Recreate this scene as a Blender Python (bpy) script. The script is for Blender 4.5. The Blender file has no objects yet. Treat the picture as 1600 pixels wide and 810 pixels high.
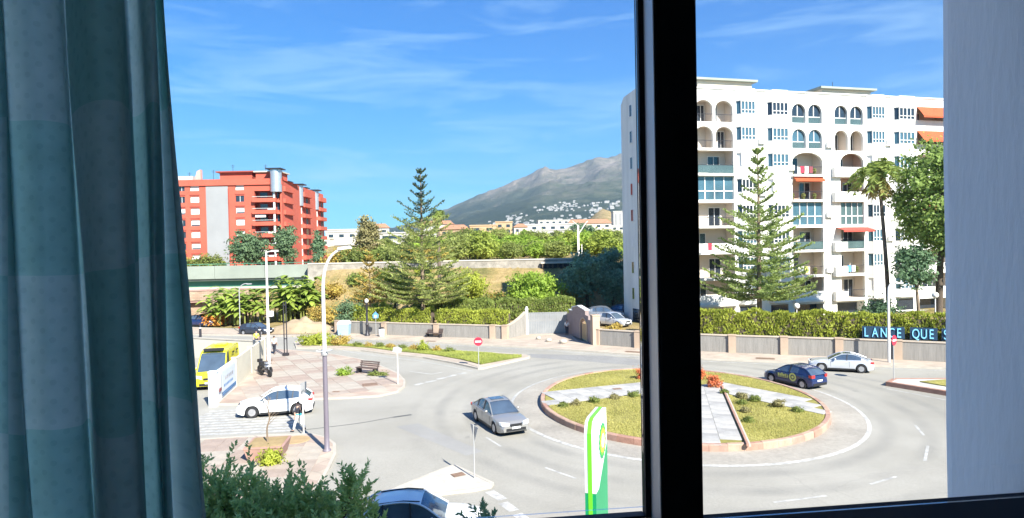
import bpy, bmesh, math, random
import numpy as np
from mathutils import Vector, Matrix, noise as mnoise
random.seed(7); RNG = np.random.default_rng(7)
PI = math.pi
SC = bpy.context.scene
COL = SC.collection

# ---------------------------------------------------------------- camera
cam_data = bpy.data.cameras.new('camera'); cam = bpy.data.objects.new('camera', cam_data); COL.objects.link(cam)
cam_data.sensor_width = 36.0; cam_data.lens = 22.5; cam_data.clip_start = 0.02; cam_data.clip_end = 30000
_p, _r = math.radians(.97), math.radians(1.146)
_f = Vector((0, math.cos(_p), -math.sin(_p))); _u0 = Vector((0, math.sin(_p), math.cos(_p))); _r0 = Vector((1, 0, 0))
_up = _u0 * math.cos(_r) + _r0 * math.sin(_r); _rt = _r0 * math.cos(_r) - _u0 * math.sin(_r)
_m = Matrix(((_rt.x, _up.x, -_f.x, 0), (_rt.y, _up.y, -_f.y, 0), (_rt.z, _up.z, -_f.z, 10.0), (0, 0, 0, 1)))
cam.matrix_world = _m
SC.camera = cam

# ---------------------------------------------------------------- sky, sun, exposure
SUN_EL, SUN_AZ = math.radians(38), math.radians(148.5)      # azimuth clockwise from +Y
SUNV = Vector((math.sin(SUN_AZ) * math.cos(SUN_EL), math.cos(SUN_AZ) * math.cos(SUN_EL), math.sin(SUN_EL)))
SKY_STRENGTH = 0.072
HAZE_DENSITY = 8e-5
world = bpy.data.worlds.new('World'); SC.world = world; world.use_nodes = True
wn, wl = world.node_tree.nodes, world.node_tree.links
wn.clear()
w_out = wn.new('ShaderNodeOutputWorld'); w_bg = wn.new('ShaderNodeBackground'); w_sky = wn.new('ShaderNodeTexSky')
w_sky.sky_type = 'NISHITA'; w_sky.sun_disc = False; w_sky.sun_elevation = SUN_EL; w_sky.sun_rotation = SUN_AZ
w_sky.air_density = 1.0; w_sky.dust_density = 0.15; w_sky.ozone_density = 2.5; w_sky.altitude = 50
w_sep = wn.new('ShaderNodeSeparateColor'); w_com = wn.new('ShaderNodeCombineColor')
wl.new(w_sky.outputs['Color'], w_sep.inputs['Color'])
for ch, ex, co in (('Red', 1.85, .026), ('Green', 1.08, .415), ('Blue', .70, 1.36)):        # deep azure response of the whole sky
    p_ = wn.new('ShaderNodeMath'); p_.operation = 'POWER'; p_.inputs[1].default_value = ex
    m_ = wn.new('ShaderNodeMath'); m_.operation = 'MULTIPLY'; m_.inputs[1].default_value = co
    wl.new(w_sep.outputs[ch], p_.inputs[0]); wl.new(p_.outputs[0], m_.inputs[0]); wl.new(m_.outputs[0], w_com.inputs[ch])
w_tc = wn.new('ShaderNodeTexCoord'); w_map = wn.new('ShaderNodeMapping')
w_map.inputs['Scale'].default_value = (1.6, 1.6, 11.0); w_map.inputs['Rotation'].default_value = (0.0, 0.10, 0.0)
w_n = wn.new('ShaderNodeTexNoise'); w_n.inputs['Scale'].default_value = 2.1; w_n.inputs['Detail'].default_value = 7.0
w_n.inputs['Roughness'].default_value = 0.58; w_n.inputs['Distortion'].default_value = 0.7
w_ramp = wn.new('ShaderNodeValToRGB'); w_ramp.color_ramp.elements[0].position = 0.48; w_ramp.color_ramp.elements[1].position = 0.86
w_ramp.color_ramp.elements[1].color = (.55, .55, .55, 1)
w_mix = wn.new('ShaderNodeMixRGB'); w_mix.inputs['Color2'].default_value = (3.4, 5.0, 6.0, 1)
wl.new(w_tc.outputs['Generated'], w_map.inputs['Vector']); wl.new(w_map.outputs['Vector'], w_n.inputs['Vector'])
wl.new(w_n.outputs['Fac'], w_ramp.inputs['Fac']); wl.new(w_ramp.outputs['Color'], w_mix.inputs['Fac'])
wl.new(w_com.outputs['Color'], w_mix.inputs['Color1'])
wl.new(w_mix.outputs['Color'], w_bg.inputs['Color']); wl.new(w_bg.outputs['Background'], w_out.inputs['Surface'])
w_bg.inputs['Strength'].default_value = SKY_STRENGTH

sun_d = bpy.data.lights.new('sun', 'SUN'); sun_d.energy = 4.2; sun_d.angle = math.radians(.55); sun_d.color = (1.0, .95, .87)
sun = bpy.data.objects.new('sun', sun_d); COL.objects.link(sun)
sun.rotation_euler = (-SUNV).to_track_quat('-Z', 'Y').to_euler(); sun.location = (20, -30, 60)

SC.view_settings.view_transform = 'Standard'; SC.view_settings.look = 'None'
SC.view_settings.exposure = 1.7; SC.view_settings.gamma = 1.0; SC.view_settings.use_curve_mapping = False
SC.render.engine = 'CYCLES'
cy = SC.cycles
cy.max_bounces = 7; cy.diffuse_bounces = 4; cy.glossy_bounces = 3; cy.transmission_bounces = 4; cy.transparent_max_bounces = 12; cy.volume_bounces = 0
cy.caustics_reflective = False; cy.caustics_refractive = False; cy.use_denoising = True

# ---------------------------------------------------------------- materials
def _new(name):
    m = bpy.data.materials.new(name); m.use_nodes = True
    nt = m.node_tree; b = nt.nodes['Principled BSDF']
    return m, nt.nodes, nt.links, b
def mat(name, col, rough=.75, var=.12, scale=2.0, bump=0.0, bscale=25.0, metal=0.0, coat=0.0, stretch=(1, 1, 1), spec=.4, fine=0.0):
    """plain surface: base colour broken up by two octaves of noise, plus optional bump"""
    m, n, l, b = _new(name)
    tc = n.new('ShaderNodeTexCoord'); mp = n.new('ShaderNodeMapping'); mp.inputs['Scale'].default_value = stretch
    l.new(tc.outputs['Object'], mp.inputs['Vector'])
    nz = n.new('ShaderNodeTexNoise'); nz.inputs['Scale'].default_value = scale; nz.inputs['Detail'].default_value = 6; nz.inputs['Roughness'].default_value = .6
    l.new(mp.outputs['Vector'], nz.inputs['Vector'])
    mx = n.new('ShaderNodeMixRGB')
    lo = [max(0, c * (1 - var)) for c in col]; hi = [min(1, c * (1 + var)) for c in col]
    mx.inputs['Color1'].default_value = (*lo, 1); mx.inputs['Color2'].default_value = (*hi, 1)
    mr = n.new('ShaderNodeMapRange'); mr.inputs['From Min'].default_value = .3; mr.inputs['From Max'].default_value = .7
    l.new(nz.outputs['Fac'], mr.inputs['Value']); l.new(mr.outputs['Result'], mx.inputs['Fac'])
    last = mx.outputs['Color']
    if fine > 0:
        n2 = n.new('ShaderNodeTexNoise'); n2.inputs['Scale'].default_value = scale * 14; n2.inputs['Detail'].default_value = 4
        l.new(mp.outputs['Vector'], n2.inputs['Vector'])
        m2 = n.new('ShaderNodeMixRGB'); m2.blend_type = 'OVERLAY'; m2.inputs['Fac'].default_value = fine
        l.new(last, m2.inputs['Color1']); l.new(n2.outputs['Fac'], m2.inputs['Color2']); last = m2.outputs['Color']
    l.new(last, b.inputs['Base Color'])
    b.inputs['Roughness'].default_value = rough; b.inputs['Metallic'].default_value = metal
    b.inputs['Specular IOR Level'].default_value = spec
    if coat: b.inputs['Coat Weight'].default_value = coat; b.inputs['Coat Roughness'].default_value = .04
    if bump:
        nb = n.new('ShaderNodeTexNoise'); nb.inputs['Scale'].default_value = bscale; nb.inputs['Detail'].default_value = 5
        l.new(mp.outputs['Vector'], nb.inputs['Vector'])
        bp = n.new('ShaderNodeBump'); bp.inputs['Strength'].default_value = bump; bp.inputs['Distance'].default_value = .02
        l.new(nb.outputs['Fac'], bp.inputs['Height']); l.new(bp.outputs['Normal'], b.inputs['Normal'])
    return m
def leaf_mat(name, a, c, transl=.36, scale=.6, rough=.6):
    """foliage: per-leaf random tint and a slower clump tint between colours a and c"""
    a = [min(.7, x * k) for x, k in zip(a, (1.22, 1.34, 1.25))]; c = [min(.7, x * k) for x, k in zip(c, (1.22, 1.34, 1.25))]; transl = min(.5, transl + .1)
    m, n, l, b = _new(name)
    g = n.new('ShaderNodeNewGeometry'); tc = n.new('ShaderNodeTexCoord')
    nz = n.new('ShaderNodeTexNoise'); nz.inputs['Scale'].default_value = scale; nz.inputs['Detail'].default_value = 3
    l.new(tc.outputs['Object'], nz.inputs['Vector'])
    ad = n.new('ShaderNodeMath'); ad.operation = 'MULTIPLY_ADD'; ad.inputs[1].default_value = .55
    l.new(g.outputs['Random Per Island'], ad.inputs[0])
    mr = n.new('ShaderNodeMapRange'); mr.inputs['From Min'].default_value = .35; mr.inputs['From Max'].default_value = .65; mr.inputs['To Max'].default_value = .5
    l.new(nz.outputs['Fac'], mr.inputs['Value']); l.new(mr.outputs['Result'], ad.inputs[2])
    mx = n.new('ShaderNodeMixRGB'); mx.inputs['Color1'].default_value = (*a, 1); mx.inputs['Color2'].default_value = (*c, 1)
    l.new(ad.outputs[0], mx.inputs['Fac']); l.new(mx.outputs['Color'], b.inputs['Base Color'])
    b.inputs['Roughness'].default_value = rough; b.inputs['Specular IOR Level'].default_value = .3
    tr = n.new('ShaderNodeBsdfTranslucent'); l.new(mx.outputs['Color'], tr.inputs['Color'])
    ms = n.new('ShaderNodeMixShader'); ms.inputs['Fac'].default_value = transl
    l.new(b.outputs['BSDF'], ms.inputs[1]); l.new(tr.outputs['BSDF'], ms.inputs[2])
    l.new(ms.outputs['Shader'], n['Material Output'].inputs['Surface'])
    return m
def glass_mat(name, tint=(1, 1, 1), refl=1.0):
    """thin clear sheet: transparent with a Fresnel reflection"""
    m, n, l, b = _new(name); n.remove(b)
    t = n.new('ShaderNodeBsdfTransparent'); t.inputs['Color'].default_value = (*tint, 1)
    g = n.new('ShaderNodeBsdfGlossy'); g.inputs['Roughness'].default_value = .02
    fr = n.new('ShaderNodeFresnel'); fr.inputs['IOR'].default_value = 1.35
    mu = n.new('ShaderNodeMath'); mu.operation = 'MULTIPLY'; mu.inputs[1].default_value = refl
    ms = n.new('ShaderNodeMixShader'); l.new(fr.outputs['Fac'], mu.inputs[0]); l.new(mu.outputs[0], ms.inputs['Fac'])
    l.new(t.outputs['BSDF'], ms.inputs[1]); l.new(g.outputs['BSDF'], ms.inputs[2])
    l.new(ms.outputs['Shader'], n['Material Output'].inputs['Surface'])
    return m
def bricked(name, c1, c2, cm, bw, bh, mortar=.02, rough=.85, bump=.4, rotz=0.0, axes='xy', noise=.12):
    """bonded slabs or blocks: brick texture for the far pieces, on object coordinates"""
    m, n, l, b = _new(name)
    tc = n.new('ShaderNodeTexCoord'); mp = n.new('ShaderNodeMapping'); mp.inputs['Rotation'].default_value = (0, 0, rotz)
    if axes == 'xz':
        sp = n.new('ShaderNodeSeparateXYZ'); cb = n.new('ShaderNodeCombineXYZ')
        l.new(tc.outputs['Object'], sp.inputs[0]); l.new(sp.outputs['X'], cb.inputs['X']); l.new(sp.outputs['Z'], cb.inputs['Y'])
        l.new(cb.outputs[0], mp.inputs['Vector'])
    else: l.new(tc.outputs['Object'], mp.inputs['Vector'])
    br = n.new('ShaderNodeTexBrick'); br.inputs['Color1'].default_value = (*c1, 1); br.inputs['Color2'].default_value = (*c2, 1); br.inputs['Mortar'].default_value = (*cm, 1)
    br.inputs['Scale'].default_value = 1.0; br.inputs['Brick Width'].default_value = bw; br.inputs['Row Height'].default_value = bh; br.inputs['Mortar Size'].default_value = mortar
    l.new(mp.outputs['Vector'], br.inputs['Vector'])
    nz = n.new('ShaderNodeTexNoise'); nz.inputs['Scale'].default_value = .5; nz.inputs['Detail'].default_value = 7
    l.new(tc.outputs['Object'], nz.inputs['Vector'])
    mx = n.new('ShaderNodeMixRGB'); mx.blend_type = 'OVERLAY'; mx.inputs['Fac'].default_value = noise * 3
    l.new(br.outputs['Color'], mx.inputs['Color1']); l.new(nz.outputs['Fac'], mx.inputs['Color2'])
    l.new(mx.outputs['Color'], b.inputs['Base Color']); b.inputs['Roughness'].default_value = rough; b.inputs['Specular IOR Level'].default_value = .25
    if bump:
        bp = n.new('ShaderNodeBump'); bp.inputs['Strength'].default_value = bump; bp.inputs['Distance'].default_value = .01; bp.invert = True
        l.new(br.outputs['Fac'], bp.inputs['Height']); l.new(bp.outputs['Normal'], b.inputs['Normal'])
    return m

# ---------------------------------------------------------------- mesh helpers
class MB:
    def __init__(s): s.v = []; s.f = []; s.mi = []; s.cur = 0
    def add(s, vs, fs):
        k = len(s.v); s.v += [tuple(a) for a in vs]
        for f in fs: s.f.append(tuple(i + k for i in f)); s.mi.append(s.cur)
        return s
    def quad(s, a, b, c, d): return s.add([a, b, c, d], [(0, 1, 2, 3)])
    def box(s, x0, x1, y0, y1, z0, z1):
        return s.add([(x0, y0, z0), (x1, y0, z0), (x1, y1, z0), (x0, y1, z0), (x0, y0, z1), (x1, y0, z1), (x1, y1, z1), (x0, y1, z1)],
                     [(0, 3, 2, 1), (4, 5, 6, 7), (0, 1, 5, 4), (1, 2, 6, 5), (2, 3, 7, 6), (3, 0, 4, 7)])
    def obox(s, c, sx, sy, sz, rz=0.0, rx=0.0, ry=0.0):
        R = Matrix.Rotation(rz, 3, 'Z') @ Matrix.Rotation(ry, 3, 'Y') @ Matrix.Rotation(rx, 3, 'X')
        k = len(s.v); s.box(-sx / 2, sx / 2, -sy / 2, sy / 2, -sz / 2, sz / 2)
        for i in range(k, len(s.v)): s.v[i] = tuple(R @ Vector(s.v[i]) + Vector(c))
        return s
    def prism(s, poly, z0, z1, bottom=True):
        n = len(poly)
        vs = [(p[0], p[1], z0) for p in poly] + [(p[0], p[1], z1) for p in poly]
        fs = [(i, (i + 1) % n, n + (i + 1) % n, n + i) for i in range(n)] + [tuple(range(n, 2 * n))]
        if bottom: fs.append(tuple(range(n - 1, -1, -1)))
        return s.add(vs, fs)
    def yprism(s, poly, y0, y1):
        """polygon given in (x,z), extruded along y"""
        n = len(poly)
        vs = [(p[0], y0, p[1]) for p in poly] + [(p[0], y1, p[1]) for p in poly]
        return s.add(vs, [(i, (i + 1) % n, n + (i + 1) % n, n + i) for i in range(n)] + [tuple(range(n, 2 * n)), tuple(range(n - 1, -1, -1))])
    def tube(s, pts, rad, n=8, cap=True):
        pts = [Vector(p) for p in pts]; rad = rad if hasattr(rad, '__len__') else [rad] * len(pts)
        k = len(s.v); prev = None
        for i, p in enumerate(pts):
            t = (pts[min(i + 1, len(pts) - 1)] - pts[max(i - 1, 0)]).normalized()
            if prev is None: a = t.orthogonal().normalized()
            else:
                a = prev - t * prev.dot(t); a = a.normalized() if a.length > 1e-6 else t.orthogonal().normalized()
            prev = a; b = t.cross(a)
            for j in range(n):
                q = p + (a * math.cos(2 * PI * j / n) + b * math.sin(2 * PI * j / n)) * rad[i]; s.v.append(tuple(q))
        for i in range(len(pts) - 1):
            for j in range(n):
                s.f.append((k + i * n + j, k + i * n + (j + 1) % n, k + (i + 1) * n + (j + 1) % n, k + (i + 1) * n + j)); s.mi.append(s.cur)
        if cap:
            s.f.append(tuple(k + j for j in range(n - 1, -1, -1))); s.mi.append(s.cur)
            s.f.append(tuple(k + (len(pts) - 1) * n + j for j in range(n))); s.mi.append(s.cur)
        return s
    def lathe(s, prof, n=16, c=(0, 0, 0), axis='z', cap=True):
        """profile of (radius, height)"""
        k = len(s.v); m = len(prof)
        for (r, h) in prof:
            for j in range(n):
                a = 2 * PI * j / n; x, y = r * math.cos(a), r * math.sin(a)
                s.v.append((c[0] + x, c[1] + y, c[2] + h) if axis == 'z' else (c[0] + x, c[1] + h, c[2] + y))
        for i in range(m - 1):
            for j in range(n):
                s.f.append((k + i * n + j, k + i * n + (j + 1) % n, k + (i + 1) * n + (j + 1) % n, k + (i + 1) * n + j)); s.mi.append(s.cur)
        if cap:
            s.f.append(tuple(k + j for j in range(n - 1, -1, -1))); s.mi.append(s.cur)
            s.f.append(tuple(k + (m - 1) * n + j for j in range(n))); s.mi.append(s.cur)
        return s
    def ball(s, c, r, n=12, m=8, sq=(1, 1, 1)):
        k = len(s.v)
        for i in range(m + 1):
            t = PI * i / m
            for j in range(n):
                a = 2 * PI * j / n
                s.v.append((c[0] + r * sq[0] * math.sin(t) * math.cos(a), c[1] + r * sq[1] * math.sin(t) * math.sin(a), c[2] + r * sq[2] * math.cos(t)))
        for i in range(m):
            for j in range(n):
                s.f.append((k + i * n + j, k + i * n + (j + 1) % n, k + (i + 1) * n + (j + 1) % n, k + (i + 1) * n + j)); s.mi.append(s.cur)
        return s
    def mesh(s, name, mats, smooth=False, ang=None):
        me = bpy.data.meshes.new(name); me.from_pydata(s.v, [], s.f)
        mats = mats if isinstance(mats, (list, tuple)) else [mats]
        for m in mats: me.materials.append(m)
        if len(mats) > 1: me.polygons.foreach_set('material_index', s.mi)
        bm = bmesh.new(); bm.from_mesh(me)
        bmesh.ops.recalc_face_normals(bm, faces=bm.faces); bm.to_mesh(me); bm.free()
        if smooth:
            me.polygons.foreach_set('use_smooth', [True] * len(me.polygons))
            if ang: me.set_sharp_from_angle(angle=math.radians(ang))
        me.update(); return me
    def build(s, name, mats, parent=None, smooth=False, ang=None, **kw):
        return link(name, s.mesh(name, mats, smooth, ang), parent, **kw)
def tag(o, label=None, cat=None, group=None, kind=None):
    if label: o['label'] = label
    if cat: o['category'] = cat
    if group: o['group'] = group
    if kind: o['kind'] = kind
    return o
def link(name, me, parent=None, loc=None, rot=None, scale=None, **kw):
    o = bpy.data.objects.new(name, me); COL.objects.link(o)
    if parent is not None: o.parent = parent
    if loc is not None: o.location = loc
    if rot is not None: o.rotation_euler = rot if hasattr(rot, '__len__') else (0, 0, rot)
    if scale is not None: o.scale = scale if hasattr(scale, '__len__') else (scale,) * 3
    return tag(o, **kw)
def thing(name, label, cat, loc=(0, 0, 0), rz=0.0, group=None, scale=1.0):
    o = bpy.data.objects.new(name, None); COL.objects.link(o); o.empty_display_size = .3
    o.location = loc; o.rotation_euler = (0, 0, rz); o.scale = (scale,) * 3
    return tag(o, label, cat, group)
def dup(root, loc, rz, label=None, group=None, scale=None):
    """copy a thing with its parts and sub-parts"""
    r = root.copy(); COL.objects.link(r); r.location = loc; r.rotation_euler = (0, 0, rz)
    if scale is not None: r.scale = scale if hasattr(scale, '__len__') else (scale,) * 3
    if label: r['label'] = label
    if group: r['group'] = group
    for ch in [o for o in COL.objects if o.parent == root]:
        c = ch.copy(); COL.objects.link(c); c.parent = r
        for g in [o for o in COL.objects if o.parent == ch]:
            d = g.copy(); COL.objects.link(d); d.parent = c
    return r
def nth(k):
    """1st, 2nd, 3rd ..."""
    return '%d%s' % (k, 'th' if 10 < k % 100 < 20 else {1: 'st', 2: 'nd', 3: 'rd'}.get(k % 10, 'th'))
def number_from_left(objs, fmt):
    """label alike things by their order from left to right"""
    for k, o in enumerate(sorted(objs, key=lambda o: o.location.x / o.location.y)): o['label'] = fmt % nth(k + 1)
def text_mesh(name, body, size, m, extrude=.01):
    cu = bpy.data.curves.new(name, 'FONT'); cu.body = body; cu.size = size; cu.extrude = extrude; cu.align_x = 'LEFT'
    t = bpy.data.objects.new(name, cu); COL.objects.link(t)
    dg = bpy.context.evaluated_depsgraph_get(); dg.update()
    me = bpy.data.meshes.new_from_object(t.evaluated_get(dg)); me.name = name
    me.materials.clear(); me.materials.append(m)
    bpy.data.objects.remove(t); bpy.data.curves.remove(cu)
    return me
def cat_rom(P, n=6, closed=False):
    P = [Vector(p) for p in P]; out = []; N = len(P)
    rng = range(N) if closed else range(N - 1)
    for i in rng:
        p0 = P[(i - 1) % N] if closed or i > 0 else P[0]; p1 = P[i]; p2 = P[(i + 1) % N]; p3 = P[(i + 2) % N] if closed or i + 2 < N else P[-1]
        for k in range(n):
            t = k / n
            out.append(.5 * ((2 * p1) + (p2 - p0) * t + (2 * p0 - 5 * p1 + 4 * p2 - p3) * t * t + (3 * p1 - p0 - 3 * p2 + p3) * t ** 3))
    if not closed: out.append(P[-1])
    return out
def lerp_tab(tab, x):
    if x <= tab[0][0]: return tab[0][1]
    for (a, b), (c, d) in zip(tab, tab[1:]):
        if x <= c: return b + (d - b) * (x - a) / (c - a)
    return tab[-1][1]
def inset(poly, d):
    n = len(poly); out = []
    area = sum(poly[i][0] * poly[(i + 1) % n][1] - poly[(i + 1) % n][0] * poly[i][1] for i in range(n))
    sg = 1 if area > 0 else -1
    for i in range(n):
        a, b, c = Vector(poly[i - 1][:2]), Vector(poly[i][:2]), Vector(poly[(i + 1) % n][:2])
        e1 = (b - a).normalized(); e2 = (c - b).normalized()
        n1 = Vector((-e1.y, e1.x)) * sg; n2 = Vector((-e2.y, e2.x)) * sg
        bis = (n1 + n2); L = bis.length
        if L < 1e-4: out.append((b.x + n1.x * d, b.y + n1.y * d)); continue
        bis /= L; k = d / max(.35, bis.dot(n1)); out.append((b.x + bis.x * k, b.y + bis.y * k))
    return out
def scatter_mesh(name, m, cen, size, axis=None, aspect=1.0, nrm=None, jit=1.0, rng=None, taper=.0):
    """one rhombic leaf per centre, as one mesh"""
    rng = rng or RNG; cen = np.asarray(cen, float); N = len(cen)
    size = np.broadcast_to(np.asarray(size, float), (N,))
    if axis is None: ax = rng.normal(size=(N, 3))
    else: ax = np.asarray(axis, float) + rng.normal(size=(N, 3)) * .35 * jit
    ax /= np.linalg.norm(ax, axis=1)[:, None] + 1e-9
    nn = rng.normal(size=(N, 3)) if nrm is None else np.asarray(nrm, float) + rng.normal(size=(N, 3)) * .5 * jit
    sd = np.cross(ax, nn); sd /= np.linalg.norm(sd, axis=1)[:, None] + 1e-9
    a = ax * (size * .5)[:, None]; b = sd * (size * .5 * aspect)[:, None]
    V = np.empty((N, 4, 3)); V[:, 0] = cen - a; V[:, 1] = cen + b - a * .1; V[:, 2] = cen + a; V[:, 3] = cen - b - a * .1
    me = bpy.data.meshes.new(name); me.vertices.add(4 * N); me.vertices.foreach_set('co', V.ravel())
    me.loops.add(4 * N); me.loops.foreach_set('vertex_index', np.arange(4 * N, dtype=np.int32))
    me.polygons.add(N); me.polygons.foreach_set('loop_start', np.arange(0, 4 * N, 4, dtype=np.int32)); me.polygons.foreach_set('loop_total', np.full(N, 4, dtype=np.int32))
    me.materials.append(m); me.update(calc_edges=True); me.validate()
    return me
# ================================================================ MATERIAL SET
M = {}
def asphalt_mat():
    """pale worn asphalt: broad patches, oil and tyre wear following the roundabout lanes, hairline cracks, speckle"""
    m, n, l, b = _new('worn_pale_asphalt'); tc = n.new('ShaderNodeTexCoord')
    def noise(scale, det=6, rough=.6, src=None):
        z = n.new('ShaderNodeTexNoise'); z.inputs['Scale'].default_value = scale; z.inputs['Detail'].default_value = det; z.inputs['Roughness'].default_value = rough
        l.new(src or tc.outputs['Object'], z.inputs['Vector']); return z.outputs['Fac']
    def mixc(fac, c1, c2, blend='MIX'):
        x = n.new('ShaderNodeMixRGB'); x.blend_type = blend
        for k, v in ((0, fac), (1, c1), (2, c2)):
            if isinstance(v, (float, int)): x.inputs[k].default_value = v
            elif isinstance(v, tuple): x.inputs[k].default_value = (*v, 1)
            else: l.new(v, x.inputs[k])
        return x.outputs['Color']
    def rng(v, a, c, lo=0.0, hi=1.0):
        r = n.new('ShaderNodeMapRange'); r.inputs['From Min'].default_value = a; r.inputs['From Max'].default_value = c; r.inputs['To Min'].default_value = lo; r.inputs['To Max'].default_value = hi
        l.new(v, r.inputs['Value']); return r.outputs['Result']
    col = mixc(rng(noise(.09, 7, .65), .34, .66), (.262, .248, .214), (.345, .328, .288))
    # tyre wear: darker bands at the two wheel tracks of each lane round the island
    sb = n.new('ShaderNodeVectorMath'); sb.operation = 'SUBTRACT'; sb.inputs[1].default_value = (10.15, 40.3, 0); l.new(tc.outputs['Object'], sb.inputs[0])
    sc = n.new('ShaderNodeVectorMath'); sc.operation = 'MULTIPLY'; sc.inputs[1].default_value = (1.0, .885, 0); l.new(sb.outputs[0], sc.inputs[0])
    ln = n.new('ShaderNodeVectorMath'); ln.operation = 'LENGTH'; l.new(sc.outputs[0], ln.inputs[0])
    wv = n.new('ShaderNodeMath'); wv.operation = 'SINE'; mu = n.new('ShaderNodeMath'); mu.operation = 'MULTIPLY'; mu.inputs[1].default_value = 3.5; l.new(ln.outputs['Value'], mu.inputs[0]); l.new(mu.outputs[0], wv.inputs[0])
    near = rng(ln.outputs['Value'], 17.5, 15.0); band = rng(wv.outputs[0], -.2, 1.0)
    ml = n.new('ShaderNodeMath'); ml.operation = 'MULTIPLY'; l.new(near, ml.inputs[0]); l.new(band, ml.inputs[1])
    m2 = n.new('ShaderNodeMath'); m2.operation = 'MULTIPLY'; l.new(ml.outputs[0], m2.inputs[0]); l.new(rng(noise(.25, 5), .35, .62), m2.inputs[1])
    m3 = n.new('ShaderNodeMath'); m3.operation = 'MULTIPLY'; m3.inputs[1].default_value = .62; l.new(m2.outputs[0], m3.inputs[0])
    col = mixc(m3.outputs[0], col, (.205, .198, .18))
    # oil spots
    col = mixc(rng(noise(.9, 3, .5), .69, .80, 0, .55), col, (.13, .128, .122))
    # hairline cracks
    ds = n.new('ShaderNodeMixRGB'); ds.inputs[0].default_value = .7; nv = n.new('ShaderNodeTexNoise'); nv.inputs['Scale'].default_value = .35; nv.inputs['Detail'].default_value = 5
    l.new(tc.outputs['Object'], nv.inputs['Vector']); l.new(tc.outputs['Object'], ds.inputs[1]); l.new(nv.outputs['Color'], ds.inputs[2])
    vo = n.new('ShaderNodeTexVoronoi'); vo.feature = 'DISTANCE_TO_EDGE'; vo.inputs['Scale'].default_value = .9; l.new(ds.outputs[0], vo.inputs['Vector'])
    ck = n.new('ShaderNodeMath'); ck.operation = 'MULTIPLY'; l.new(rng(vo.outputs['Distance'], .012, .003), ck.inputs[0]); l.new(rng(noise(.12, 3), .5, .6, 0, .5), ck.inputs[1])
    ck2 = n.new('ShaderNodeMath'); ck2.operation = 'MULTIPLY'; ck2.inputs[1].default_value = .35; l.new(ck.outputs[0], ck2.inputs[0]); col = mixc(ck2.outputs[0], col, (.14, .138, .13))
    col = mixc(.22, col, noise(9.0, 4, .7), 'OVERLAY')
    l.new(col, b.inputs['Base Color']); b.inputs['Roughness'].default_value = .88; b.inputs['Specular IOR Level'].default_value = .2
    bp = n.new('ShaderNodeBump'); bp.inputs['Strength'].default_value = .25; bp.inputs['Distance'].default_value = .01; l.new(noise(60, 4), bp.inputs['Height']); l.new(bp.outputs['Normal'], b.inputs['Normal'])
    return m
M['asphalt'] = asphalt_mat()
M['asphalt_patch'] = mat('newer_asphalt_patch', (.235, .23, .22), .9, .10, .5, .2, 60, fine=.1, spec=.2)
M['seam'] = mat('painted_shadow_line', (.10, .10, .095), .8, .2, 3)  # dark colour of the shadow line painted on the road
def paint_mat():
    """road paint worn through to the asphalt in patches"""
    m, n, l, b = _new('worn_road_paint'); tc = n.new('ShaderNodeTexCoord'); nz = n.new('ShaderNodeTexNoise'); nz.inputs['Scale'].default_value = 2.2; nz.inputs['Detail'].default_value = 9; nz.inputs['Roughness'].default_value = .75
    l.new(tc.outputs['Object'], nz.inputs['Vector']); r = n.new('ShaderNodeValToRGB'); e = r.color_ramp.elements
    e[0].position = .40; e[0].color = (.28, .272, .255, 1); e[1].position = .58; e[1].color = (.47, .46, .43, 1)
    l.new(nz.outputs['Fac'], r.inputs['Fac']); l.new(r.outputs['Color'], b.inputs['Base Color']); b.inputs['Roughness'].default_value = .8
    return m
M['road_paint'] = paint_mat()
M['kerb'] = mat('kerb_stone', (.40, .35, .29), .8, .15, 1.5, .2, 30)
M['kerb_red'] = mat('terracotta_kerb_stone', (.34, .19, .14), .8, .2, 2.5, .2, 30)
M['kerb_pale'] = mat('pale_kerb_stone', (.42, .38, .32), .8, .12, 1.5)
M['pave_pink'] = bricked('pink_paving', (.36, .27, .22), (.43, .36, .29), (.26, .22, .18), 1.6, .8, .012, rotz=.5, noise=.14)
M['pave_cream'] = bricked('cream_paving', (.43, .36, .29), (.38, .31, .25), (.30, .25, .2), .9, .45, .012, rotz=-.3, noise=.12)
M['pave_white'] = bricked('white_stone_paving', (.50, .48, .44), (.42, .40, .37), (.33, .31, .29), 1.5, .75, .012, rotz=.24, noise=.2)
M['apron'] = mat('roundabout_apron_concrete', (.30, .275, .235), .88, .2, .35, .2, 30, fine=.25)
M['lawn'] = mat('dry_lawn', (.25, .225, .07), .95, .38, .45, .9, 14, fine=.5, spec=.1)
M['lawn2'] = mat('green_lawn', (.15, .165, .045), .95, .4, .8, .8, 14, fine=.35, spec=.1)
M['earth'] = mat('dry_earth', (.34, .25, .13), .95, .28, .25, .5, 3, fine=.25, spec=.1)
M['scrub'] = mat('scrub_ground', (.17, .16, .06), .95, .4, .12, .6, 2, fine=.3, spec=.1)
M['sand'] = mat('heaped_sand', (.34, .26, .17), .95, .2, .8, .4, 10, spec=.1)
M['white_wall'] = mat('white_render', (.72, .70, .66), .85, .13, .5, .05, 40, stretch=(1.6, 1.6, .22), fine=.10)
M['white_wall2'] = mat('cream_render', (.66, .58, .46), .85, .08, .3)
M['town_wall'] = mat('town_white_render', (.46, .44, .41), .85, .08, .1)
M['town_ochre'] = mat('town_ochre_render', (.46, .32, .19), .85, .1, .1)
M['town_roof'] = mat('clay_roof', (.38, .19, .11), .85, .2, .5)
M['red_wall'] = mat('red_render', (.46, .10, .062), .85, .14, .15, fine=.12)
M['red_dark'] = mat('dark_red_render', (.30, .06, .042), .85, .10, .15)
M['grey_panel'] = mat('grey_render_panel', (.28, .285, .29), .8, .08, .2)
M['steel'] = mat('galvanised_steel', (.55, .56, .57), .35, .08, 1.0, metal=.7)
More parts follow.
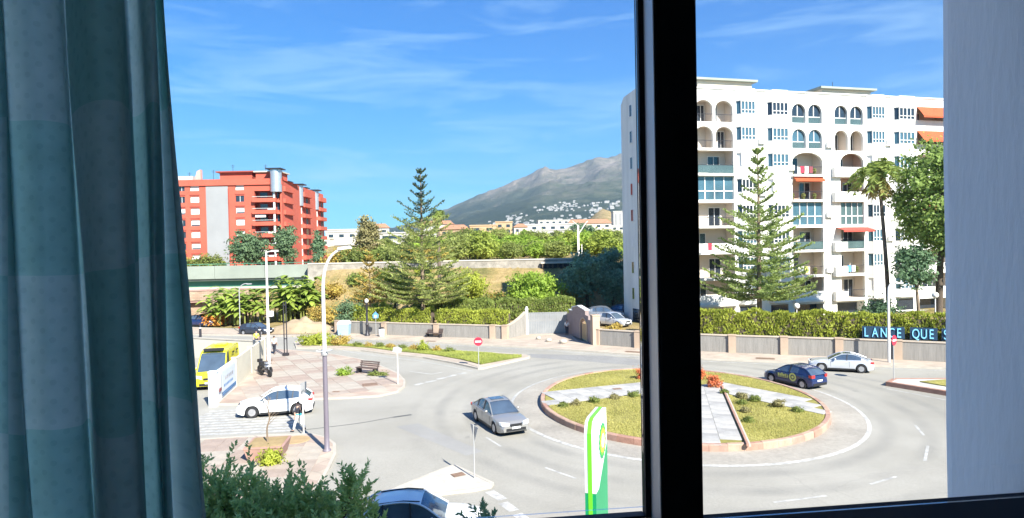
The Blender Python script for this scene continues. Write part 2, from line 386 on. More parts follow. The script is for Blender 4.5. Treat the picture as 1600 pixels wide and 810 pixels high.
M['concrete'] = mat('pale_concrete', (.50, .46, .39), .85, .10, .3, .2, 12)
M['concrete_green'] = mat('bridge_concrete', (.27, .30, .255), .85, .14, .2, .1, 12)
M['green_steel'] = mat('green_painted_steel', (.06, .20, .13), .5, .15, .5)
M['stone_band'] = mat('grey_stone_masonry', (.28, .255, .22), .9, .35, .9, .8, 3, fine=.4)
M['wall_panel'] = mat('ribbed_grey_wall', (.25, .235, .215), .9, .22, 1.2, .6, 20, stretch=(6, 6, .5), fine=.25)
M['wall_pillar'] = mat('peach_wall_pillar', (.44, .33, .245), .85, .10, 1.0)
M['wall_cope'] = mat('peach_coping', (.44, .37, .30), .85, .12, 1.0)
M['dark_metal'] = mat('dark_painted_metal', (.035, .033, .04), .45, .15, 2.0, metal=.2)
M['white_metal'] = mat('white_painted_metal', (.72, .68, .63), .5, .06, 1.0)
M['lilac_metal'] = mat('grey_violet_painted_metal', (.16, .14, .17), .5, .08, 1.0)
M['wood'] = mat('weathered_wood_slats', (.10, .07, .06), .7, .2, 3.0, stretch=(1, 8, 8))
M['wood_door'] = mat('light_wood_gate', (.55, .38, .20), .7, .15, 2.0, stretch=(8, 8, 1))
M['terracotta'] = mat('dusty_terracotta', (.36, .22, .18), .85, .12, 2.0)
M['glass_dark'] = mat('dark_window_glass', (.025, .035, .05), .08, .25, .5, spec=.7)
M['glass_blue'] = mat('bluish_window_glass', (.06, .12, .16), .06, .25, .5, spec=.8)
M['glass_green'] = mat('green_balcony_glass', (.07, .105, .105), .10, .2, .5, spec=.7)
M['shutter'] = mat('white_roller_shutter', (.74, .72, .70), .6, .05, 1.0)
M['frame_white'] = mat('white_window_frame', (.75, .74, .72), .5, .04, 1.0)
M['curtain_red'] = mat('red_awning_cloth', (.40, .07, .05), .8, .12, 1.0)
M['awning'] = mat('orange_awning_cloth', (.48, .085, .03), .8, .10, 1.0)
M['tyre'] = mat('tyre_rubber', (.02, .02, .022), .8, .2, 8)
M['rim'] = mat('alloy_rim', (.50, .50, .52), .35, .1, 4, metal=.7)
M['black_trim'] = mat('black_plastic_trim', (.018, .018, .02), .5, .15, 4)
M['carglass'] = mat('tinted_car_glass', (.10, .145, .20), .03, .25, 1.0, metal=.45, spec=.9)
M['headlamp'] = mat('headlamp_lens', (.65, .68, .70), .1, .1, 6, spec=.8)
M['taillamp'] = mat('tail_lamp_lens', (.45, .03, .03), .15, .1, 6, spec=.8)
M['plate'] = mat('number_plate', (.75, .75, .72), .5, .05, 6)
M['paint_white'] = mat('white_car_paint', (.80, .80, .79), .3, .02, 1, coat=.8)
M['paint_silver'] = mat('silver_car_paint', (.33, .32, .305), .30, .03, 1, metal=.45, coat=.8)
M['paint_silver2'] = mat('pale_silver_car_paint', (.58, .60, .64), .30, .03, 1, metal=.4, coat=.8)
M['paint_blue'] = mat('dark_blue_car_paint', (.008, .020, .085), .3, .05, 1, coat=.9)
M['paint_yellow'] = mat('ambulance_yellow_paint', (.74, .66, .02), .35, .03, 1, coat=.6)
M['paint_dark'] = mat('dark_grey_car_paint', (.03, .035, .05), .3, .05, 1, coat=.8)
M['paint_grey'] = mat('mid_grey_car_paint', (.20, .22, .25), .3, .05, 1, metal=.3, coat=.8)
M['decal_yellow'] = mat('pale_yellow_decal', (.62, .60, .16), .5, .1, 3)
M['decal_red'] = mat('dark_red_decal', (.22, .05, .06), .5, .15, 3)
M['decal_blue'] = mat('blue_banner_stripe', (.06, .18, .38), .6, .1, 3)
M['banner_pale'] = mat('pale_blue_banner', (.55, .60, .68), .7, .06, 1)
M['sign_red'] = mat('sign_red', (.55, .03, .06), .5, .06, 3)
M['sign_white'] = mat('sign_white', (.78, .77, .75), .5, .05, 3)
M['sign_blue'] = mat('sign_blue', (.10, .28, .65), .5, .06, 3)
M['sign_back'] = mat('bare_sign_back', (.42, .42, .42), .5, .06, 3, metal=.3)
M['letter_blue'] = mat('light_blue_letters', (.22, .58, .85), .5, .1, 2)
M['board_blue'] = mat('dark_blue_letter_board', (.012, .04, .08), .6, .2, 2)
M['bp_green'] = mat('totem_bright_green', (.14, .62, .03), .4, .03, 1)
M['bp_dark'] = mat('totem_dark_green', (.01, .26, .10), .4, .05, 1)
M['bp_white'] = mat('totem_white', (.80, .80, .79), .4, .03, 1)
M['bp_yellow'] = mat('totem_yellow', (.80, .62, .05), .4, .05, 1)
M['bp_shade'] = mat('totem_shaded_side', (.55, .57, .60), .4, .03, 1)  # grey puts the shade of the totem's left side into the colour
M['bark'] = mat('grey_brown_bark', (.20, .15, .105), .9, .3, 2.0, .8, 12, stretch=(3, 3, .5))
M['bark_dark'] = mat('dark_bark', (.10, .075, .055), .9, .3, 2.0, .8, 12, stretch=(3, 3, .5))
M['palm_bark'] = mat('palm_trunk_fibre', (.14, .105, .08), .9, .3, 2.5, .9, 10, stretch=(1, 1, 5))
M['skin'] = mat('skin', (.50, .31, .22), .6, .06, 4)
M['hair'] = mat('dark_hair', (.03, .022, .018), .6, .2, 12)
M['cloth_white'] = mat('white_clothing', (.72, .71, .68), .85, .06, 6)
M['cloth_dark'] = mat('dark_clothing', (.03, .032, .045), .85, .15, 6)
M['cloth_hivis'] = mat('hi_vis_yellow_clothing', (.68, .74, .06), .8, .06, 6)
M['cloth_teal'] = mat('teal_clothing', (.05, .45, .45), .8, .06, 6)
L = {}
L['olive'] = leaf_mat('olive_green_leaves', (0.081, 0.101, 0.024), (0.257, 0.270, 0.074))
L['bright'] = leaf_mat('bright_green_leaves', (.11, .17, .02), (.36, .44, .07), .4)
L['lime'] = leaf_mat('yellow_green_leaves', (0.176, 0.189, 0.027), (0.446, 0.446, 0.068))
L['deep'] = leaf_mat('deep_green_leaves', (0.060, 0.105, 0.065), (0.18, 0.26, 0.14))
L['cool'] = leaf_mat('cool_dark_green_leaves', (0.10, 0.20, 0.12), (0.28, 0.43, 0.26), .25, 1.2)
L['arau'] = leaf_mat('norfolk_pine_needles', (0.15, 0.165, 0.055), (0.42, 0.42, 0.14), .4)
L['arau_dark'] = leaf_mat('norfolk_pine_top_needles', (0.041, 0.061, 0.041), (0.101, 0.135, 0.081), .2)
L['pine'] = leaf_mat('pine_needles', (.085, .13, .035), (.28, .34, .09), .35)
L['brown'] = leaf_mat('dry_brownish_needles', (0.135, 0.108, 0.047), (0.297, 0.243, 0.115), .2)
L['rust'] = leaf_mat('rusty_leaves', (0.270, 0.162, 0.041), (0.459, 0.324, 0.081), .25)
L['orange'] = leaf_mat('orange_leaves', (0.459, 0.121, 0.027), (0.600, 0.270, 0.054), .25)
L['red'] = leaf_mat('red_leaves', (0.405, 0.068, 0.041), (0.600, 0.216, 0.081), .25)
L['banana'] = leaf_mat('banana_leaves', (0.074, 0.121, 0.020), (0.365, 0.405, 0.081), .3, .5, .45)
L['palm'] = leaf_mat('palm_fronds', (.11, .14, .035), (.33, .36, .10), .35)
L['palm_dead'] = leaf_mat('dry_palm_skirt', (0.216, 0.149, 0.054), (0.432, 0.311, 0.121), .15)
L['far'] = leaf_mat('orchard_leaves', (.12, .135, .035), (.34, .35, .10), .36, .25)
L['far2'] = leaf_mat('orchard_bright_leaves', (.13, .16, .03), (.40, .42, .085), .36, .25)
L['hedge'] = leaf_mat('hedge_leaves', (.12, .14, .02), (.44, .43, .075), .36, .35)
L['hedge2'] = leaf_mat('hedge_back_leaves', (.09, .12, .03), (.32, .34, .09), .36, .4)

L['near'] = leaf_mat('cool_evergreen_leaves', (.22, .31, .11), (.46, .52, .22), .35, 1.2)
L['spruce'] = leaf_mat('grey_green_conifer_needles', (.055, .09, .05), (.17, .23, .12), .3)
L['grass'] = leaf_mat('dry_grass_blades', (.29, .255, .075), (.47, .39, .15), .4, .35)
L['grass2'] = leaf_mat('green_grass_blades', (.22, .24, .05), (.42, .40, .11), .4, .35)
L['shade_lifted'] = leaf_mat('shade_lifted_deep_leaves', (.10, .165, .12), (.27, .37, .25), .36)  # deep green leaves made lighter to lift the trees standing in shade
M['village'] = mat('village_white_render', (.36, .35, .33), .85, .1, .1)
L['arau_green'] = leaf_mat('green_norfolk_pine_needles', (.11, .145, .05), (.33, .37, .125), .4)
# ================================================================ THE ROOM WE LOOK OUT OF (frame turned 6.5 degrees)
RZ = math.radians(6.5)
plaster = mat('combed_white_plaster', (.92, .92, .92), .9, .03, 1.2, .20, 12, stretch=(4, 4, .9), fine=.05)
room_paint = mat('room_paint', (.86, .85, .82), .9, .04, .6)
facade_paint = mat('own_facade_render', (.66, .62, .55), .9, .06, .3)
floor_tile = bricked('room_floor_tiles', (.42, .33, .25), (.38, .29, .22), (.25, .2, .16), .4, .4, .01)
def st(name, mb, m, **kw):
    o = mb.build(name, m, **kw); o['kind'] = 'structure'; return o
U0, U1, V0, V1, HT = -26.0, 9.3, .85, 1.10, 21.2
OU0, OU1, OZ0, OZ1 = -1.4, 1.6, 9.36, 10.98
w = MB()
w.box(U0, OU0, V0, V1, 0, HT); w.box(OU1, U1, V0, V1, 0, HT); w.box(OU0, OU1, V0, V1, 0, OZ0); w.box(OU0, OU1, V0, V1, OZ1, HT)
st('wall_front', w, facade_paint, rot=RZ)
st('wall_back', MB().box(U0, U1, -12.3, -12.0, 0, HT), facade_paint, rot=RZ)
st('wall_left', MB().box(U0 - .3, U0 - .002, -12.3, V1, 0, HT), facade_paint, rot=RZ)
st('wall_right', MB().box(U1 + .002, U1 + .3, -12.3, V1, 0, HT), facade_paint, rot=RZ)
st('roof', MB().box(U0 - .4, U1 + .4, -12.4, V1 + .15, HT + .002, HT + .3), facade_paint, rot=RZ)
st('floor', MB().box(-2.5, 2.4, -3.4, V0 - .002, 8.35, 8.5), floor_tile, rot=RZ)
st('ceiling', MB().box(-2.5, 2.4, -3.4, V0 - .002, 11.15, 11.3), room_paint, rot=RZ)
st('wall_left_room', MB().box(-2.5, -2.3, -3.4, V0 - .002, 8.502, 11.148), room_paint, rot=RZ)
st('wall_right_room', MB().box(2.2, 2.4, -3.4, V0 - .002, 8.502, 11.148), room_paint, rot=RZ)
st('wall_back_room', MB().box(-2.298, 2.198, -3.4, -3.2, 8.502, 11.148), room_paint, rot=RZ)
# return wall just outside, combed plaster, seen at the right of the window; slightly rounded arris
pr = [(1.63, V1 + .002), (1.611, 1.16), (1.609, 1.4), (1.608, 1.7), (1.610, 1.86), (1.618, 1.888), (1.64, 1.905), (2.5, 1.915), (2.5, V1 + .002)]
rw = MB()
for k in range(40):
    z0, z1 = 7.0 + k * .15, 7.0 + (k + 1) * .15
    n = len(pr)
    def ring(z): return [(p[0] + (.0016 * mnoise.noise(Vector((p[1] * 9, z * 2.6, 1.3))) if p[0] < 1.7 else 0), p[1] + (.006 * mnoise.noise(Vector((p[0] * 5, z * 1.7, 4.2))) if p[1] > 1.8 and p[0] < 1.7 else 0), z) for p in pr]
    a, b = ring(z0), ring(z1)
    rw.add(a + b, [(i, i + 1, n + i + 1, n + i) for i in range(n - 1)])
rw.prism(pr, 0, 7.0); rw.prism(pr, 13.0, HT)
st('wall_return', rw, plaster, rot=RZ)

# ---- sliding window: black aluminium, meeting stile, rails, two panes
win_black = mat('black_aluminium', (.018, .024, .034), .7, .2, 3, metal=.0, spec=.08)
win_gasket = mat('black_rubber_gasket', (.008, .007, .014), .6, .2, 3)
win_silver = mat('bare_aluminium_edge', (.82, .78, .78), .5, .08, 3, metal=.3)
pane_glass = glass_mat('window_glass', (.985, .995, .99), .55)
wt = thing('sliding_window', 'black aluminium sliding window with a silver edge strip that frames the view', 'window', (0, 0, 0), RZ)
MB().box(OU0, OU1, .80, .960, 9.30, 9.575).build('bottom_rail', win_black, wt)
MB().box(OU0, OU1, .86, .96, 10.90, 10.978).build('top_rail', win_black, wt)
MB().box(OU0 + .002, OU0 + .06, .862, .958, 9.5765, 10.898).build('side_jamb', win_black, wt)
MB().box(OU1 - .06, OU1 - .002, .862, .958, 9.5765, 10.898).build('side_jamb', win_black, wt)
sm = MB()
poly = [(.3055, .869), (.3085, .867), (.3632, .867), (.3662, .870), (.3662, .955), (.3205, .955)]
sm.prism(poly, 9.5765, 10.898); sm.build('meeting_stile', win_black, wt)
MB().prism([(.3040, .872), (.3048, .871), (.3198, .955), (.3185, .955)], 9.5765, 10.898).build('edge_strip', win_silver, wt)
MB().box(.3105, .3200, .957, .975, 9.5765, 10.898).build('gasket', win_gasket, wt)
MB().box(OU0 + .062, .3095, .957, .975, 9.577, 9.581).build('sash_rail', win_gasket, wt)
MB().box(OU0 + .062, .3095, .963, .967, 9.592, 10.896).build('pane', pane_glass, wt)
MB().box(.368, OU1 - .062, .938, .942, 9.5765, 10.896).build('pane', pane_glass, wt)

# ---- curtain
def curtain_mat():
    m, n, l, b = _new('checked_teal_curtain_cloth')
    uv = n.new('ShaderNodeUVMap'); uv.uv_map = 'UVMap'
    ck = n.new('ShaderNodeTexChecker'); ck.inputs['Scale'].default_value = 1 / .185
    ck.inputs['Color1'].default_value = (.30, .57, .57, 1); ck.inputs['Color2'].default_value = (.43, .63, .65, 1)
    l.new(uv.outputs['UV'], ck.inputs['Vector'])
    # printed dots inside every second square
    mp = n.new('ShaderNodeMapping'); mp.inputs['Scale'].default_value = (58, 58, 1); mp.inputs['Rotation'].default_value = (0, 0, .785)
    l.new(uv.outputs['UV'], mp.inputs['Vector'])
    vo = n.new('ShaderNodeTexVoronoi'); vo.voronoi_dimensions = '2D'; vo.inputs['Scale'].default_value = 1.0; vo.inputs['Randomness'].default_value = .12
    l.new(mp.outputs['Vector'], vo.inputs['Vector'])
    lt = n.new('ShaderNodeMath'); lt.operation = 'LESS_THAN'; lt.inputs[1].default_value = .20; l.new(vo.outputs['Distance'], lt.inputs[0])
    nz = n.new('ShaderNodeTexNoise'); nz.inputs['Scale'].default_value = 34; nz.inputs['Detail'].default_value = 4; l.new(uv.outputs['UV'], nz.inputs['Vector'])
    mx = n.new('ShaderNodeMixRGB'); mx.blend_type = 'MULTIPLY'; mx.inputs['Color2'].default_value = (.62, .72, .74, 1)
    mu = n.new('ShaderNodeMath'); mu.operation = 'MULTIPLY'; mu.inputs[1].default_value = .30; l.new(lt.outputs[0], mu.inputs[0])
    l.new(mu.outputs[0], mx.inputs['Fac']); l.new(ck.outputs['Color'], mx.inputs['Color1'])
    ov = n.new('ShaderNodeMixRGB'); ov.blend_type = 'OVERLAY'; ov.inputs['Fac'].default_value = .28
    l.new(mx.outputs['Color'], ov.inputs['Color1']); l.new(nz.outputs['Fac'], ov.inputs['Color2'])
    l.new(ov.outputs['Color'], b.inputs['Base Color']); b.inputs['Roughness'].default_value = .9; b.inputs['Specular IOR Level'].default_value = .15
    b.inputs['Sheen Weight'].default_value = .15
    tr = n.new('ShaderNodeBsdfTranslucent'); l.new(ov.outputs['Color'], tr.inputs['Color'])
    ms = n.new('ShaderNodeMixShader'); ms.inputs['Fac'].default_value = .82
    l.new(b.outputs['BSDF'], ms.inputs[1]); l.new(tr.outputs['BSDF'], ms.inputs[2]); l.new(ms.outputs['Shader'], n['Material Output'].inputs['Surface'])
    # weave
    wv = n.new('ShaderNodeTexNoise'); wv.inputs['Scale'].default_value = 420; l.new(uv.outputs['UV'], wv.inputs['Vector'])
    bp = n.new('ShaderNodeBump'); bp.inputs['Strength'].default_value = .15; bp.inputs['Distance'].default_value = .001
    l.new(wv.outputs['Fac'], bp.inputs['Height']); l.new(bp.outputs['Normal'], b.inputs['Normal'])
    return m
# plan of the pleats (x, y) at eye level and at the foot; blended with height
plan_hi = [(-950, .80), (-800, .755), (-786, .75), (-780, .765), (-740, .76), (-700, .785), (-685, .815), (-684, .80), (-681, .755), (-668, .715), (-640, .70), (-614, .715), (-597, .75), (-592, .795), (-594, .835), (-586, .835), (-568, .81), (-554, .78), (-549, .80), (-546, .83), (-542, .83), (-539, .81), (-537, .82), (-539, .85)]
plan_lo = [(-950, .80), (-800, .745), (-764, .74), (-757, .77), (-720, .765), (-672, .785), (-663, .815), (-661, .80), (-658, .755), (-645, .715), (-620, .70), (-596, .715), (-585, .76), (-582, .80), (-583, .835), (-574, .83), (-560, .80), (-554, .765), (-550, .80), (-538, .83), (-510, .80), (-492, .775), (-488, .80), (-491, .85)]
hi = cat_rom([(a * b / 1000, b, 0) for a, b in plan_hi], 9); lo = cat_rom([(a * b / 1000, b, 0) for a, b in plan_lo], 9)
nc = len(hi); nr = 60; Z0c, Z1c = 8.75, 10.95
arc = [0.0]
for i in range(1, nc): arc.append(arc[-1] + (hi[i] - hi[i - 1]).length)
vs, fs, uvs = [], [], []
for j in range(nr + 1):
    z = Z0c + (Z1c - Z0c) * j / nr; t = (z - 9.68) / (10.33 - 9.68); t = max(-.6, min(1.25, t))
    for i in range(nc):
        p = lo[i].lerp(hi[i], t)
        wob = .006 * mnoise.noise(Vector((i * .07, z * 2.2, 3.0)))
        vs.append((p.x + wob, p.y + wob * .7, z)); uvs.append((arc[i] * 1.0 + .02 * (1 - t), z + .012 * math.sin(arc[i] * 6)))
for j in range(nr):
    for i in range(nc - 1): fs.append((j * nc + i, j * nc + i + 1, (j + 1) * nc + i + 1, (j + 1) * nc + i))
cme = bpy.data.meshes.new('curtain'); cme.from_pydata(vs, [], fs); ul = cme.uv_layers.new(name='UVMap')
for lp in cme.loops: ul.data[lp.index].uv = uvs[lp.vertex_index]
cme.polygons.foreach_set('use_smooth', [True] * len(cme.polygons)); cme.materials.append(curtain_mat())
cur = link('curtain', cme, label='pleated curtain of teal and grey-blue checked cloth hanging at the window', cat='curtain')
# ================================================================ GROUND, ROADS, PAVEMENTS
WALL = [(-400, 190), (-120, 112), (-44, 87.6), (-30.6, 82.2), (-21.4, 78.3), (-16.1, 75.8), (-7.4, 72.4), (-.9, 69.9), (1.3, 73.3), (6.35, 73.6), (8.2, 65.0), (8.4, 64.6), (12.5, 61.8), (17.6, 59.2), (22.6, 57.2), (27, 55.5), (31.3, 53.6), (34.5, 52), (60, 38), (140, 10), (500, -60)]
def yw(x): return lerp_tab(WALL, x)
def st_sheet(name, poly, z, m, **kw):
    return st(name, MB().add([(p[0], p[1], z) for p in poly], [tuple(range(len(poly)))]), m, **kw)
st('road', MB().add([(-420, -260, 0), (520, -260, 0)] + [(x, y + .6, 0) for x, y in reversed(WALL) if -400 <= x <= 500], [tuple(range(2 + len(WALL)))]), M['asphalt'])

# rising ground beyond the street wall: garden, railway bank, orchard, foothills
def bank(x):                                     # 0 on the left (bridge cutting) .. 1 where the bank stands
    return max(0.0, min(1.0, (x + 36) / 6))
def ground_z(x, y):
    t = y - yw(x)
    if t < 0: return 0.0
    sh = max(0., min(1., (x + 21) / 6))          # retaining wall only right of x=-21
    z = 1.45 * sh + .25 * min(1, t / 6) * (1 - sh)
    b = bank(x)
    if x < 14:
        yb, yt = 91.0, 103.0
    else: yb, yt = 91.0 + (x - 14) * .1, 103.0 + (x - 14) * .1
    if y > yb:
        k = min(1, (y - yb) / (yt - yb)); z += (7.0 - z) * k * (.25 + .75 * b)
    if y > 106:
        z = max(z, 3.2 + 4.6 * b if y < 118 else z)
        k = min(1, (y - 106) / 20); z += (8.0 - z) * k
    if y > 126:
        z = 8.0 + (y - 126) * .028 if y < 500 else 18.5 + (y - 500) * .022
        lf = max(0., min(1., (-26 - x) / 8)) * max(0., min(1., (330 - y) / 120))
        z += (4.2 - z) * lf
    elif y > 106: z += (4.0 - z) * max(0., min(1., (-30 - x) / 5))
    if y > 900:
        hx = x / y
        z += 62 * math.exp(-((hx - .145) / .03) ** 2) * math.exp(-((y - 1500) / 330) ** 2)
    z += mnoise.noise(Vector((x * .06, y * .06, 0))) * .35 * min(1, t / 8) * (1 if y < 300 else 3)
    return z
ts = [0, .8, 2, 4, 6, 8, 10, 12, 14, 16, 18, 20, 22, 24, 26, 28, 30, 32, 34, 36, 38, 41, 45, 50, 56, 64, 75, 90, 110, 140, 180, 230, 300, 400, 520, 700, 900, 1100, 1300, 1500, 1700, 2000, 2500, 3200, 4200]
cols = [-300, -220, -160, -120, -90, -70] + list(np.arange(-60, -2.1, 2.0)) + [-.9, -.3, .3, .8, 1.3, 2.5, 4, 5.5, 6.35, 6.9, 7.5, 8.2, 8.4, 9.2] + list(np.arange(10, 60.1, 2.0)) + [70, 90, 120, 160, 220, 300]
tv, tf = [], []
for t in ts:
    for c in cols:
        x = c * (1 + max(0, t - 40) / 160); y = yw(c) + .6 + t
        tv.append((x, y, ground_z(x, y) if t > 0 else ground_z(x, yw(x) + .7)))
nc = len(cols)
for j in range(len(ts) - 1):
    for i in range(nc - 1): tf.append((j * nc + i, j * nc + i + 1, (j + 1) * nc + i + 1, (j + 1) * nc + i))
def terrain_mat():
    m, n, l, b = _new('hillside_ground')
    tc = n.new('ShaderNodeTexCoord'); nz = n.new('ShaderNodeTexNoise'); nz.inputs['Scale'].default_value = .09; nz.inputs['Detail'].default_value = 9; nz.inputs['Roughness'].default_value = .72
    l.new(tc.outputs['Object'], nz.inputs['Vector'])
    r = n.new('ShaderNodeValToRGB'); e = r.color_ramp.elements
    e[0].position = .36; e[0].color = (.13, .125, .045, 1); e[1].position = .64; e[1].color = (.40, .29, .16, 1)
    k = r.color_ramp.elements.new(.48); k.color = (.28, .21, .09, 1)
    l.new(nz.outputs['Fac'], r.inputs['Fac'])
    n2 = n.new('ShaderNodeTexNoise'); n2.inputs['Scale'].default_value = 1.4; n2.inputs['Detail'].default_value = 8; n2.inputs['Roughness'].default_value = .7; l.new(tc.outputs['Object'], n2.inputs['Vector'])
    ov = n.new('ShaderNodeMixRGB'); ov.blend_type = 'OVERLAY'; ov.inputs['Fac'].default_value = .6; l.new(r.outputs['Color'], ov.inputs['Color1']); l.new(n2.outputs['Fac'], ov.inputs['Color2'])
    l.new(ov.outputs['Color'], b.inputs['Base Color']); b.inputs['Roughness'].default_value = .95; b.inputs['Specular IOR Level'].default_value = .1
    bp = n.new('ShaderNodeBump'); bp.inputs['Strength'].default_value = .9; bp.inputs['Distance'].default_value = .3; l.new(n2.outputs['Fac'], bp.inputs['Height']); l.new(bp.outputs['Normal'], b.inputs['Normal'])
    return m
tm = MB().add(tv, tf)
st('terrain', tm, terrain_mat(), smooth=True)

def slab(name, poly, z, m, kerb=None, kw=.15, label=None):
    """raised pavement with a kerb ring"""
    inn = inset(poly, kw) if kerb else poly
    o = st(name, MB().prism(inn, 0, z - (.012 if kerb else 0), bottom=False), m)
    if kerb:
        n = len(poly); k = MB()
        k.add([(p[0], p[1], 0) for p in poly] + [(p[0], p[1], z) for p in poly] + [(p[0], p[1], z) for p in inn] + [(p[0], p[1], z - .1) for p in inn],
              [(i, (i + 1) % n, n + (i + 1) % n, n + i) for i in range(n)] + [(n + i, n + (i + 1) % n, 2 * n + (i + 1) % n, 2 * n + i) for i in range(n)] +
              [(2 * n + i, 2 * n + (i + 1) % n, 3 * n + (i + 1) % n, 3 * n + i) for i in range(n)])
        k.build('kerb', kerb, o)
    return o
def smooth_poly(P, n=4): return [(p.x, p.y) for p in cat_rom([(a, b, 0) for a, b in P], n, closed=True)]
# far pavement along the street wall
far_in = [(-60, 92.6), (-44, 87), (-30.6, 81.6), (-21.4, 77.9), (-16.1, 75.4), (-7.4, 72), (-.9, 69.6), (1.4, 72.9), (6.4, 73.2), (6.8, 66.2), (8.3, 64.2), (12.5, 61.5), (17.6, 58.9), (22.6, 56.9), (27, 55.2), (31.3, 53.3), (34.5, 51.7), (60, 37.6)]
far_out = [(-60, 85.4), (-39.9, 79.3), (-28.9, 76.5), (-20.9, 73.8), (-14.5, 71.3), (-4, 66.2), (3.6, 62.7), (11.4, 57.9), (16.4, 55.2), (24, 52.4), (33, 49.2), (60, 34.5)]
slab('pavement_far', [(p[0], p[1] + .25) for p in reversed(far_in)] + far_out, .13, M['pave_cream'], M['kerb_pale'])
# left plaza
plaza = [(-19.75, 42.1), (-17, 41.9), (-13.7, 43.1), (-11, 43.3), (-9.3, 43.6), (-8.2, 44.9), (-8.0, 46.6), (-8.3, 48.6), (-9.3, 51.4), (-11.6, 55.3), (-14.2, 58.8), (-17.2, 61.6), (-22.6, 65.0), (-32, 69.5), (-60, 79), (-60, 74), (-31.5, 63.3), (-23.4, 59.6), (-21.9, 53)]
slab('plaza_pavement', plaza, .12, M['pave_pink'], M['kerb_pale'])
# near-left pavement and traffic island
slab('pavement_near_left', [(-60, 31.5), (-17.6, 34.1), (-13.1, 34.8), (-11.2, 34.8), (-10.1, 34.1), (-9.3, 32.9), (-8.8, 31.2), (-8.5, 28.7), (-8.2, 25), (-8.4, 16), (-9, 1.6), (-60, -4)], .12, M['pave_pink'], M['kerb_pale'])
isl = slab('traffic_island', [(-5.4, 26.1), (-4.36, 27.5), (-3.0, 29.2), (-2.75, 29.2), (-.95, 26.9), (-1.05, 26.55), (-1.7, 26.2), (-2.65, 25.95), (-4.2, 25.5)], .12, mat('white_island_concrete', (.44, .41, .36), .85, .14, .8, fine=.2), M['kerb_pale'])
# loose-laid paving slabs: each its own piece
slab_m = [mat('pink_slab', (.32, .25, .205), .85, .14, 1.1, .2, 20, fine=.15), mat('cream_slab', (.37, .325, .27), .85, .12, 1.1, .2, 20, fine=.15), mat('dusty_slab', (.34, .28, .23), .85, .14, 1.1, .2, 20, fine=.15)]
def pave(root, poly, z, size, rz, clip=None, check=2):
    ms = [MB().box(-size / 2 + .012, size / 2 - .012, -size / 2 + .012, size / 2 - .012, 0, .014).mesh('paving_slab', m) for m in slab_m]; inn = inset(poly, .2); R2 = Matrix.Rotation(rz, 2); n = 0
    for i in range(-60, 60):
        for j in range(-60, 60):
            c = R2 @ Vector((i * size, j * size)) + Vector(poly[0])
            if clip and not (clip[0] < c.x < clip[1] and clip[2] < c.y < clip[3]): continue
            q = [R2 @ Vector((sx * size * .5, sy * size * .5)) + c for sx in (-1, 1) for sy in (-1, 1)]
            if not all(in_poly(inn, v.x, v.y) for v in q): continue
            k = 1 if (i // check + j // check) % 2 else random.choice((0, 0, 2))
            link('paving_slab', ms[k], root, loc=(c.x, c.y, z + random.uniform(0, .004)), rot=rz); n += 1
    return n
def in_poly(P, x, y):
    r = False
    for (a, b), (c, d) in zip(P, P[1:] + P[:1]):
        if (b > y) != (d > y) and x < (c - a) * (y - b) / (d - b) + a: r = not r
    return r
pave(bpy.data.objects['plaza_pavement'], plaza, .109, 1.3, .5, (-27, -7, 41, 68))
pave(bpy.data.objects['pavement_near_left'], [(-60, 31.5), (-17.6, 34.1), (-13.1, 34.8), (-11.2, 34.8), (-10.1, 34.1), (-9.3, 32.9), (-8.8, 31.2), (-8.5, 28.7), (-8.2, 25), (-8.4, 16), (-9, 1.6), (-60, -4)], .109, 1.1, .12, (-19, -8, 25, 35))
# median with grass
med = [(-24.3, 70.6), (-22.6, 66.3), (-18.8, 65.4), (-15.3, 63.8), (-12.5, 61.6), (-8.4, 58.9), (-5.2, 55.6), (-3.0, 52.9), (-2.6, 52.9), (1.4, 57.7), (1.5, 58.4), (1.0, 59.3), (-5.6, 62.6), (-13.6, 66.9), (-19.7, 69.4)]
mo = slab('median_island', med, .14, M['pave_cream'], M['kerb_pale'])
g_in = [(-23.4, 69.7), (-22.4, 67.6), (-18.2, 67.0), (-14.6, 65.0), (-11.6, 62.6), (-7.6, 60.0), (-4.7, 57.0), (-2.85, 54.4), (.7, 57.7), (.7, 58.6), (-5.6, 61.9), (-13.6, 66.2), (-19.7, 68.8)]
st('lawn_median', MB().prism(g_in, .132, .19, bottom=False), M['lawn2'])
# right-hand island with a raised terracotta kerb
ri = [(25.6, 44.0), (26.6, 45.0), (30.0, 44.7), (44, 40), (44, 30), (34, 34), (29.5, 36.0), (25.6, 38.1), (25.3, 39.0), (26.6, 40.6)]
ri = [(25.55, 43.9), (26.7, 45.0), (30.2, 44.7), (36.5, 42.4), (36.5, 33.0), (31, 35.6)] 
slab('right_island', ri, .30, M['pave_white'], M['kerb_red'], .3)
st('lawn_right', MB().prism([(27.7, 43.6), (30.2, 44.1), (36, 42.0), (36, 34.2), (31.2, 36.6)], .295, .36, bottom=False), M['lawn'])
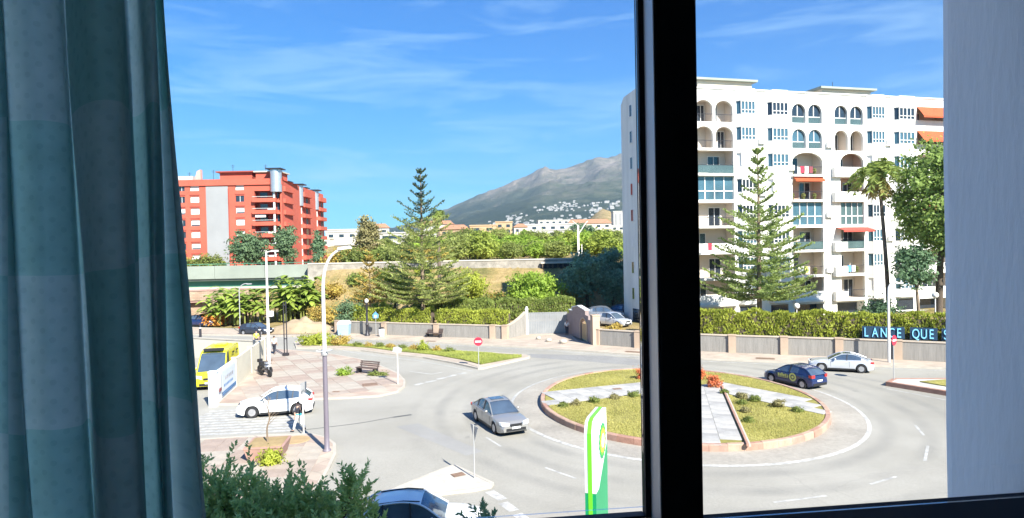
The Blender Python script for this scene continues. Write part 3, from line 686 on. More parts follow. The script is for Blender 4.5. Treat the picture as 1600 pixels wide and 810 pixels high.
# asphalt patches, and a thin cast shadow painted as a dark strip
st('asphalt_patch', MB().add([(1.5, 60.2, .004), (8.5, 58.2, .004), (13, 54.2, .004), (12.2, 52.0, .004), (6, 55.8, .004), (.8, 58.6, .004)], [(0, 1, 2, 3, 4, 5)]), M['asphalt_patch'])
st('asphalt_patch', MB().add([(-6.8, 36.2, .004), (-5.6, 36.8, .004), (-1.6, 31.4, .004), (-2.4, 30.8, .004)], [(0, 1, 2, 3)]), mat('faint_patch', (.257, .249, .232), .9, .1, .3, fine=.1))
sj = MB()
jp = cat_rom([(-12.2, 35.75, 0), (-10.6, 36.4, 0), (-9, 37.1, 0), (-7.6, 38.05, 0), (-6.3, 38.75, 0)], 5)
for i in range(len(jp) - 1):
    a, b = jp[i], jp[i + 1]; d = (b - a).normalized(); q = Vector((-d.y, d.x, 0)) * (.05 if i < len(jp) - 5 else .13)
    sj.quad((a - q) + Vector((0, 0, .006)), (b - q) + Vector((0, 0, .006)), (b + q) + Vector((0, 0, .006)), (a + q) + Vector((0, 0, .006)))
st('painted_shadow_strip', sj, M['seam'])

# ---- roundabout
RC = Vector((10.15, 40.3)); RA, RB = 8.55, 9.85
def ell(k, n=96, a=None, b=None):
    return [(RC.x + (RA + k if a is None else a) * math.cos(2 * PI * i / n), RC.y + (RB + k if b is None else b) * math.sin(2 * PI * i / n)) for i in range(n)]
def ringmesh(P, Q, z0, z1=None):
    n = len(P); z1 = z0 if z1 is None else z1
    return MB().add([(p[0], p[1], z0) for p in P] + [(q[0], q[1], z1) for q in Q], [(i, (i + 1) % n, n + (i + 1) % n, n + i) for i in range(n)])
st('roundabout_apron', ringmesh(ell(1.75), ell(-.05), .03, .07), M['apron'])
lm = ringmesh(ell(1.95), ell(1.74), .008, .032); st('road_marking', lm, M['road_paint'])
isl_o = st('roundabout_island', MB().prism(ell(-.33), 0, .36, bottom=False), M['lawn'])
kerb_mats = [M['kerb_red'], mat('sandy_kerb_stone', (.40, .27, .20), .85, .18, 2.5, .3, 30), mat('dull_pink_kerb_stone', (.36, .22, .17), .85, .2, 2.5, .3, 30)]
KN = 60
for k in range(KN):                                        # separate kerb stones with open joints
    t0, t1 = 2 * PI * (k + .008) / KN, 2 * PI * (k + .992) / KN; h = .40 + random.uniform(-.006, .008); ko = random.uniform(-.008, .008)
    E = lambda r, t: (RC.x + (RA + r) * math.cos(t), RC.y + (RB + r) * math.sin(t))
    mb = MB(); tm2 = (t0 + t1) / 2; vs_ = []
    for t in (t0, tm2, t1):
        for (r, z) in ((ko, .02), (ko - .02, h - .04), (ko - .06, h), (-.28, h), (-.31, .30)): p = E(r, t); vs_.append((p[0], p[1], z))
    fs_ = [(j * 5 + i, j * 5 + i + 1, (j + 1) * 5 + i + 1, (j + 1) * 5 + i) for j in range(2) for i in range(4)] + [(0, 1, 2, 3, 4), (10, 11, 12, 13, 14)]
    mb.add(vs_, fs_).build('kerb_stone', kerb_mats[random.choice((0, 1, 1, 2))], isl_o)
# paved arms crossing the island: laid slab by slab
def arm(p0, p1, w0, w1, nx, ny, z=.375):
    p0, p1 = Vector(p0), Vector(p1); d = p1 - p0; q = Vector((-d.y, d.x)).normalized()
    me_cache = {}
    for i in range(nx):
        for j in range(ny):
            g = .012; a0, a1 = i / nx, (i + 1) / nx
            c = []
            for (a, s) in ((a0, j), (a1, j), (a1, j + 1), (a0, j + 1)):
                w_ = w0 + (w1 - w0) * a; pt = p0 + d * a + q * (w_ * (s / ny - .5)); c.append(Vector((pt.x, pt.y, 0)))
            cen = sum(c, Vector()) / 4
            if ((cen.x - RC.x) / (RA - .35)) ** 2 + ((cen.y - RC.y) / (RB - .35)) ** 2 > 1.0: continue
            ins = [(v - cen) * .985 for v in c]
            h = .02 + .006 * random.random()
            mb = MB().prism([(v.x, v.y) for v in ins], 0, h, bottom=False)
            o = mb.build('slab', M['pave_white'] if (i + j) % 3 else M['pave_cream2'], isl_o, loc=(cen.x, cen.y, z))
M['pave_cream2'] = mat('grey_white_slab', (.31, .30, .285), .85, .22, 1.2, .2, 20)
M['pave_white'] = mat('white_slab', (.38, .365, .34), .85, .2, 1.2, .2, 20)
HUB = (12.0, 43.6)
arm((1.4, 40.4), (11.0, 44.2), 3.5, 2.6, 10, 3, z=.376)
arm((13.2, 43.9), (19.0, 35.4), 2.6, 2.9, 9, 3, z=.373)
arm((12.2, 43.0), (9.1, 29.6), 3.2, 3.2, 14, 3, z=.370)
# low edging strips of the long arm
for s, nm in ((1.72, 'edging'), (-1.72, 'edging')):
    d = Vector((-3.1, -13.4)).normalized(); q = Vector((-d.y, d.x)); a = Vector((12.2, 43.0)) + q * s - d * .2; b = Vector((9.1, 29.6)) + q * s
    b = a + (b - a) * .925
    MB().prism([tuple(a - q * .05), tuple(b - q * .05), tuple(b + q * .05), tuple(a + q * .05)], .36, .50).build(nm, M['kerb_red'], isl_o)
    MB().prism([tuple(a + q * .055), tuple(b + q * .055), tuple(b + q * .15), tuple(a + q * .15)], .36, .46).build(nm, M['kerb_pale'], isl_o)

# ---- grass blades standing on the lawns
def blades(name, n, inside, box, z, m, seed, h=.10):
    rng = np.random.default_rng(seed); C = []
    while len(C) < n:
        x, y = rng.uniform(box[0], box[1]), rng.uniform(box[2], box[3])
        if inside(x, y) and mnoise.noise(Vector((x * .55, y * .55, seed))) + rng.normal() * .35 > -.25: C.append((x, y, z + h * .35))
    C = np.array(C); o = link(name, scatter_mesh(name, m, C, h * (.6 + .9 * rng.random(len(C))), np.tile([0, 0, 1.0], (len(C), 1)), .35, rng=rng, jit=1.5, nrm=np.tile([.3, -1, .9], (len(C), 1))), None, kind='stuff', label=name.replace('_', ' ') + ' covering the lawn beds', cat='grass'); return o
def in_poly(P, x, y):
    r = False
    for (a, b), (c, d) in zip(P, P[1:] + P[:1]):
        if (b > y) != (d > y) and x < (c - a) * (y - b) / (d - b) + a: r = not r
    return r
def off_seg(p, q, wd, x, y):
    p, q, v = Vector(p), Vector(q), Vector((x, y)); d = q - p; t = max(0, min(1, (v - p).dot(d) / d.length_squared)); return (v - p - d * t).length > wd
on_rb = lambda x, y: ((x - RC.x) / (RA - .4)) ** 2 + ((y - RC.y) / (RB - .4)) ** 2 < 1 and off_seg((1.4, 40.4), (11, 44.2), 1.75, x, y) and off_seg((13.2, 43.9), (19, 35.4), 1.5, x, y) and off_seg((12.2, 43), (9.1, 29.6), 1.85, x, y)
blades('roundabout_grass', 42000, on_rb, (1, 19.5, 30, 51), .36, L['grass'], 3, .085)
blades('median_grass', 16000, lambda x, y: in_poly(g_in, x, y), (-24, 1, 54, 70), .19, L['grass2'], 4, .10)
# ---- painted markings, one object per stroke
def stroke(pts, wd, z=.006, name='road_marking'):
    mb = MB(); P = [Vector((a, b, z)) for a, b in pts]
    for i, (a, b) in enumerate(zip(P, P[1:])):
        d = (b - a).normalized(); q = Vector((-d.y, d.x, 0)) * wd / 2; e = d * .0
        mb.quad(a - q, b - q + e, b + q + e, a + q)
    return st(name, mb, M['road_paint'])
for a, b in (((-7.35, 47.2), (-6.9, 47.95)), ((-6.7, 48.1), (-6.05, 48.8)), ((-5.96, 49.2), (-5.34, 49.9)), ((-5.2, 50.1), (-4.67, 50.85)), ((-4.5, 51.05), (-3.9, 51.6))): stroke((a, b), .38)
stroke(((-8.6, 52.6), (-6.62, 51.29), (-5.9, 52.05)), .14)
for a, b in (((-1.54, 33.73), (-.74, 32.15)), ((1.32, 28.92), (2.57, 27.47)), ((9.9, 24.5), (12.2, 25.05)), ((14.55, 26.15), (16.1, 26.95)), ((18.5, 28.8), (20.0, 30.9)), ((20.9, 32.6), (21.6, 34.4))): stroke((a, b), .13)
for a, b in (((-1.12, 26.2), (-.55, 25.3)), ((-.55, 25.0), (-.1, 24.2)), ((.0, 23.9), (.5, 23.0)), ((.6, 22.6), (1.1, 21.7))): stroke((a, b), .42)
stroke(((-19, 66.5), (-15.8, 63.0), (-12.9, 60.7), (-8.8, 57.8), (-5.6, 54.7), (-3.4, 52.2)), .12)
stroke(((-40, 78.7), (-29, 75.9), (-21, 73.2), (-14.7, 70.7), (-4.2, 65.6), (3.3, 62.1), (11.1, 57.3), (16.1, 54.6), (23.8, 51.8), (32.8, 48.6)), .14)
for k in range(10):                                        # crosswalk bars on the left street
    y0 = 35.35 + k * .60; xl = -19.6 + (k * .02); xr = -12.6 - .16 * k
    stroke(((xl, y0 - .22), (xr, y0 + .46)), .36, name='crosswalk_bar')
stroke(((25.0, 43.4), (28.4, 36.6), (33, 33.6)), .12)
# manhole and drain covers
drn = mat('rusty_cast_iron_cover', (.20, .13, .09), .7, .25, 6)
for (x, y, z, sx, sy, r) in ((-2.55, 27.9, .122, .55, .42, .5), (-10.7, 47.2, .128, 1.1, .9, .3), (-22.3, 57.0, .128, .9, 1.0, .2), (-22.6, 58.6, .128, .8, .8, .2), (-16.6, 42.7, .128, .9, .35, .2), (11.1, 59.4, .134, 1.5, .6, -.5), (21.5, 54.6, .134, 1.5, .6, -.4), (-8.9, 68.9, .134, 1.0, .5, -.3), (-12.6, 45.0, .128, .5, .3, .0), (6.9, 42.9, .402, .6, .4, .3)):
    mb = MB().obox((0, 0, .006), sx, sy, .012, 0)
    for q in range(4): mb.obox((0, -sy * .36 + q * sy * .24, .014), sx * .86, sy * .08, .006, 0)
    st('drain_cover', mb, drn, loc=(x, y, z), rot=r)
# ================================================================ WALLS, GATES, BRIDGE
def seg_part(name, a, b, z0, z1, th, m, parent, gap=0.0):
    """upright slab between plan points a and b"""
    a, b = Vector(a), Vector(b); d = (b - a); Ln = d.length - gap * 2; c = (a + b) / 2
    return MB().box(-Ln / 2, Ln / 2, -th / 2, th / 2, 0, z1 - z0).build(name, m, parent, loc=(c.x, c.y, z0), rot=math.atan2(d.y, d.x))
def post_part(name, p, rz, s, z0, z1, m, parent, cap=None):
    mb = MB().box(-s / 2, s / 2, -s / 2, s / 2, 0, z1 - z0)
    if cap: mb.box(-s / 2 - .04, s / 2 + .04, -s / 2 - .04, s / 2 + .04, z1 - z0 + .001, z1 - z0 + cap)
    return mb.build(name, m, parent, loc=(p[0], p[1], z0), rot=rz)
def street_wall(root, pts, h, z0=.12, ps=.62):
    for i, (a, b) in enumerate(zip(pts, pts[1:])):
        d = Vector(b) - Vector(a); rz = math.atan2(d.y, d.x); u = d.normalized() * (ps / 2 + .004)
        seg_part('panel', Vector(a) + u, Vector(b) - u, z0, h, .28, M['wall_panel'], root)
        seg_part('coping', Vector(a) + u, Vector(b) - u, h + .002, h + .10, .40, M['wall_cope'], root)
        post_part('pillar', a, rz, ps, z0, h + .06, M['wall_pillar'], root, .07)
        if i == len(pts) - 2: post_part('pillar', b, rz, ps, z0, h + .06, M['wall_pillar'], root, .07)
def resample(P, step):
    P = [Vector(p) for p in P]; out = [P[0]]; acc = 0
    for a, b in zip(P, P[1:]):
        Ln = (b - a).length; s = step - acc
        while s < Ln: out.append(a + (b - a) * s / Ln); s += step
        acc = (acc + Ln) % step
    return [tuple(p) for p in out]
wr = thing('street_wall', 'long low grey panelled wall with peach pillars below the hedge with blue letters', 'wall')
street_wall(wr, resample([(8.45, 64.3), (12.5, 61.6), (17.6, 59.0), (22.6, 57.0), (27, 55.3), (31.3, 53.4), (34.5, 51.8), (60, 37.8)], 4.35), 1.62)
wl_ = thing('street_wall', 'low grey panelled wall with pale pillars behind the dark street bench', 'wall')
street_wall(wl_, resample([(-21.4, 78.05), (-16.1, 75.55), (-7.4, 72.15), (-.9, 69.75)], 6.9) + [(-.9, 69.75)], 1.5)
# wall sweeping up to the gate pier
sw = MB(); A, B = Vector((-.75, 69.9)), Vector((1.35, 72.9)); n = 8; d = (B - A); q = Vector((-d.y, d.x)).normalized() * .14
for i in range(n):
    t0, t1 = i / n, (i + 1) / n; h0, h1 = 1.5 + 1.15 * t0 ** 1.6, 1.5 + 1.15 * t1 ** 1.6; a, b = A + d * t0, A + d * t1
    sw.add([(a.x - q.x, a.y - q.y, .12), (b.x - q.x, b.y - q.y, .12), (b.x + q.x, b.y + q.y, .12), (a.x + q.x, a.y + q.y, .12), (a.x - q.x, a.y - q.y, h0), (b.x - q.x, b.y - q.y, h1), (b.x + q.x, b.y + q.y, h1), (a.x + q.x, a.y + q.y, h0)], [(0, 1, 5, 4), (2, 3, 7, 6), (4, 5, 6, 7)])
sw.build('sweep', M['wall_panel'], wl_)
cp = MB()
for i in range(n):
    t0, t1 = i / n, (i + 1) / n; h0, h1 = 1.5 + 1.15 * t0 ** 1.6, 1.5 + 1.15 * t1 ** 1.6; a, b = A + d * t0, A + d * t1; r = q * 1.4
    cp.add([(a.x - r.x, a.y - r.y, h0 + .005), (b.x - r.x, b.y - r.y, h1 + .005), (b.x + r.x, b.y + r.y, h1 + .005), (a.x + r.x, a.y + r.y, h0 + .005), (a.x - r.x, a.y - r.y, h0 + .1), (b.x - r.x, b.y - r.y, h1 + .1), (b.x + r.x, b.y + r.y, h1 + .1), (a.x + r.x, a.y + r.y, h0 + .1)], [(0, 1, 5, 4), (2, 3, 7, 6), (4, 5, 6, 7), (0, 3, 2, 1)])
cp.build('coping', M['wall_cope'], wl_)
# sliding gate
gt = thing('sliding_gate', 'pale grey ribbed steel sliding gate beside the arched garden door', 'gate', (1.55, 73.1, .12), math.atan2(.2, 4.8))
post_part('gate_post', (0, 0), 0, .32, 0, 2.85, M['white_wall'], gt, .08); MB().ball((0, 0, 3.05), .14).build('post_finial', M['sign_white'], gt, smooth=True)
gm = mat('pale_grey_gate_steel', (.24, .245, .25), .6, .12, .8)
for k in range(22): MB().box(.22 + k * .2, .22 + k * .2 + .185, -.03, .03, .10, 2.35).build('slat', gm, gt)
MB().box(.2, 4.65, -.05, .05, 2.36, 2.46).build('top_rail', gm, gt); MB().box(.2, 4.65, -.05, .05, .02, .095).build('bottom_rail', gm, gt)
# garden door wall (its shaded face looks left)
dA, dB = Vector((6.35, 73.3)), Vector((8.2, 64.6)); dd = (dB - dA); DL = dd.length
gw = thing('garden_door_wall', 'stepped mauve wall with arched wooden garden door at the end of the street wall', 'wall', (dA.x, dA.y, .12), math.atan2(dd.y, dd.x))
mauve = mat('mauve_render', (.30, .235, .22), .9, .10, .8)
def door_wall():
    mb = MB(); a, b, hd = 5.0, 7.1, 2.15; r = (b - a) / 2; c = (a + b) / 2; th = .2
    prof = [(0, 2.3), (.9, 2.3), (.9, 2.75), (2.2, 2.75), (2.2, 3.15), (4.1, 3.45), (6.6, 3.2), (6.6, 2.75), (7.6, 2.7), (7.6, 2.35), (DL, 2.3)]
    arcp = [(c - r * math.cos(PI * k / 12), hd - .6 + .75 * math.sin(PI * k / 12)) for k in range(13)]
    poly = [(0, 0), (a, 0), *arcp, (b, 0), (DL, 0)] + prof[::-1]
    mb.yprism(poly, -th, th); return mb
door_wall().build('wall', mauve, gw)
MB().yprism([(.85, 2.76), (2.15, 2.76), (2.15, 3.17), (4.1, 3.47), (6.65, 3.22), (6.65, 3.30), (4.1, 3.56), (2.05, 3.26), (2.05, 2.86), (.85, 2.86)], -.27, .27).build('coping', M['sign_white'], gw)
dr = MB().box(5.03, 6.02, -.06, .06, .02, 1.75).build('door', M['wood_door'], gw); dr2 = MB().box(6.05, 7.07, -.06, .06, .02, 1.75).build('door', M['wood_door'], gw)
for x in (5.2, 5.7, 6.2, 6.7): MB().box(x, x + .22, -.075, -.061, .2, 1.55).build('panel', M['wood_door'], dr if x < 6 else dr2)
fr = MB(); 
for k in range(12):
    a0, a1 = PI * k / 12, PI * (k + 1) / 12; c, r, hz = 6.05, 1.05, 1.55
    p = lambda a, rr: (c - rr * math.cos(a), hz + .72 * rr * math.sin(a))
    fr.yprism([p(a0, r), p(a1, r), p(a1, r + .22), p(a0, r + .22)], -.26, -.201)
fr.box(4.78, 5.0, -.26, -.201, 0, 1.55); fr.box(7.1, 7.32, -.26, -.201, 0, 1.55)
fr.build('door_surround', M['wall_pillar'], gw)
post_part('pier', (DL + .2, 0), 0, .75, 0, 2.9, M['wall_pillar'], gw, .1)
for k, (x, y, s) in enumerate(((2.7, 68.9, .30), (3.7, 67.1, .34), (5.1, 65.6, .42))):
    mb = MB().ball((0, 0, s * .45), s, 10, 7, (1, .8, .62))
    mb.v = [(a + .05 * mnoise.noise(Vector((a * 4, b * 4, c * 4 + k))), b, c) for a, b, c in mb.v]
    mb.build('boulder', M['kerb_pale'], None, smooth=True, loc=(x, y, .12), label=['smallest pale boulder on the drive, nearest the sliding gate', 'middle pale boulder of three on the gate drive', 'largest pale boulder on the drive, nearest the road'][k], cat='boulder', group='boulders on the drive')

# stone-faced railway bank wall
rwl = thing('railway_wall', 'long grey stone parapet wall running along the top of the bank', 'wall')
pts = [(-33, 103.6), (-20, 104.4), (-6, 104.0), (6, 103.8), (14, 104.0)]
for i, (a, b) in enumerate(zip(pts, pts[1:])):
    seg_part('wall', a, b, 4.4, 8.02, .9, M['stone_band'], rwl, .0); seg_part('coping', a, b, 8.03, 8.22, 1.1, M['concrete'], rwl)
# dark culvert opening under the bank at its right end
cv = thing('culvert', 'dark culvert mouth with timber head in the bank behind the bright green bush', 'culvert', (7.2, 102.9, 4.9), .05)
MB().box(-2.6, 2.6, -.15, .3, 2.5, 2.8).build('lintel', M['concrete'], cv)
for k in range(6): MB().box(-2.4 + k * .82, -2.2 + k * .82, -.12, .2, .2, 2.49).build('post', M['bark_dark'], cv)
MB().box(-2.5, 2.5, .25, .45, 0, 2.48).build('mouth', M['dark_metal'], cv)

# car park walls on the left
lw = thing('car_park_wall', 'pale car park wall with a blue and white banner, beside the yellow ambulance', 'wall')
lp = [(-19.85, 42.3), (-20.85, 47.6), (-21.9, 53.0), (-22.95, 58.6)]
cream = mat('cream_car_park_wall', (.56, .52, .42), .9, .07, .8)
white_end = mat('white_car_park_pillar', (.66, .69, .70), .9, .05, .8)
for i, (a, b) in enumerate(zip(lp, lp[1:])): seg_part('panel', a, b, .0, 2.15, .22, white_end if i == 0 else cream, lw, .02)
post_part('end_pillar', (-19.8, 41.95), math.atan2(-5.3, 1), .5, 0, 2.25, white_end, lw, .06)
for k in (1, 2, 3): post_part('pillar', lp[k], math.atan2(5.3, -1), .34, 0, 2.24, cream, lw, .05)
bk = thing('car_park_wall', 'pale concrete panel wall at the back of the car park behind the ambulance roof', 'wall')
bp_ = [(-23.1, 58.75), (-27.1, 60.5), (-31.3, 62.3), (-40, 66.2), (-52, 71)]
for i, (a, b) in enumerate(zip(bp_, bp_[1:])):
    seg_part('panel', a, b, 0, 1.85, .2, M['concrete'], bk, .03); seg_part('coping', a, b, 1.852, 1.95, .3, M['kerb_pale'], bk, .0)
# banner on the car park wall, faces the plaza
ba = thing('banner', 'pale blue banner with dark stripes hung on the car park wall', 'banner', (-20.28, 44.75, .35), math.atan2(5.3, -1.05) )
MB().box(-1.5, 2.6, -.155, -.14, .25, 1.62).build('cloth', M['banner_pale'], ba)
MB().box(-1.5, 2.6, -.165, -.157, .0, .12).build('stripe', M['decal_blue'], ba); MB().box(-1.5, 2.6, -.165, -.157, .15, .24).build('stripe', M['decal_blue'], ba)
for k in range(7): MB().box(-1.0 + k * .38, -.78 + k * .38, -.162, -.1565, .52, .70).build('letter', M['decal_blue'], ba)
for k in range(5): MB().box(-.7 + k * .5, -.35 + k * .5, -.162, -.1565, .95, 1.2).build('letter', M['paint_silver2'], ba)
MB().obox((-2.0, -.15, .55), .5, .03, .22, 0).build('notice', M['decal_red'], ba)

# bridge
br = thing('road_bridge', 'pale concrete road bridge with green railing in front of the red apartment block', 'bridge', (-32.4, 105, 0), math.radians(180))
for k in range(6): MB().box(k * 8.2, k * 8.2 + 8.14, -.15, .15, 5.95, 8.05).build('parapet_panel', M['concrete_green'], br)
MB().box(0, 49.5, -9.0, -.2, 5.6, 6.4).build('deck', M['concrete_green'], br)
MB().box(0, 49.5, -1.6, -1.2, 4.55, 5.59).build('girder', M['green_steel'], br)
MB().box(0, 49.5, -8.4, -8.0, 4.55, 5.59).build('girder', M['green_steel'], br)
MB().box(-.5, 49.5, -1.9, -.6, 4.2, 4.54).build('bearing_beam', M['concrete'], br)
MB().box(0, 49.5, -.05, .05, 8.32, 8.42).build('railing', M['green_steel'], br)
for k in range(34): MB().box(k * 1.45, k * 1.45 + .06, -.03, .03, 8.06, 8.31).build('railing_post', M['green_steel'], br)
for x in (12, 30, 47): MB().box(x, x + 1.2, -7.5, -2.0, -.5, 4.54).build('pier', M['concrete'], br)
MB().prism([(-2.8, -9), (-.1, -9), (-.1, .3), (-2.8, .3)], -.5, 6.9).build('abutment', M['concrete'], br)
# old masonry building below the bridge
om = thing('masonry_ruin', 'old brown masonry arcade under the left end of the bridge', 'ruin', (-46.5, 94.5, .2), math.radians(17))
brick = bricked('old_brown_masonry', (.30, .20, .14), (.38, .28, .20), (.24, .18, .13), .55, .22, .02, axes='xz', noise=.2)
mb = MB(); 
for k in range(5): mb.yprism([(-10 + k * 4, 0), (-10 + k * 4, 4.0), (-9.2 + k * 4, 4.0), (-9.2 + k * 4, 0)], -.5, .5)
mb.box(-10, 7.0, -.5, .5, 3.0, 4.4); mb.box(-10, 7.0, -.45, .45, .0, .5); mb.box(-10, 7, .4, .5, .5, 3)
mb.build('arcade', brick, om); MB().box(-10.2, 7.2, -.6, .6, 4.41, 4.6).build('cornice', M['terracotta'], om); MB().box(-10.2, 7.2, -.6, .6, 2.75, 2.9).build('string_course', M['terracotta'], om)

# ================================================================ STREET FURNITURE
def arc_pts(p0, r, a0, a1, n, dirx=1):
    return [(p0[0] + dirx * r * (1 - math.cos(a0 + (a1 - a0) * k / n)), p0[1], p0[2] + r * math.sin(a0 + (a1 - a0) * k / n)) for k in range(n + 1)]
# near lamp: violet-grey below, cream above, arm sweeping right
nl = thing('street_lamp', 'tall arched street lamp, cream above a dark violet lower post, near the crosswalk', 'street lamp', (-9.39, 31.68, .12))
MB().lathe([(.22, 0), (.2, .05), (.13, .12), (.12, .9), (.11, 4.85)], 14).build('lower_post', M['lilac_metal'], nl, smooth=True, ang=50)
pth = [(0, 0, 4.85), (0, 0, 6.5), (0, 0, 7.6), (.02, 0, 8.4), (.12, 0, 9.0), (.32, 0, 9.5), (.6, 0, 9.82), (.95, 0, 10.0)]
MB().tube(cat_rom(pth, 4), [.10 - .045 * k / 28 for k in range(29)], 12).build('upper_post', M['white_metal'], nl, smooth=True, ang=60)
MB().lathe([(.16, 0), (.17, .03), (.17, .22), (.12, .28)], 14, (0, 0, 4.75)).build('collar', M['sign_back'], nl, smooth=True, ang=50)
MB().add([(.8, -.11, 9.96), (1.45, -.16, 10.02), (1.45, .16, 10.02), (.8, .11, 9.96), (.8, -.09, 10.1), (1.4, -.11, 10.16), (1.4, .11, 10.16), (.8, .09, 10.1)], [(0, 3, 2, 1), (4, 5, 6, 7), (0, 1, 5, 4), (1, 2, 6, 5), (2, 3, 7, 6), (3, 0, 4, 7)]).build('lamp_head', M['white_metal'], nl)
MB().tube([(0, -.15, 4.95), (-.35, -.2, 5.0), (-.35, .2, 5.0), (0, .15, 4.95)], .025, 6).build('bracket', M['sign_back'], nl); MB().tube([(0, -.15, 4.95), (.35, -.2, 5.0), (.35, .2, 5.0), (0, .15, 4.95)], .025, 6).build('bracket', M['sign_back'], nl)
# tall straight white lamp
tl = thing('street_lamp', 'tall straight white street lamp with short arm, at the car park wall corner', 'street lamp', (-20.42, 53.2, .12))
MB().tube([(0, 0, 0), (0, 0, 5), (0, 0, 10.0)], [.15, .11, .07], 10).build('post', M['white_metal'], tl, smooth=True, ang=60)
MB().tube([(0, 0, 9.95), (.5, 0, 10.05)], .045, 8).build('arm', M['white_metal'], tl); MB().box(.45, 1.0, -.14, .14, 9.98, 10.12).build('lamp_head', M['white_metal'], tl)
MB().box(.1, .42, -.2, .2, 4.6, 5.05).build('cabinet', M['sign_white'], tl)
# arched slim lamp by the banana plants
al = thing('street_lamp', 'slim grey arched street lamp before the banana plants', 'street lamp', (-34.3, 80.2, .12))
MB().tube([(0, 0, 0), (0, 0, 5.2)] + arc_pts((0, 0, 5.2), .9, .15, 1.9, 8), .06, 8).build('post', M['sign_back'], al, smooth=True, ang=60)
MB().box(1.0, 1.6, -.12, .12, 6.0, 6.12).build('lamp_head', M['sign_back'], al)
# twin dark posts on the plaza
tw = thing('twin_post', 'dark twin-stemmed plaza post standing left of the median shrubs', 'post', (-21.86, 61.2, .12))
for s in (-.13, .13): MB().tube([(s, 0, .25), (s * .9, 0, 5.2)], .055, 8).build('stem', M['dark_metal'], tw)
MB().box(-.26, .26, -.2, .2, 0, .26).build('base', M['dark_metal'], tw)
for z in (1.6, 3.2, 4.8): MB().box(-.16, .16, -.06, .06, z, z + .08).build('tie', M['dark_metal'], tw)
# ornamental lamp at the wall
ol = thing('street_lamp', 'dark ornamental street lamp with a small white lantern before the left hedge', 'street lamp', (-17.07, 74.6, .13))
MB().lathe([(.32, 0), (.3, .15), (.18, .3), (.16, 1.2), (.22, 1.3), (.13, 1.45), (.12, 3.6), (.17, 3.7), (.1, 3.8)], 12).build('post', M['dark_metal'], ol, smooth=True, ang=50)
MB().lathe([(.05, 0), (.2, .1), (.22, .35), (.06, .5)], 10, (0, 0, 3.82)).build('lantern', M['sign_white'], ol, smooth=True, ang=50)
# right-hand lamp with hooked top, and globe lamps in the garden
hl = thing('street_lamp', 'slim cream street lamp with hooked top in front of the blue letters', 'street lamp', (30.5, 51.9, .13))
MB().tube(cat_rom([(0, 0, 0), (0, 0, 3), (0, 0, 5.6), (.1, 0, 6.2), (.4, 0, 6.5), (.75, 0, 6.45)], 5), [.11 - .05 * k / 25 for k in range(26)], 10).build('post', M['white_metal'], hl, smooth=True, ang=60)
MB().box(.6, 1.15, -.12, .12, 6.36, 6.48).build('lamp_head', M['white_metal'], hl)
def globe(loc, h, label):
    t = thing('globe_lamp', label, 'globe lamp', loc, group='globe lamps in the garden')
    MB().tube([(0, 0, 0), (0, 0, h)], .05, 8).build('post', M['white_metal'], t); MB().ball((0, 0, h + .27), .28, 12, 8).build('globe', M['sign_white'], t, smooth=True)
globe((26.9, 60.6, 1.5), 2.2, 'white globe garden lamp under the dark ground-floor opening, left of the tall fan palm')
globe((37.6, 56.9, 1.5), 3.3, 'white globe garden lamp at the far right beside the plaster wall edge')
# catenary mast
cm = thing('catenary_mast', 'white railway catenary mast rising above the bank wall', 'mast', (11.0, 105.6, 6.4))
MB().box(-.16, .16, -.1, .1, 0, 7.2).build('mast', M['white_metal'], cm); MB().tube([(0, 0, 5.6), (1.2, 0, 7.4), (1.6, 0, 7.8)], .08, 6).build('arm', M['white_metal'], cm)
MB().tube([(0, 0, 7.1), (-.9, 0, 7.9)], .05, 6).build('arm', M['white_metal'], cm); MB().box(.5, .62, -.06, .06, 0, 4.0).build('second_post', M['white_metal'], cm)

def disc(mb, c, r, th=.03, n=24):
    mb.lathe([(r, -th / 2), (r, th / 2)], n, c, axis='y'); return mb
def no_entry(loc, h, label, rz=0.0):
    t = thing('no_entry_sign', label, 'road sign', loc, rz, 'no entry signs')
    MB().tube([(0, .03, 0), (0, .03, h + .3)], .032, 8).build('post', M['sign_back'], t)
    disc(MB(), (0, -.015, h), .36).build('disc', M['sign_red'], t, smooth=True, ang=40)
    MB().box(-.25, .25, -.042, -.031, h - .065, h + .065).build('bar', M['sign_white'], t)
    return t
no_entry((-2.95, 53.15, .14), 2.15, 'red round no entry sign at the tip of the grass median', -.05)
no_entry((26.5, 44.5, .30), 2.75, 'red round no entry sign on the right-hand island beside the cream lamp', .62)
def back_sign(loc, h, label):
    t = thing('arrow_sign', label, 'road sign', loc, .15); MB().tube([(0, 0, 0), (0, 0, h)], .04, 8).build('post', M['white_metal'], t)
    MB().yprism([(-.36, h - .12), (.28, h - .2), (.36, h + .1), (.04, h + .28), (-.28, h + .24)], .045, .075).build('plate', M['sign_back'], t); return t
back_sign((-8.62, 47.2, .12), 2.5, 'pale road sign seen from behind at the rounded plaza corner')
yd = thing('yield_sign', 'slim triangular give-way sign turned edge-on, on the white traffic island', 'road sign', (-1.81, 27.5, .12), 2.05)
MB().tube([(0, 0, 0), (0, 0, 2.3)], .03, 8).build('post', M['sign_back'], yd)
MB().yprism([(0, 1.55), (.40, 2.25), (-.40, 2.25)], -.05, -.032).build('plate', M['sign_back'], yd)
MB().yprism([(0, 1.63), (.33, 2.21), (-.33, 2.21)], -.058, -.051).build('face', M['sign_white'], yd)
cs = thing('crossing_sign', 'pale square crossing sign turned edge-on beside the walking pedestrian', 'road sign', (-11.55, 34.75, .12), 1.35)
MB().tube([(0, 0, 0), (0, 0, 2.75)], .04, 8).build('post', M['white_metal'], cs); MB().box(-.3, .3, -.06, -.04, 2.2, 2.8).build('plate', M['sign_back'], cs)
bs = thing('blue_sign', 'small blue and white sign on a thin pole beside the ornamental lamp', 'road sign', (-15.9, 73.9, .13))
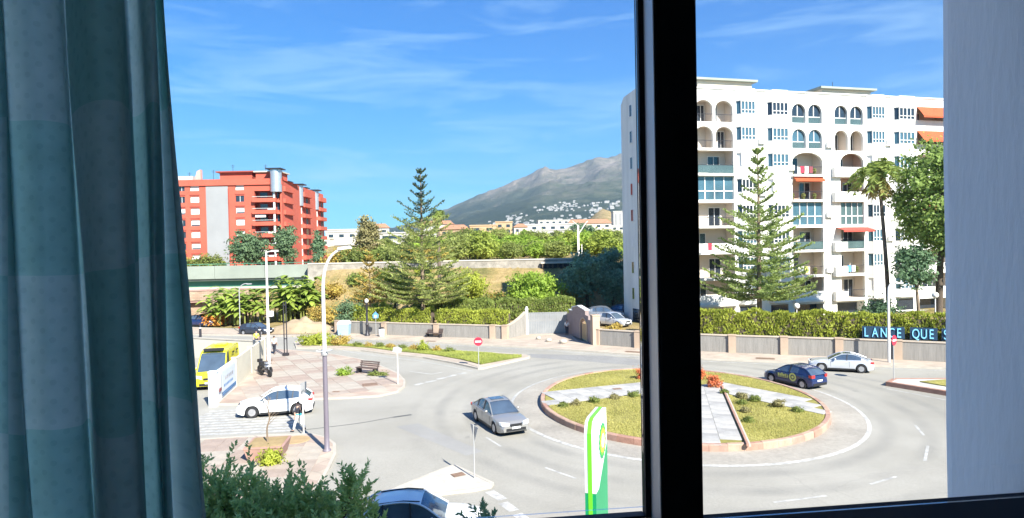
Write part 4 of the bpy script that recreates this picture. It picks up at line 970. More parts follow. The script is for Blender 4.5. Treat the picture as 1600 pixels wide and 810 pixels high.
MB().tube([(0, 0, 0), (0, 0, 2.9)], .03, 8).build('post', M['sign_back'], bs); MB().yprism([(-.3, 2.1), (.3, 2.1), (.34, 2.5), (0, 2.85), (-.34, 2.5)], -.05, -.035).build('plate', M['sign_blue'], bs); MB().box(-.15, .15, -.06, -.051, 2.2, 2.45).build('symbol', M['sign_white'], bs)
tb = thing('litter_bin', 'white cylindrical litter bin at the foot of the blue sign', 'litter bin', (-15.2, 73.6, .13))
MB().lathe([(.26, 0), (.3, .05), (.32, .85), (.28, .9)], 14).build('drum', M['sign_white'], tb, smooth=True, ang=40); MB().lathe([(.33, .91), (.33, 1.0), (.2, 1.06)], 14).build('lid', M['dark_metal'], tb, smooth=True, ang=40)
rb = thing('recycling_bin', 'pale blue recycling container at the left end of the street wall', 'container', (-20.1, 75.9, .13))
MB().add([(-.6, -.5, 0), (.6, -.5, 0), (.6, .5, 0), (-.6, .5, 0), (-.7, -.6, 1.3), (.7, -.6, 1.3), (.7, .6, 1.3), (-.7, .6, 1.3)], [(0, 3, 2, 1), (4, 5, 6, 7), (0, 1, 5, 4), (1, 2, 6, 5), (2, 3, 7, 6), (3, 0, 4, 7)]).build('drum', mat('pale_blue_plastic', (.30, .46, .58), .6, .06, 1), rb)
MB().yprism([(-.72, 1.31), (.72, 1.31), (.5, 1.65), (-.5, 1.65)], -.6, .6).build('lid', M['sign_white'], rb)
def bench(loc, rz, label):
    t = thing('bench', label, 'bench', loc, rz, 'street benches')
    for k in range(4): MB().box(-1.0, 1.0, -.28 + k * .14, -.28 + k * .14 + .11, .43, .47).build('seat_slat', M['wood'], t)
    for k in range(3): MB().obox((0, .32 + k * .045, .58 + k * .15), 2.0, .035, .11, 0, -.28).build('back_slat', M['wood'], t)
    for s in (-.85, .85): MB().box(s - .05, s + .05, -.26, .30, 0, .428).build('leg', M['dark_metal'], t); MB().obox((s, .36, .66), .06, .04, .55, 0, -.28).build('back_post', M['dark_metal'], t)
    return t
bench((-9.0, 72.2, .13), math.radians(-22), 'dark slatted bench against the street wall behind the median')
bench((-11.9, 51.6, .12), math.radians(-28), 'dark slatted bench on the pink plaza')
# wooden posts along the road far left
for k, (x, y) in enumerate(((-39.5, 76.6), (-37.2, 75.9), (-29.0, 73.0))):
    t = thing('bollard', ['leftmost dark bollard by the far road, next to the curtain edge', 'dark bollard standing above the car park back wall', 'rightmost dark bollard, left of the person in yellow'][k], 'bollard', (x, y, .12), group='dark bollards by the far road')
    MB().lathe([(.14, 0), (.14, 1.3), (.1, 1.5)], 10).build('shaft', M['dark_metal'], t, smooth=True, ang=40); MB().lathe([(.15, 1.1), (.15, 1.2)], 10).build('band', M['sign_white'], t)
# planters on the near pavement
pl = thing('planter', 'square dusty pink planter with a thin bare tree, near the crosswalk', 'planter', (-12.1, 31.1, .12), .12)
MB().add([(-.75, -.75, 0), (.75, -.75, 0), (.75, .75, 0), (-.75, .75, 0), (-.9, -.9, .6), (.9, -.9, .6), (.9, .9, .6), (-.9, .9, .6)], [(0, 3, 2, 1), (0, 1, 5, 4), (1, 2, 6, 5), (2, 3, 7, 6), (3, 0, 4, 7), (4, 5, 6, 7)]).build('tub', M['terracotta'], pl)
MB().box(-.92, .92, -.92, .92, .602, .66).build('rim', M['terracotta'], pl); MB().box(-.8, .8, -.8, .8, .662, .68).build('soil', M['earth'], pl)
tg = st('tree_grate', MB().lathe([(.75, 0), (.72, .02), (.2, .022)], 24), mat('sandy_tree_pit', (.36, .25, .13), .9, .15, 2), loc=(-11.6, 33.6, .123))

# fuel-station totem: faces right, its narrow edge towards us
bp = thing('fuel_totem', 'green and white fuel station totem with a flower emblem, nearest thing on the forecourt', 'sign totem', (1.76, 15.15, 0), math.radians(71))
Wd, T = 1.45, .265
def totem(mb, x0, x1, y0, y1, z0, z1, top):
    mb.yprism([(x0, z0), (x1, z0), (x1, z1), (x1 - .03, z1 + top * .97), (x0 + .34, z1 + top), (x0 + .12, z1 + top * .8), (x0, z1)], y0, y1); return mb
totem(MB(), 0, Wd, -T * .5, -T * .17, 4.12, 5.55, .30).build('face_panel', M['bp_white'], bp)
totem(MB(), -.010, Wd - .02, -T * .168, T * .20, 3.6, 5.555, .305).build('spine', M['bp_green'], bp)
totem(MB(), 0, Wd, T * .202, T * .5, 4.12, 5.55, .30).build('rear_panel', M['bp_shade'], bp)
MB().box(0, Wd, -T * .5 - .002, -T * .172, 0, 4.116).build('base_panel', M['bp_dark'], bp); MB().box(0, Wd, T * .204, T * .5 + .002, 0, 4.116).build('rear_base_panel', M['bp_dark'], bp)
MB().box(-.004, Wd, -T * .166, T * .198, 0, 3.598).build('spine_base', M['bp_green'], bp)
MB().yprism([(.35, 4.125), (Wd, 4.125), (Wd, 4.95)], -T * .5 - .008, -T * .5 - .003).build('swoosh', M['bp_dark'], bp)
for (r1, m, yy) in ((.46, 'bp_dark', .010), (.38, 'bp_green', .014), (.30, 'bp_yellow', .018), (.18, 'bp_white', .022)):
    P = []
    for k in range(36):
        a = 2 * PI * k / 36; r = r1 * (1.0 if k % 2 else .86); P.append((.86 + r * math.cos(a), 5.15 + r * math.sin(a)))
    MB().yprism(P, -T * .5 - yy, -T * .5 - yy + .006).build('emblem', M[m], bp)
# ================================================================ APARTMENT BLOCKS
def cell(mb, u0, u1, z0, z1, op=None, dep=.35, y=0.0):
    """one facade cell with a rectangular or arched opening and its reveals; op = (a, b, c, d, rise)"""
    P = lambda u, z, yy=y: (u, yy, z)
    if op is None: mb.quad(P(u0, z0), P(u1, z0), P(u1, z1), P(u0, z1)); return
    a, b, c, d, rise = op
    sp = d - rise
    mb.quad(P(u0, z0), P(a, z0), P(a, z1), P(u0, z1)); mb.quad(P(b, z0), P(u1, z0), P(u1, z1), P(b, z1))
    if c > z0 + 1e-4: mb.quad(P(a, z0), P(b, z0), P(b, c), P(a, c))
    n = 10 if rise > 0 else 1
    m = (a + b) / 2; r = (b - a) / 2
    cur = [(m - r * math.cos(PI * k / n), sp + rise * math.sin(PI * k / n)) for k in range(n + 1)] if rise > 0 else [(a, d), (b, d)]
    for (p, q) in zip(cur, cur[1:]):
        mb.quad(P(p[0], p[1]), P(q[0], q[1]), P(q[0], z1), P(p[0], z1))
        mb.quad(P(p[0], p[1]), P(q[0], q[1]), P(q[0], q[1], y + dep), P(p[0], p[1], y + dep))
    mb.quad(P(a, c), P(a, sp), P(a, sp, y + dep), P(a, c, y + dep)); mb.quad(P(b, c), P(b, sp), P(b, sp, y + dep), P(b, c, y + dep))
    mb.quad(P(a, c), P(b, c), P(b, c, y + dep), P(a, c, y + dep))

WB = thing('apartment_block', 'tall white apartment block with arched balconies and bay windows', 'building', (14.2, 69.7, 0), math.atan2(.247, .969))
FZ = [3.10 + 2.93 * k for k in range(9)]                     # floor levels
wall = MB()
TOP = 27.35
# columns: plain bands and bays get full-height wall; balconies and arches get cells
colsA = [('plain', 0, 1.6), ('bay', 1.6, 4.6), ('plain', 4.6, 6.5), ('balc', 6.5, 11.55, 'A'), ('plain', 11.55, 11.7), ('bay', 11.7, 14.35), ('plain', 14.35, 15.75), ('bay', 15.75, 18.65), ('plain', 18.65, 19.0),
         ('balc', 19.0, 23.4, 'D'), ('plain', 23.4, 24.85), ('balc', 24.85, 29.2, 'E'), ('plain', 29.2, 29.45), ('bay', 29.45, 32.1), ('plain', 32.1, 33.4), ('bay', 33.4, 36.5), ('plain', 36.5, 36.9), ('balc', 36.9, 41.6, 'H'), ('balc', 41.6, 46.0, 'H')]
recess_m = mat('cream_balcony_wall', (.66, .58, .50), .85, .06, .4)  # cream paint inside the balcony recesses
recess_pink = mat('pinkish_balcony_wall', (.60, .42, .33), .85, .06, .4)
# shared meshes
def bay_meshes(wd):
    pr = .55; s = .42; a = wd / 2
    body = [(-a, 0), (-a + s, -pr), (a - s, -pr), (a, 0)]
    sp = MB(); sp.prism([(-a, .05), *body[0:1], *body[1:], (a, .05)], 0, 1.02)                       # spandrel below the window
    hd = MB(); hd.prism([(-a - .03, .05), (-a - .03, -.02), (-a + s - .03, -pr - .05), (a - s + .03, -pr - .05), (a + .03, -.02), (a + .03, .05)], 2.45, 2.57)   # eyebrow
    hd2 = MB(); hd2.prism([(-a, .05), (-a, 0), (-a + s, -pr), (a - s, -pr), (a, 0), (a, .05)], 2.571, 2.93)
    gi = .07
    gl = MB(); gl.add([(-a + gi, .0, 1.02), (-a + s + .02, -pr + gi, 1.02), (a - s - .02, -pr + gi, 1.02), (a - gi, 0, 1.02), (-a + gi, .0, 2.45), (-a + s + .02, -pr + gi, 2.45), (a - s - .02, -pr + gi, 2.45), (a - gi, 0, 2.45)], [(0, 1, 5, 4), (1, 2, 6, 5), (2, 3, 7, 6)])
    fr = MB()
    for k in range(5):
        x = -a + s + (2 * (a - s)) * k / 4; fr.box(x - .045, x + .045, -pr, -pr + .055, 1.02, 2.45)
    for sgn in (-1, 1): fr.box(sgn * (a - .05) - .06, sgn * (a - .05) + .06, -.06, .02, 1.02, 2.45)
    for z in (1.02, 1.42, 2.38): fr.box(-a + s, a - s, -pr - .005, -pr + .05, z, z + .07)
    return sp, hd, hd2, gl, fr
bay_cache = {}
win_alt = [M['glass_dark'], M['glass_blue'], M['glass_dark'], M['shutter'], M['glass_blue']]
def add_bay(u0, u1, fz, alt):
    wd = round(u1 - u0, 2)
    if wd not in bay_cache:
        sp, hd, hd2, gl, fr = bay_meshes(wd)
        bay_cache[wd] = [sp.mesh('bay_spandrel', M['white_wall']), hd.mesh('eyebrow', M['white_wall']), hd2.mesh('bay_head', M['white_wall']), {}, fr.mesh('frame', M['frame_white']), gl]
    c = bay_cache[wd]; m = win_alt[alt % len(win_alt)]
    if m.name not in c[3]: c[3][m.name] = c[5].mesh('pane', m)
    cu = (u0 + u1) / 2
    b = link('bay_window', c[0], WB, loc=(cu, 0, fz)); link('eyebrow', c[1], b); link('bay_head', c[2], b); link('pane', c[3][m.name], b); link('window_frame', c[4], b)
door_me = {}
def balcony(u0, u1, fz, style, k, dp=1.7, h=2.62):
    """recess behind an opening: walls, soffit, floor, door and window"""
    a, b = u0, u1
    rm = MB(); rm.quad((a, dp, fz), (b, dp, fz), (b, dp, fz + h), (a, dp, fz + h))
    rm.quad((a, .34, fz), (a, dp, fz), (a, dp, fz + h), (a, .34, fz + h)); rm.quad((b, .34, fz), (b, dp, fz), (b, dp, fz + h), (b, .34, fz + h))
    rm.quad((a, .34, fz), (b, .34, fz), (b, dp, fz), (a, dp, fz)); rm.quad((a, .34, fz + h), (b, .34, fz + h), (b, dp, fz + h), (a, dp, fz + h))
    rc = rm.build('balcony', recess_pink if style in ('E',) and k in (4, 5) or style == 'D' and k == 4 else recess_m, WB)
    wd = b - a
    dw = min(1.5, wd * .4)
    x = a + wd * (.52 if (k * 7 + int(u0)) % 2 else .12)
    d_ = MB().box(x, x + dw, dp - .05, dp - .01, fz + .05, fz + 2.15).build('door', M['glass_dark'], rc)
    f = MB(); 
    for q in (x - .03, x + dw / 2 - .03, x + dw - .03): f.box(q, q + .06, dp - .09, dp - .051, fz + .05, fz + 2.15)
    f.box(x, x + dw, dp - .09, dp - .052, fz + 2.1, fz + 2.2); f.build('door_frame', M['frame_white'], rc)
    return rc
def rail(u0, u1, fz, kind, y=.08):
    if kind == 'solid': MB().box(u0, u1, y - .08, y + .06, fz, fz + .95).build('parapet', M['white_wall'], WB)
    elif kind == 'glass':
        g = MB().box(u0, u1, y - .01, y + .01, fz + .08, fz + .95).build('balustrade', M['glass_green'], WB); MB().box(u0, u1, y - .03, y + .03, fz + .955, fz + 1.0).build('handrail', M['dark_metal'], g)
    else:
        g = MB().box(u0, u1, y - .03, y + .03, fz + .93, fz + .98).build('handrail', M['dark_metal'], WB); b = MB()
        for i in range(int((u1 - u0) / .16)): b.box(u0 + .08 + i * .16, u0 + .10 + i * .16, y - .01, y + .01, fz + .05, fz + .929)
        b.box(u0, u1, y - .015, y + .015, fz + .03, fz + .06); b.build('bars', M['dark_metal'], g)
arch_glass = {}
for spec in colsA:
    kind, u0, u1 = spec[:3]
    if kind in ('plain', 'bay'):
        cell(wall, u0, u1, 1.3, TOP)
        if kind == 'bay':
            for k in range(8): add_bay(u0 + .02, u1 - .02, FZ[k], k * 3 + int(u0 * 2))
            mb = MB(); a = (u1 - u0) / 2 - .02; s = .42; pr = .55; c = (u0 + u1) / 2
            mb.prism([(c - a, .05), (c - a, 0), (c - a + s, -pr), (c + a - s, -pr), (c + a, 0), (c + a, .05)], FZ[8] + .002, TOP + .12); mb.build('bay_parapet', M['white_wall'], WB)
            # ground-floor opening under the bay
            MB().box(u0 + .3, u1 - .3, -.03, -.004, 1.5, 2.85).build('ground_floor_window', M['glass_dark'], WB)
    else:
        st_ = spec[3]
        cell(wall, u0, u1, FZ[8], TOP)
        cell(wall, u0, u1, 1.3, FZ[0], (u0 + .25, u1 - .25, 1.32, FZ[0] - .35, 0), 1.2)
        MB().box(u0 + .25, u1 - .25, 1.15, 1.2, 1.3, FZ[0] - .3).build('garage_opening', M['glass_dark'] if st_ != 'A' else recess_m, WB)
        for k in range(8):
            z0, z1 = FZ[k], FZ[k + 1]; m = (u0 + u1) / 2
            two = (st_ in 'A' and k >= 6) or (st_ in 'DE' and k >= 6)
            if two:
                for (a, b) in ((u0 + .15, m - .16), (m + .16, u1 - .15)):
                    lo, hi_ = (u0, m) if a < m else (m, u1)
                    glazed = (st_ == 'D') or (st_ == 'E' and k == 7)
                    c0 = z0 + (.28 if glazed else .10)
                    r = (b - a) / 2
                    cell(wall, lo, hi_, z0, z1, (a, b, c0, z1 - .42, min(r, .95)), .35)
                    if glazed:
                        gk = MB(); n = 12; d = z1 - .42; sp_ = d - min(r, .95); ri = min(r, .95)
                        pts = [(a, c0)] + [((a + b) / 2 - r * math.cos(PI * q / n), sp_ + ri * math.sin(PI * q / n)) for q in range(n + 1)] + [(b, c0)]
                        gk.add([(p[0], .30, p[1]) for p in pts], [tuple(range(len(pts)))])
                        g = gk.build('arched_window', M['glass_blue'] if k == 6 else M['glass_dark'], WB)
                        f = MB(); f.box((a + b) / 2 - .05, (a + b) / 2 + .05, .25, .295, c0, d - .02); f.box(a, b, .25, .294, c0 + .75, c0 + .83); f.box(a, a + .07, .25, .293, c0, sp_); f.box(b - .07, b, .25, .293, c0, sp_); f.build('window_frame', M['frame_white'], g)
                        if k == 7 or st_ == 'D': MB().box(a + .08, b - .08, .24, .249, c0 + .02, c0 + .72).build('lower_pane', M['glass_green'], g)
                    else:
                        balcony(a, b, z0 + .1, st_, k, 1.6, 2.5)
                        if st_ == 'A': rail(a, b, z0 + .02, 'bars', .18)
            else:
                wide_arch = st_ in 'DE' and k == 5
                a, b = u0 + .12, u1 - .12
                if st_ == 'E' and k <= 5: a = u0 + .9
                cell(wall, u0, u1, z0, z1, (a, b, z0 + .16, z1 - .18, 1.15 if wide_arch else 0), .35)
                glazed = (st_ == 'D' and k == 4 - 1) or (st_ == 'E' and k == 4 - 1) or (st_ == 'A' and k == 4)
                if glazed:
                    g = MB().box(a, b, .2, .22, z0 + .18, z1 - .2).build('glazed_balcony', M['glass_blue'] if st_ != 'E' else M['glass_green'], WB); f = MB()
                    for q in range(5): x = a + (b - a) * q / 4; f.box(x - .05, x + .05, .13, .199, z0 + .18, z1 - .2)
                    f.box(a, b, .13, .198, z0 + 1.1, z0 + 1.2); f.build('window_frame', M['frame_white'], g)
                else:
                    balcony(a, b, z0 + .16, st_, k)
                    rk = {'A': ['solid', 'bars', 'solid', 'bars', 'glass', 'glass'], 'D': ['solid', 'bars', 'glass', 'glass', 'bars', 'bars'], 'E': ['bars', 'bars', 'glass', 'glass', 'solid', 'solid'], 'H': ['solid'] * 8}[st_]
                    if k < len(rk): rail(a, b, z0 + .16, rk[k])
                    elif st_ == 'H': rail(a, b, z0 + .16, 'solid')
                    if st_ == 'E' and k <= 5:       # solid stepped cheek on the left of each balcony
                        MB().box(u0 - .35, u0 + 1.35, -.55, -.004, z0 - .12, z0 + 1.0).build('balcony_cheek', M['white_wall'], WB)
                        MB().box(u0 + 1.352, b, -.5, -.004, z0 - .12, z0 + .14).build('balcony_slab', M['white_wall'], WB)
                    elif st_ in 'AD': MB().box(u0 + .02, u1 - .02, -.42, -.004, z0 - .10, z0 + .15).build('balcony_slab', M['white_wall'], WB)
                # things kept on balconies read as clutter: pots, table
                if st_ in 'ADE' and k in (1, 2, 4, 5) and not glazed:
                    c_ = MB()
                    for q in range(3): x = a + .4 + q * (b - a - .8) / 2.2; c_.lathe([(.14, 0), (.2, .3)], 8, (x, .6, z0 + .165)); c_.ball((x, .6, z0 + .165 + .55), .28, 7, 5)
                    c_.build('potted_plants', L['bright'] if q % 2 else M['lawn2'], WB)
wall.build('facade_wall', M['white_wall'], WB)
# body behind the facade: end wall with small windows, stepped depth, roof
bd = MB(); bd.quad((0, 0, 1.3), (0, 5.0, 1.3), (0, 5.0, 26.3), (0, 0, 26.3)); bd.quad((0, 0, 26.3), (0, 5, 26.3), (0, 4.2, TOP - .3), (0, 0, TOP))
bd.quad((0, 5.0, 1.3), (8, 5.0, 1.3), (8, 5.0, 26.3), (0, 5.0, 26.3)); bd.quad((8, 5, 1.3), (8, 13, 1.3), (8, 13, 26.3), (8, 5, 26.3)); bd.quad((8, 13, 1.3), (46, 13, 1.3), (46, 13, 26.3), (8, 13, 26.3)); bd.quad((46, 0, 1.3), (46, 13, 1.3), (46, 13, TOP), (46, 0, TOP))
bd.quad((0, .0, 26.29), (46, .0, 26.29), (46, 5, 26.29), (0, 5, 26.29)); bd.quad((8, 5.0, 26.29), (46, 5.0, 26.29), (46, 13, 26.29), (8, 13, 26.29))
bd.box(0, 46, .3, .5, 26.3, TOP - .002)
bd.build('end_wall', M['white_wall'], WB)
MB().box(-.06, 46, -.12, .52, TOP, TOP + .16).build('parapet_coping', M['white_wall'], WB)
for k in range(8):
    z = FZ[k] + .9
    w_ = MB().box(-.02, .06, 2.1, 2.65, z, z + 1.25).build('end_window', M['glass_dark'] if k not in (2, 4) else M['curtain_red'] if k == 4 else M['shutter'], WB)
    MB().box(-.05, -.021, 2.02, 2.1, z - .05, z + 1.3).build('window_frame', M['frame_white'], w_); MB().box(-.07, -.022, 1.98, 2.74, z - .12, z - .051).build('sill', M['white_wall'], w_)
MB().box(-.03, .1, .5, 2.6, 1.4, 2.95).build('carport_opening', M['glass_dark'], WB)
# rooftop boxes
def pent(u0, u1, y0, y1, h):
    p = MB().box(u0, u1, y0, y1, 26.3, 27.7 + h).build('penthouse', M['white_wall2'], WB); MB().box(u0 - .5, u1 + .5, y0 - .5, y1 + .5, 27.702 + h, 27.95 + h).build('penthouse_roof', M['concrete_green'], p)
pent(8.0, 15.0, 1.6, 9, 1.0); pent(24.8, 31.9, 1.8, 9, .75)
for u, w_, h in ((18.5, .7, .9), (21.0, 1.0, 1.0), (35.8, .8, .6), (40.3, .9, .9), (5.2, .8, .9)): MB().box(u, u + w_, 4, 5, 26.3, 27.6 + h).build('chimney', M['white_wall'], WB)
MB().ball((30.0, 6.0, 29.3), .38, 12, 8).build('satellite_dish', M['sign_white'], WB, smooth=True); MB().tube([(30, 6, 28), (30, 6, 30.6)], .04, 6).build('aerial', M['dark_metal'], WB)
# air-conditioning units, laundry and dishes on the facade
rc_ = random.Random(9)
for (u, k) in ((15.0, 6), (15.1, 4), (24.1, 6), (24.0, 3), (29.3, 5), (32.7, 4), (32.8, 2), (23.9, 1), (15.0, 1), (32.6, 6), (5.4, 3), (18.8, 5)):
    z = FZ[k] + .3 + rc_.random() * .8; ac = MB().box(u - .38, u + .38, -.34, -.004, z, z + .58).build('air_conditioner', M['frame_white'], WB); MB().lathe([(.22, -.02), (.22, 0)], 14, (u - .08, -.345, z + .29), axis='y').build('fan_grille', M['sign_back'], ac)
    MB().box(u + .3, u + .34, -.06, -.004, z - 1.4, z - .001).build('pipe', M['sign_back'], ac)
for (u0, k, cs) in ((7.4, 2, ('cloth_white', 'sign_red', 'cloth_teal')), (20.2, 5, ('sign_red', 'cloth_white', 'decal_red')), (26.6, 1, ('sign_blue', 'cloth_white')), (20.0, 1, ('cloth_white', 'decal_yellow'))):
    for q, c in enumerate(cs): MB().box(u0 + q * .62, u0 + q * .62 + .5, -.03 + .02 * q, -.015 + .02 * q, FZ[k] + .35, FZ[k] + 1.12).build('laundry', M[c], WB)
# awnings on the right column and one red awning lower down
def awn(u0, u1, z, m, drop=1.0, out=1.1):
    MB().add([(u0, -.02, z), (u1, -.02, z), (u1, -out, z - drop), (u0, -out, z - drop), (u0, -out, z - drop - .22), (u1, -out, z - drop - .22)], [(0, 1, 2, 3), (3, 2, 5, 4)]).build('awning', m, WB)
for k in (7, 6): awn(37.0, 41.5, FZ[k] + 2.75, M['awning'], 1.25, 1.0); awn(41.7, 45.9, FZ[k] + 2.75, M['awning'], 1.25, 1.0)
awn(37.1, 41.4, FZ[3] + 2.7, M['curtain_red'], 1.5, .7); awn(25.0, 29.4, FZ[2] + 2.72, M['curtain_red'], .35, 1.3); awn(19.2, 23.2, FZ[5] - .16, M['awning'], .3, .5); awn(25.7, 29.0, FZ[3] - .2, M['terracotta'], .2, .4)

# ---------------------------------------------------------------- red block
RB_ = thing('apartment_block', 'red rendered apartment block with a grey vertical panel and white shutters', 'building', (-82.5, 157, 0), 0)
W_, Z0r, ZT = 26.4, 3.0, 27.9
rz = [8.35 + 2.87 * k for k in range(7)]                        # sill of each window row
rw = MB()
def red_cells(u0, u1, zs, a, b, h, dep=.3):
    z = Z0r
    for s in zs: cell(rw, u0, u1, z, s + h + .4, (a, b, s, s + h, 0), dep); z = s + h + .4
    cell(rw, u0, u1, z, ZT)
sh = {}
def red_win(u, z, w_, h, m, y=.22):
    o = MB().box(u, u + w_, y, y + .05, z, z + h).build('window', m, RB_)
    if m is M['shutter']:
        MB().box(u + .1, u + w_ - .1, y - .03, y - .001, z + .05, z + .35).build('pane', M['glass_dark'], o) if random.random() < .5 else None
    else: MB().box(u + w_ / 2 - .05, u + w_ / 2 + .05, y - .04, y - .001, z, z + h).build('window_frame', M['frame_white'], o)
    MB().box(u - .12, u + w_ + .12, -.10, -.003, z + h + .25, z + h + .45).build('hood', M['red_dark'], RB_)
red_cells(-14.0, 3.0, rz, 1.1, 2.7, 1.5); red_cells(3.0, 7.0, rz, 4.0, 6.2, 1.5)
cell(rw, 7.0, 14.0, Z0r, ZT); red_cells(14.0, 17.8, rz, 15.1, 17.2, 1.5); cell(rw, 17.8, 19.3, Z0r, ZT)
for k, z in enumerate(rz):
    red_win(1.1, z, 1.6, 1.5, M['glass_dark'] if k != 4 else M['shutter']); red_win(4.0, z, 2.2, 1.5, M['shutter']); red_win(15.1, z, 2.1, 1.5, M['shutter'] if k not in (1, 5) else M['glass_dark'])
MB().box(7.9, 13.3, -.12, -.002, Z0r, ZT - 1.4).build('grey_panel', M['grey_panel'], RB_)
for k in range(6): MB().box(13.302, 13.45, -.16, -.001, 5 + k * 3.5, 8.45 + k * 3.5).build('downpipe', M['red_dark'], RB_)
# balcony column on the front right corner
z = Z0r
for k in range(7):
    b0 = 5.6 + 2.87 * k; cell(rw, 19.3, 26.4, z, b0 + 2.87 - .35, (19.7, 26.0, b0 + .1, b0 + 2.45, 0), .3); z = b0 + 2.87 - .35
    rc = MB(); a, b, f, h, dp = 19.7, 26.0, b0 + .1, 2.35, 2.0
    rc.quad((a, dp, f), (b, dp, f), (b, dp, f + h), (a, dp, f + h)); rc.quad((a, .29, f), (a, dp, f), (a, dp, f + h), (a, .29, f + h)); rc.quad((b, .29, f), (b, dp, f), (b, dp, f + h), (b, .29, f + h)); rc.quad((a, .29, f), (b, .29, f), (b, dp, f), (a, dp, f)); rc.quad((a, .29, f + h), (b, .29, f + h), (b, dp, f + h), (a, dp, f + h))
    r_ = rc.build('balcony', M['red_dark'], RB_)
    for q in range(2): MB().box(20.4 + q * 3.0, 22.2 + q * 3.0, 1.9, 1.98, f, f + 2.1).build('door', M['glass_blue'] if (k + q) % 2 else M['glass_dark'], r_)
    MB().box(19.4, 25.2, -.9, -.004, b0 - .35, b0 + .62).build('balcony_parapet', M['red_wall'], RB_)
    MB().box(24.6, 25.0, -.75, -.45, b0 + .625, b0 + 2.5).build('column', M['frame_white'], RB_)
cell(rw, 19.3, 26.4, z, ZT); rw.quad((-14, 0, ZT), (26.4, 0, ZT), (26.4, 14, ZT), (-14, 14, ZT))
rw.build('facade_wall', M['red_wall'], RB_)
MB().box(-14.1, 26.6, -.35, .25, ZT - 1.15, ZT + .35).build('parapet', M['red_wall'], RB_)
MB().box(10.5, 18.5, 2, 8, ZT, ZT + 2.2).build('penthouse', M['red_wall'], RB_); MB().box(9.8, 19.2, 1.2, 8.8, ZT + 2.2, ZT + 2.5).build('penthouse_roof', M['red_dark'], RB_); MB().box(19.8, 25.5, 1, 7, ZT, ZT + 2.0).build('penthouse', M['red_wall'], RB_); MB().box(19.4, 26, .5, 7.4, ZT + 2.0, ZT + 2.3).build('penthouse_roof', M['concrete'], RB_)
MB().box(-9, 4, 1.5, 6, ZT, ZT + 1.5).build('penthouse', M['town_wall'], RB_)
MB().yprism([(4.6, ZT), (6.2, ZT), (6.2, ZT + 3.0), (5.3, ZT + 2.6)], 1, 2).build('stair_head', mat('pink_render', (.62, .33, .28), .85), RB_)
# receding right side: stepped blocks with balconies, one behind the other
def side_block(y0, yl, u, n, drum):
    bx = 26.4 - .055 * y0; x = bx + u
    P = [(bx - 2, y0), (x, y0), (x + .9, y0 + 1.2), (x + .9, y0 + yl - 1.2), (x, y0 + yl), (bx - 2, y0 + yl)]
    for k in range(n):
        b0 = 5.6 + 2.87 * k
        MB().prism(P, b0 - .45, b0 + .62).build('balcony_parapet', M['red_wall'], RB_)
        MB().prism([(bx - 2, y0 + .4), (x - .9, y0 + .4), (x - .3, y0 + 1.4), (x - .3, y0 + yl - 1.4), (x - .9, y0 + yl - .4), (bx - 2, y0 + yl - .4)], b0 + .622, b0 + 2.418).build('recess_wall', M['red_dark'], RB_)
        for q in range(2): yy = y0 + 2.0 + q * (yl - 5.6); MB().box(x - .299, x - .24, yy, yy + 1.8, b0 + .63, b0 + 2.3).build('window', M['glass_dark'], RB_)
        MB().box(x - .85, x - .4, y0 + .28, y0 + .39, b0 + .63, b0 + 2.2).build('window', M['glass_dark'], RB_)
        MB().box(x - .1, x + .22, y0 + .25, y0 + .55, b0 + .625, b0 + 2.415).build('column', M['frame_white'], RB_)
    zt = 5.6 + 2.87 * n - .45
    MB().prism(P, zt + .002, zt + 1.3).build('roof_parapet', M['red_wall'], RB_)
    MB().prism([(bx - 2, y0 + .4), (x - .9, y0 + .4), (x - .9, y0 + yl - .4), (bx - 2, y0 + yl - .4)], Z0r, 5.1).build('base_wall', M['red_wall'], RB_)
    if drum:
        MB().lathe([(1.3, 0), (1.3, 5.6)], 18, (x - .6, y0 + .3, zt - 2.6)).build('drum_tower', M['steel'], RB_, smooth=True, ang=40); MB().box(x - 2.6, x + 1.2, y0 - 1.3, y0 + 2.0, zt + 3.05, zt + 3.3).build('drum_cap', M['dark_metal'], RB_)
side_block(.8, 8.6, -.6, 7, False); side_block(9.6, 7, -1.6, 7, True); side_block(17.0, 9, -.1, 7, True); side_block(26.4, 7, -1.6, 7, True); side_block(34, 9, -.1, 7, True)
MB().lathe([(1.35, 0), (1.35, 5.4)], 18, (25.2, -.2, ZT - 3.0)).build('drum_tower', M['steel'], RB_, smooth=True, ang=40); MB().box(23.2, 27.0, -1.9, 1.6, ZT + 2.45, ZT + 2.7).build('drum_cap', M['dark_metal'], RB_)
rr_ = random.Random(4)
for (u, y, h) in ((2.5, 3, 2.6), (8.0, 4, 3.2), (12.5, 5, 4.6), (21.5, 3, 4.2), (-4, 4, 2.8)):
    ae = MB().tube([(u, y, ZT), (u, y, ZT + h)], .05, 5).build('aerial', M['dark_metal'], RB_)
    for q in range(3): MB().tube([(u - .5 + .1 * q, y, ZT + h - .2 - .25 * q), (u + .5 - .1 * q, y, ZT + h - .2 - .25 * q)], .03, 4).build('rod', M['dark_metal'], ae)
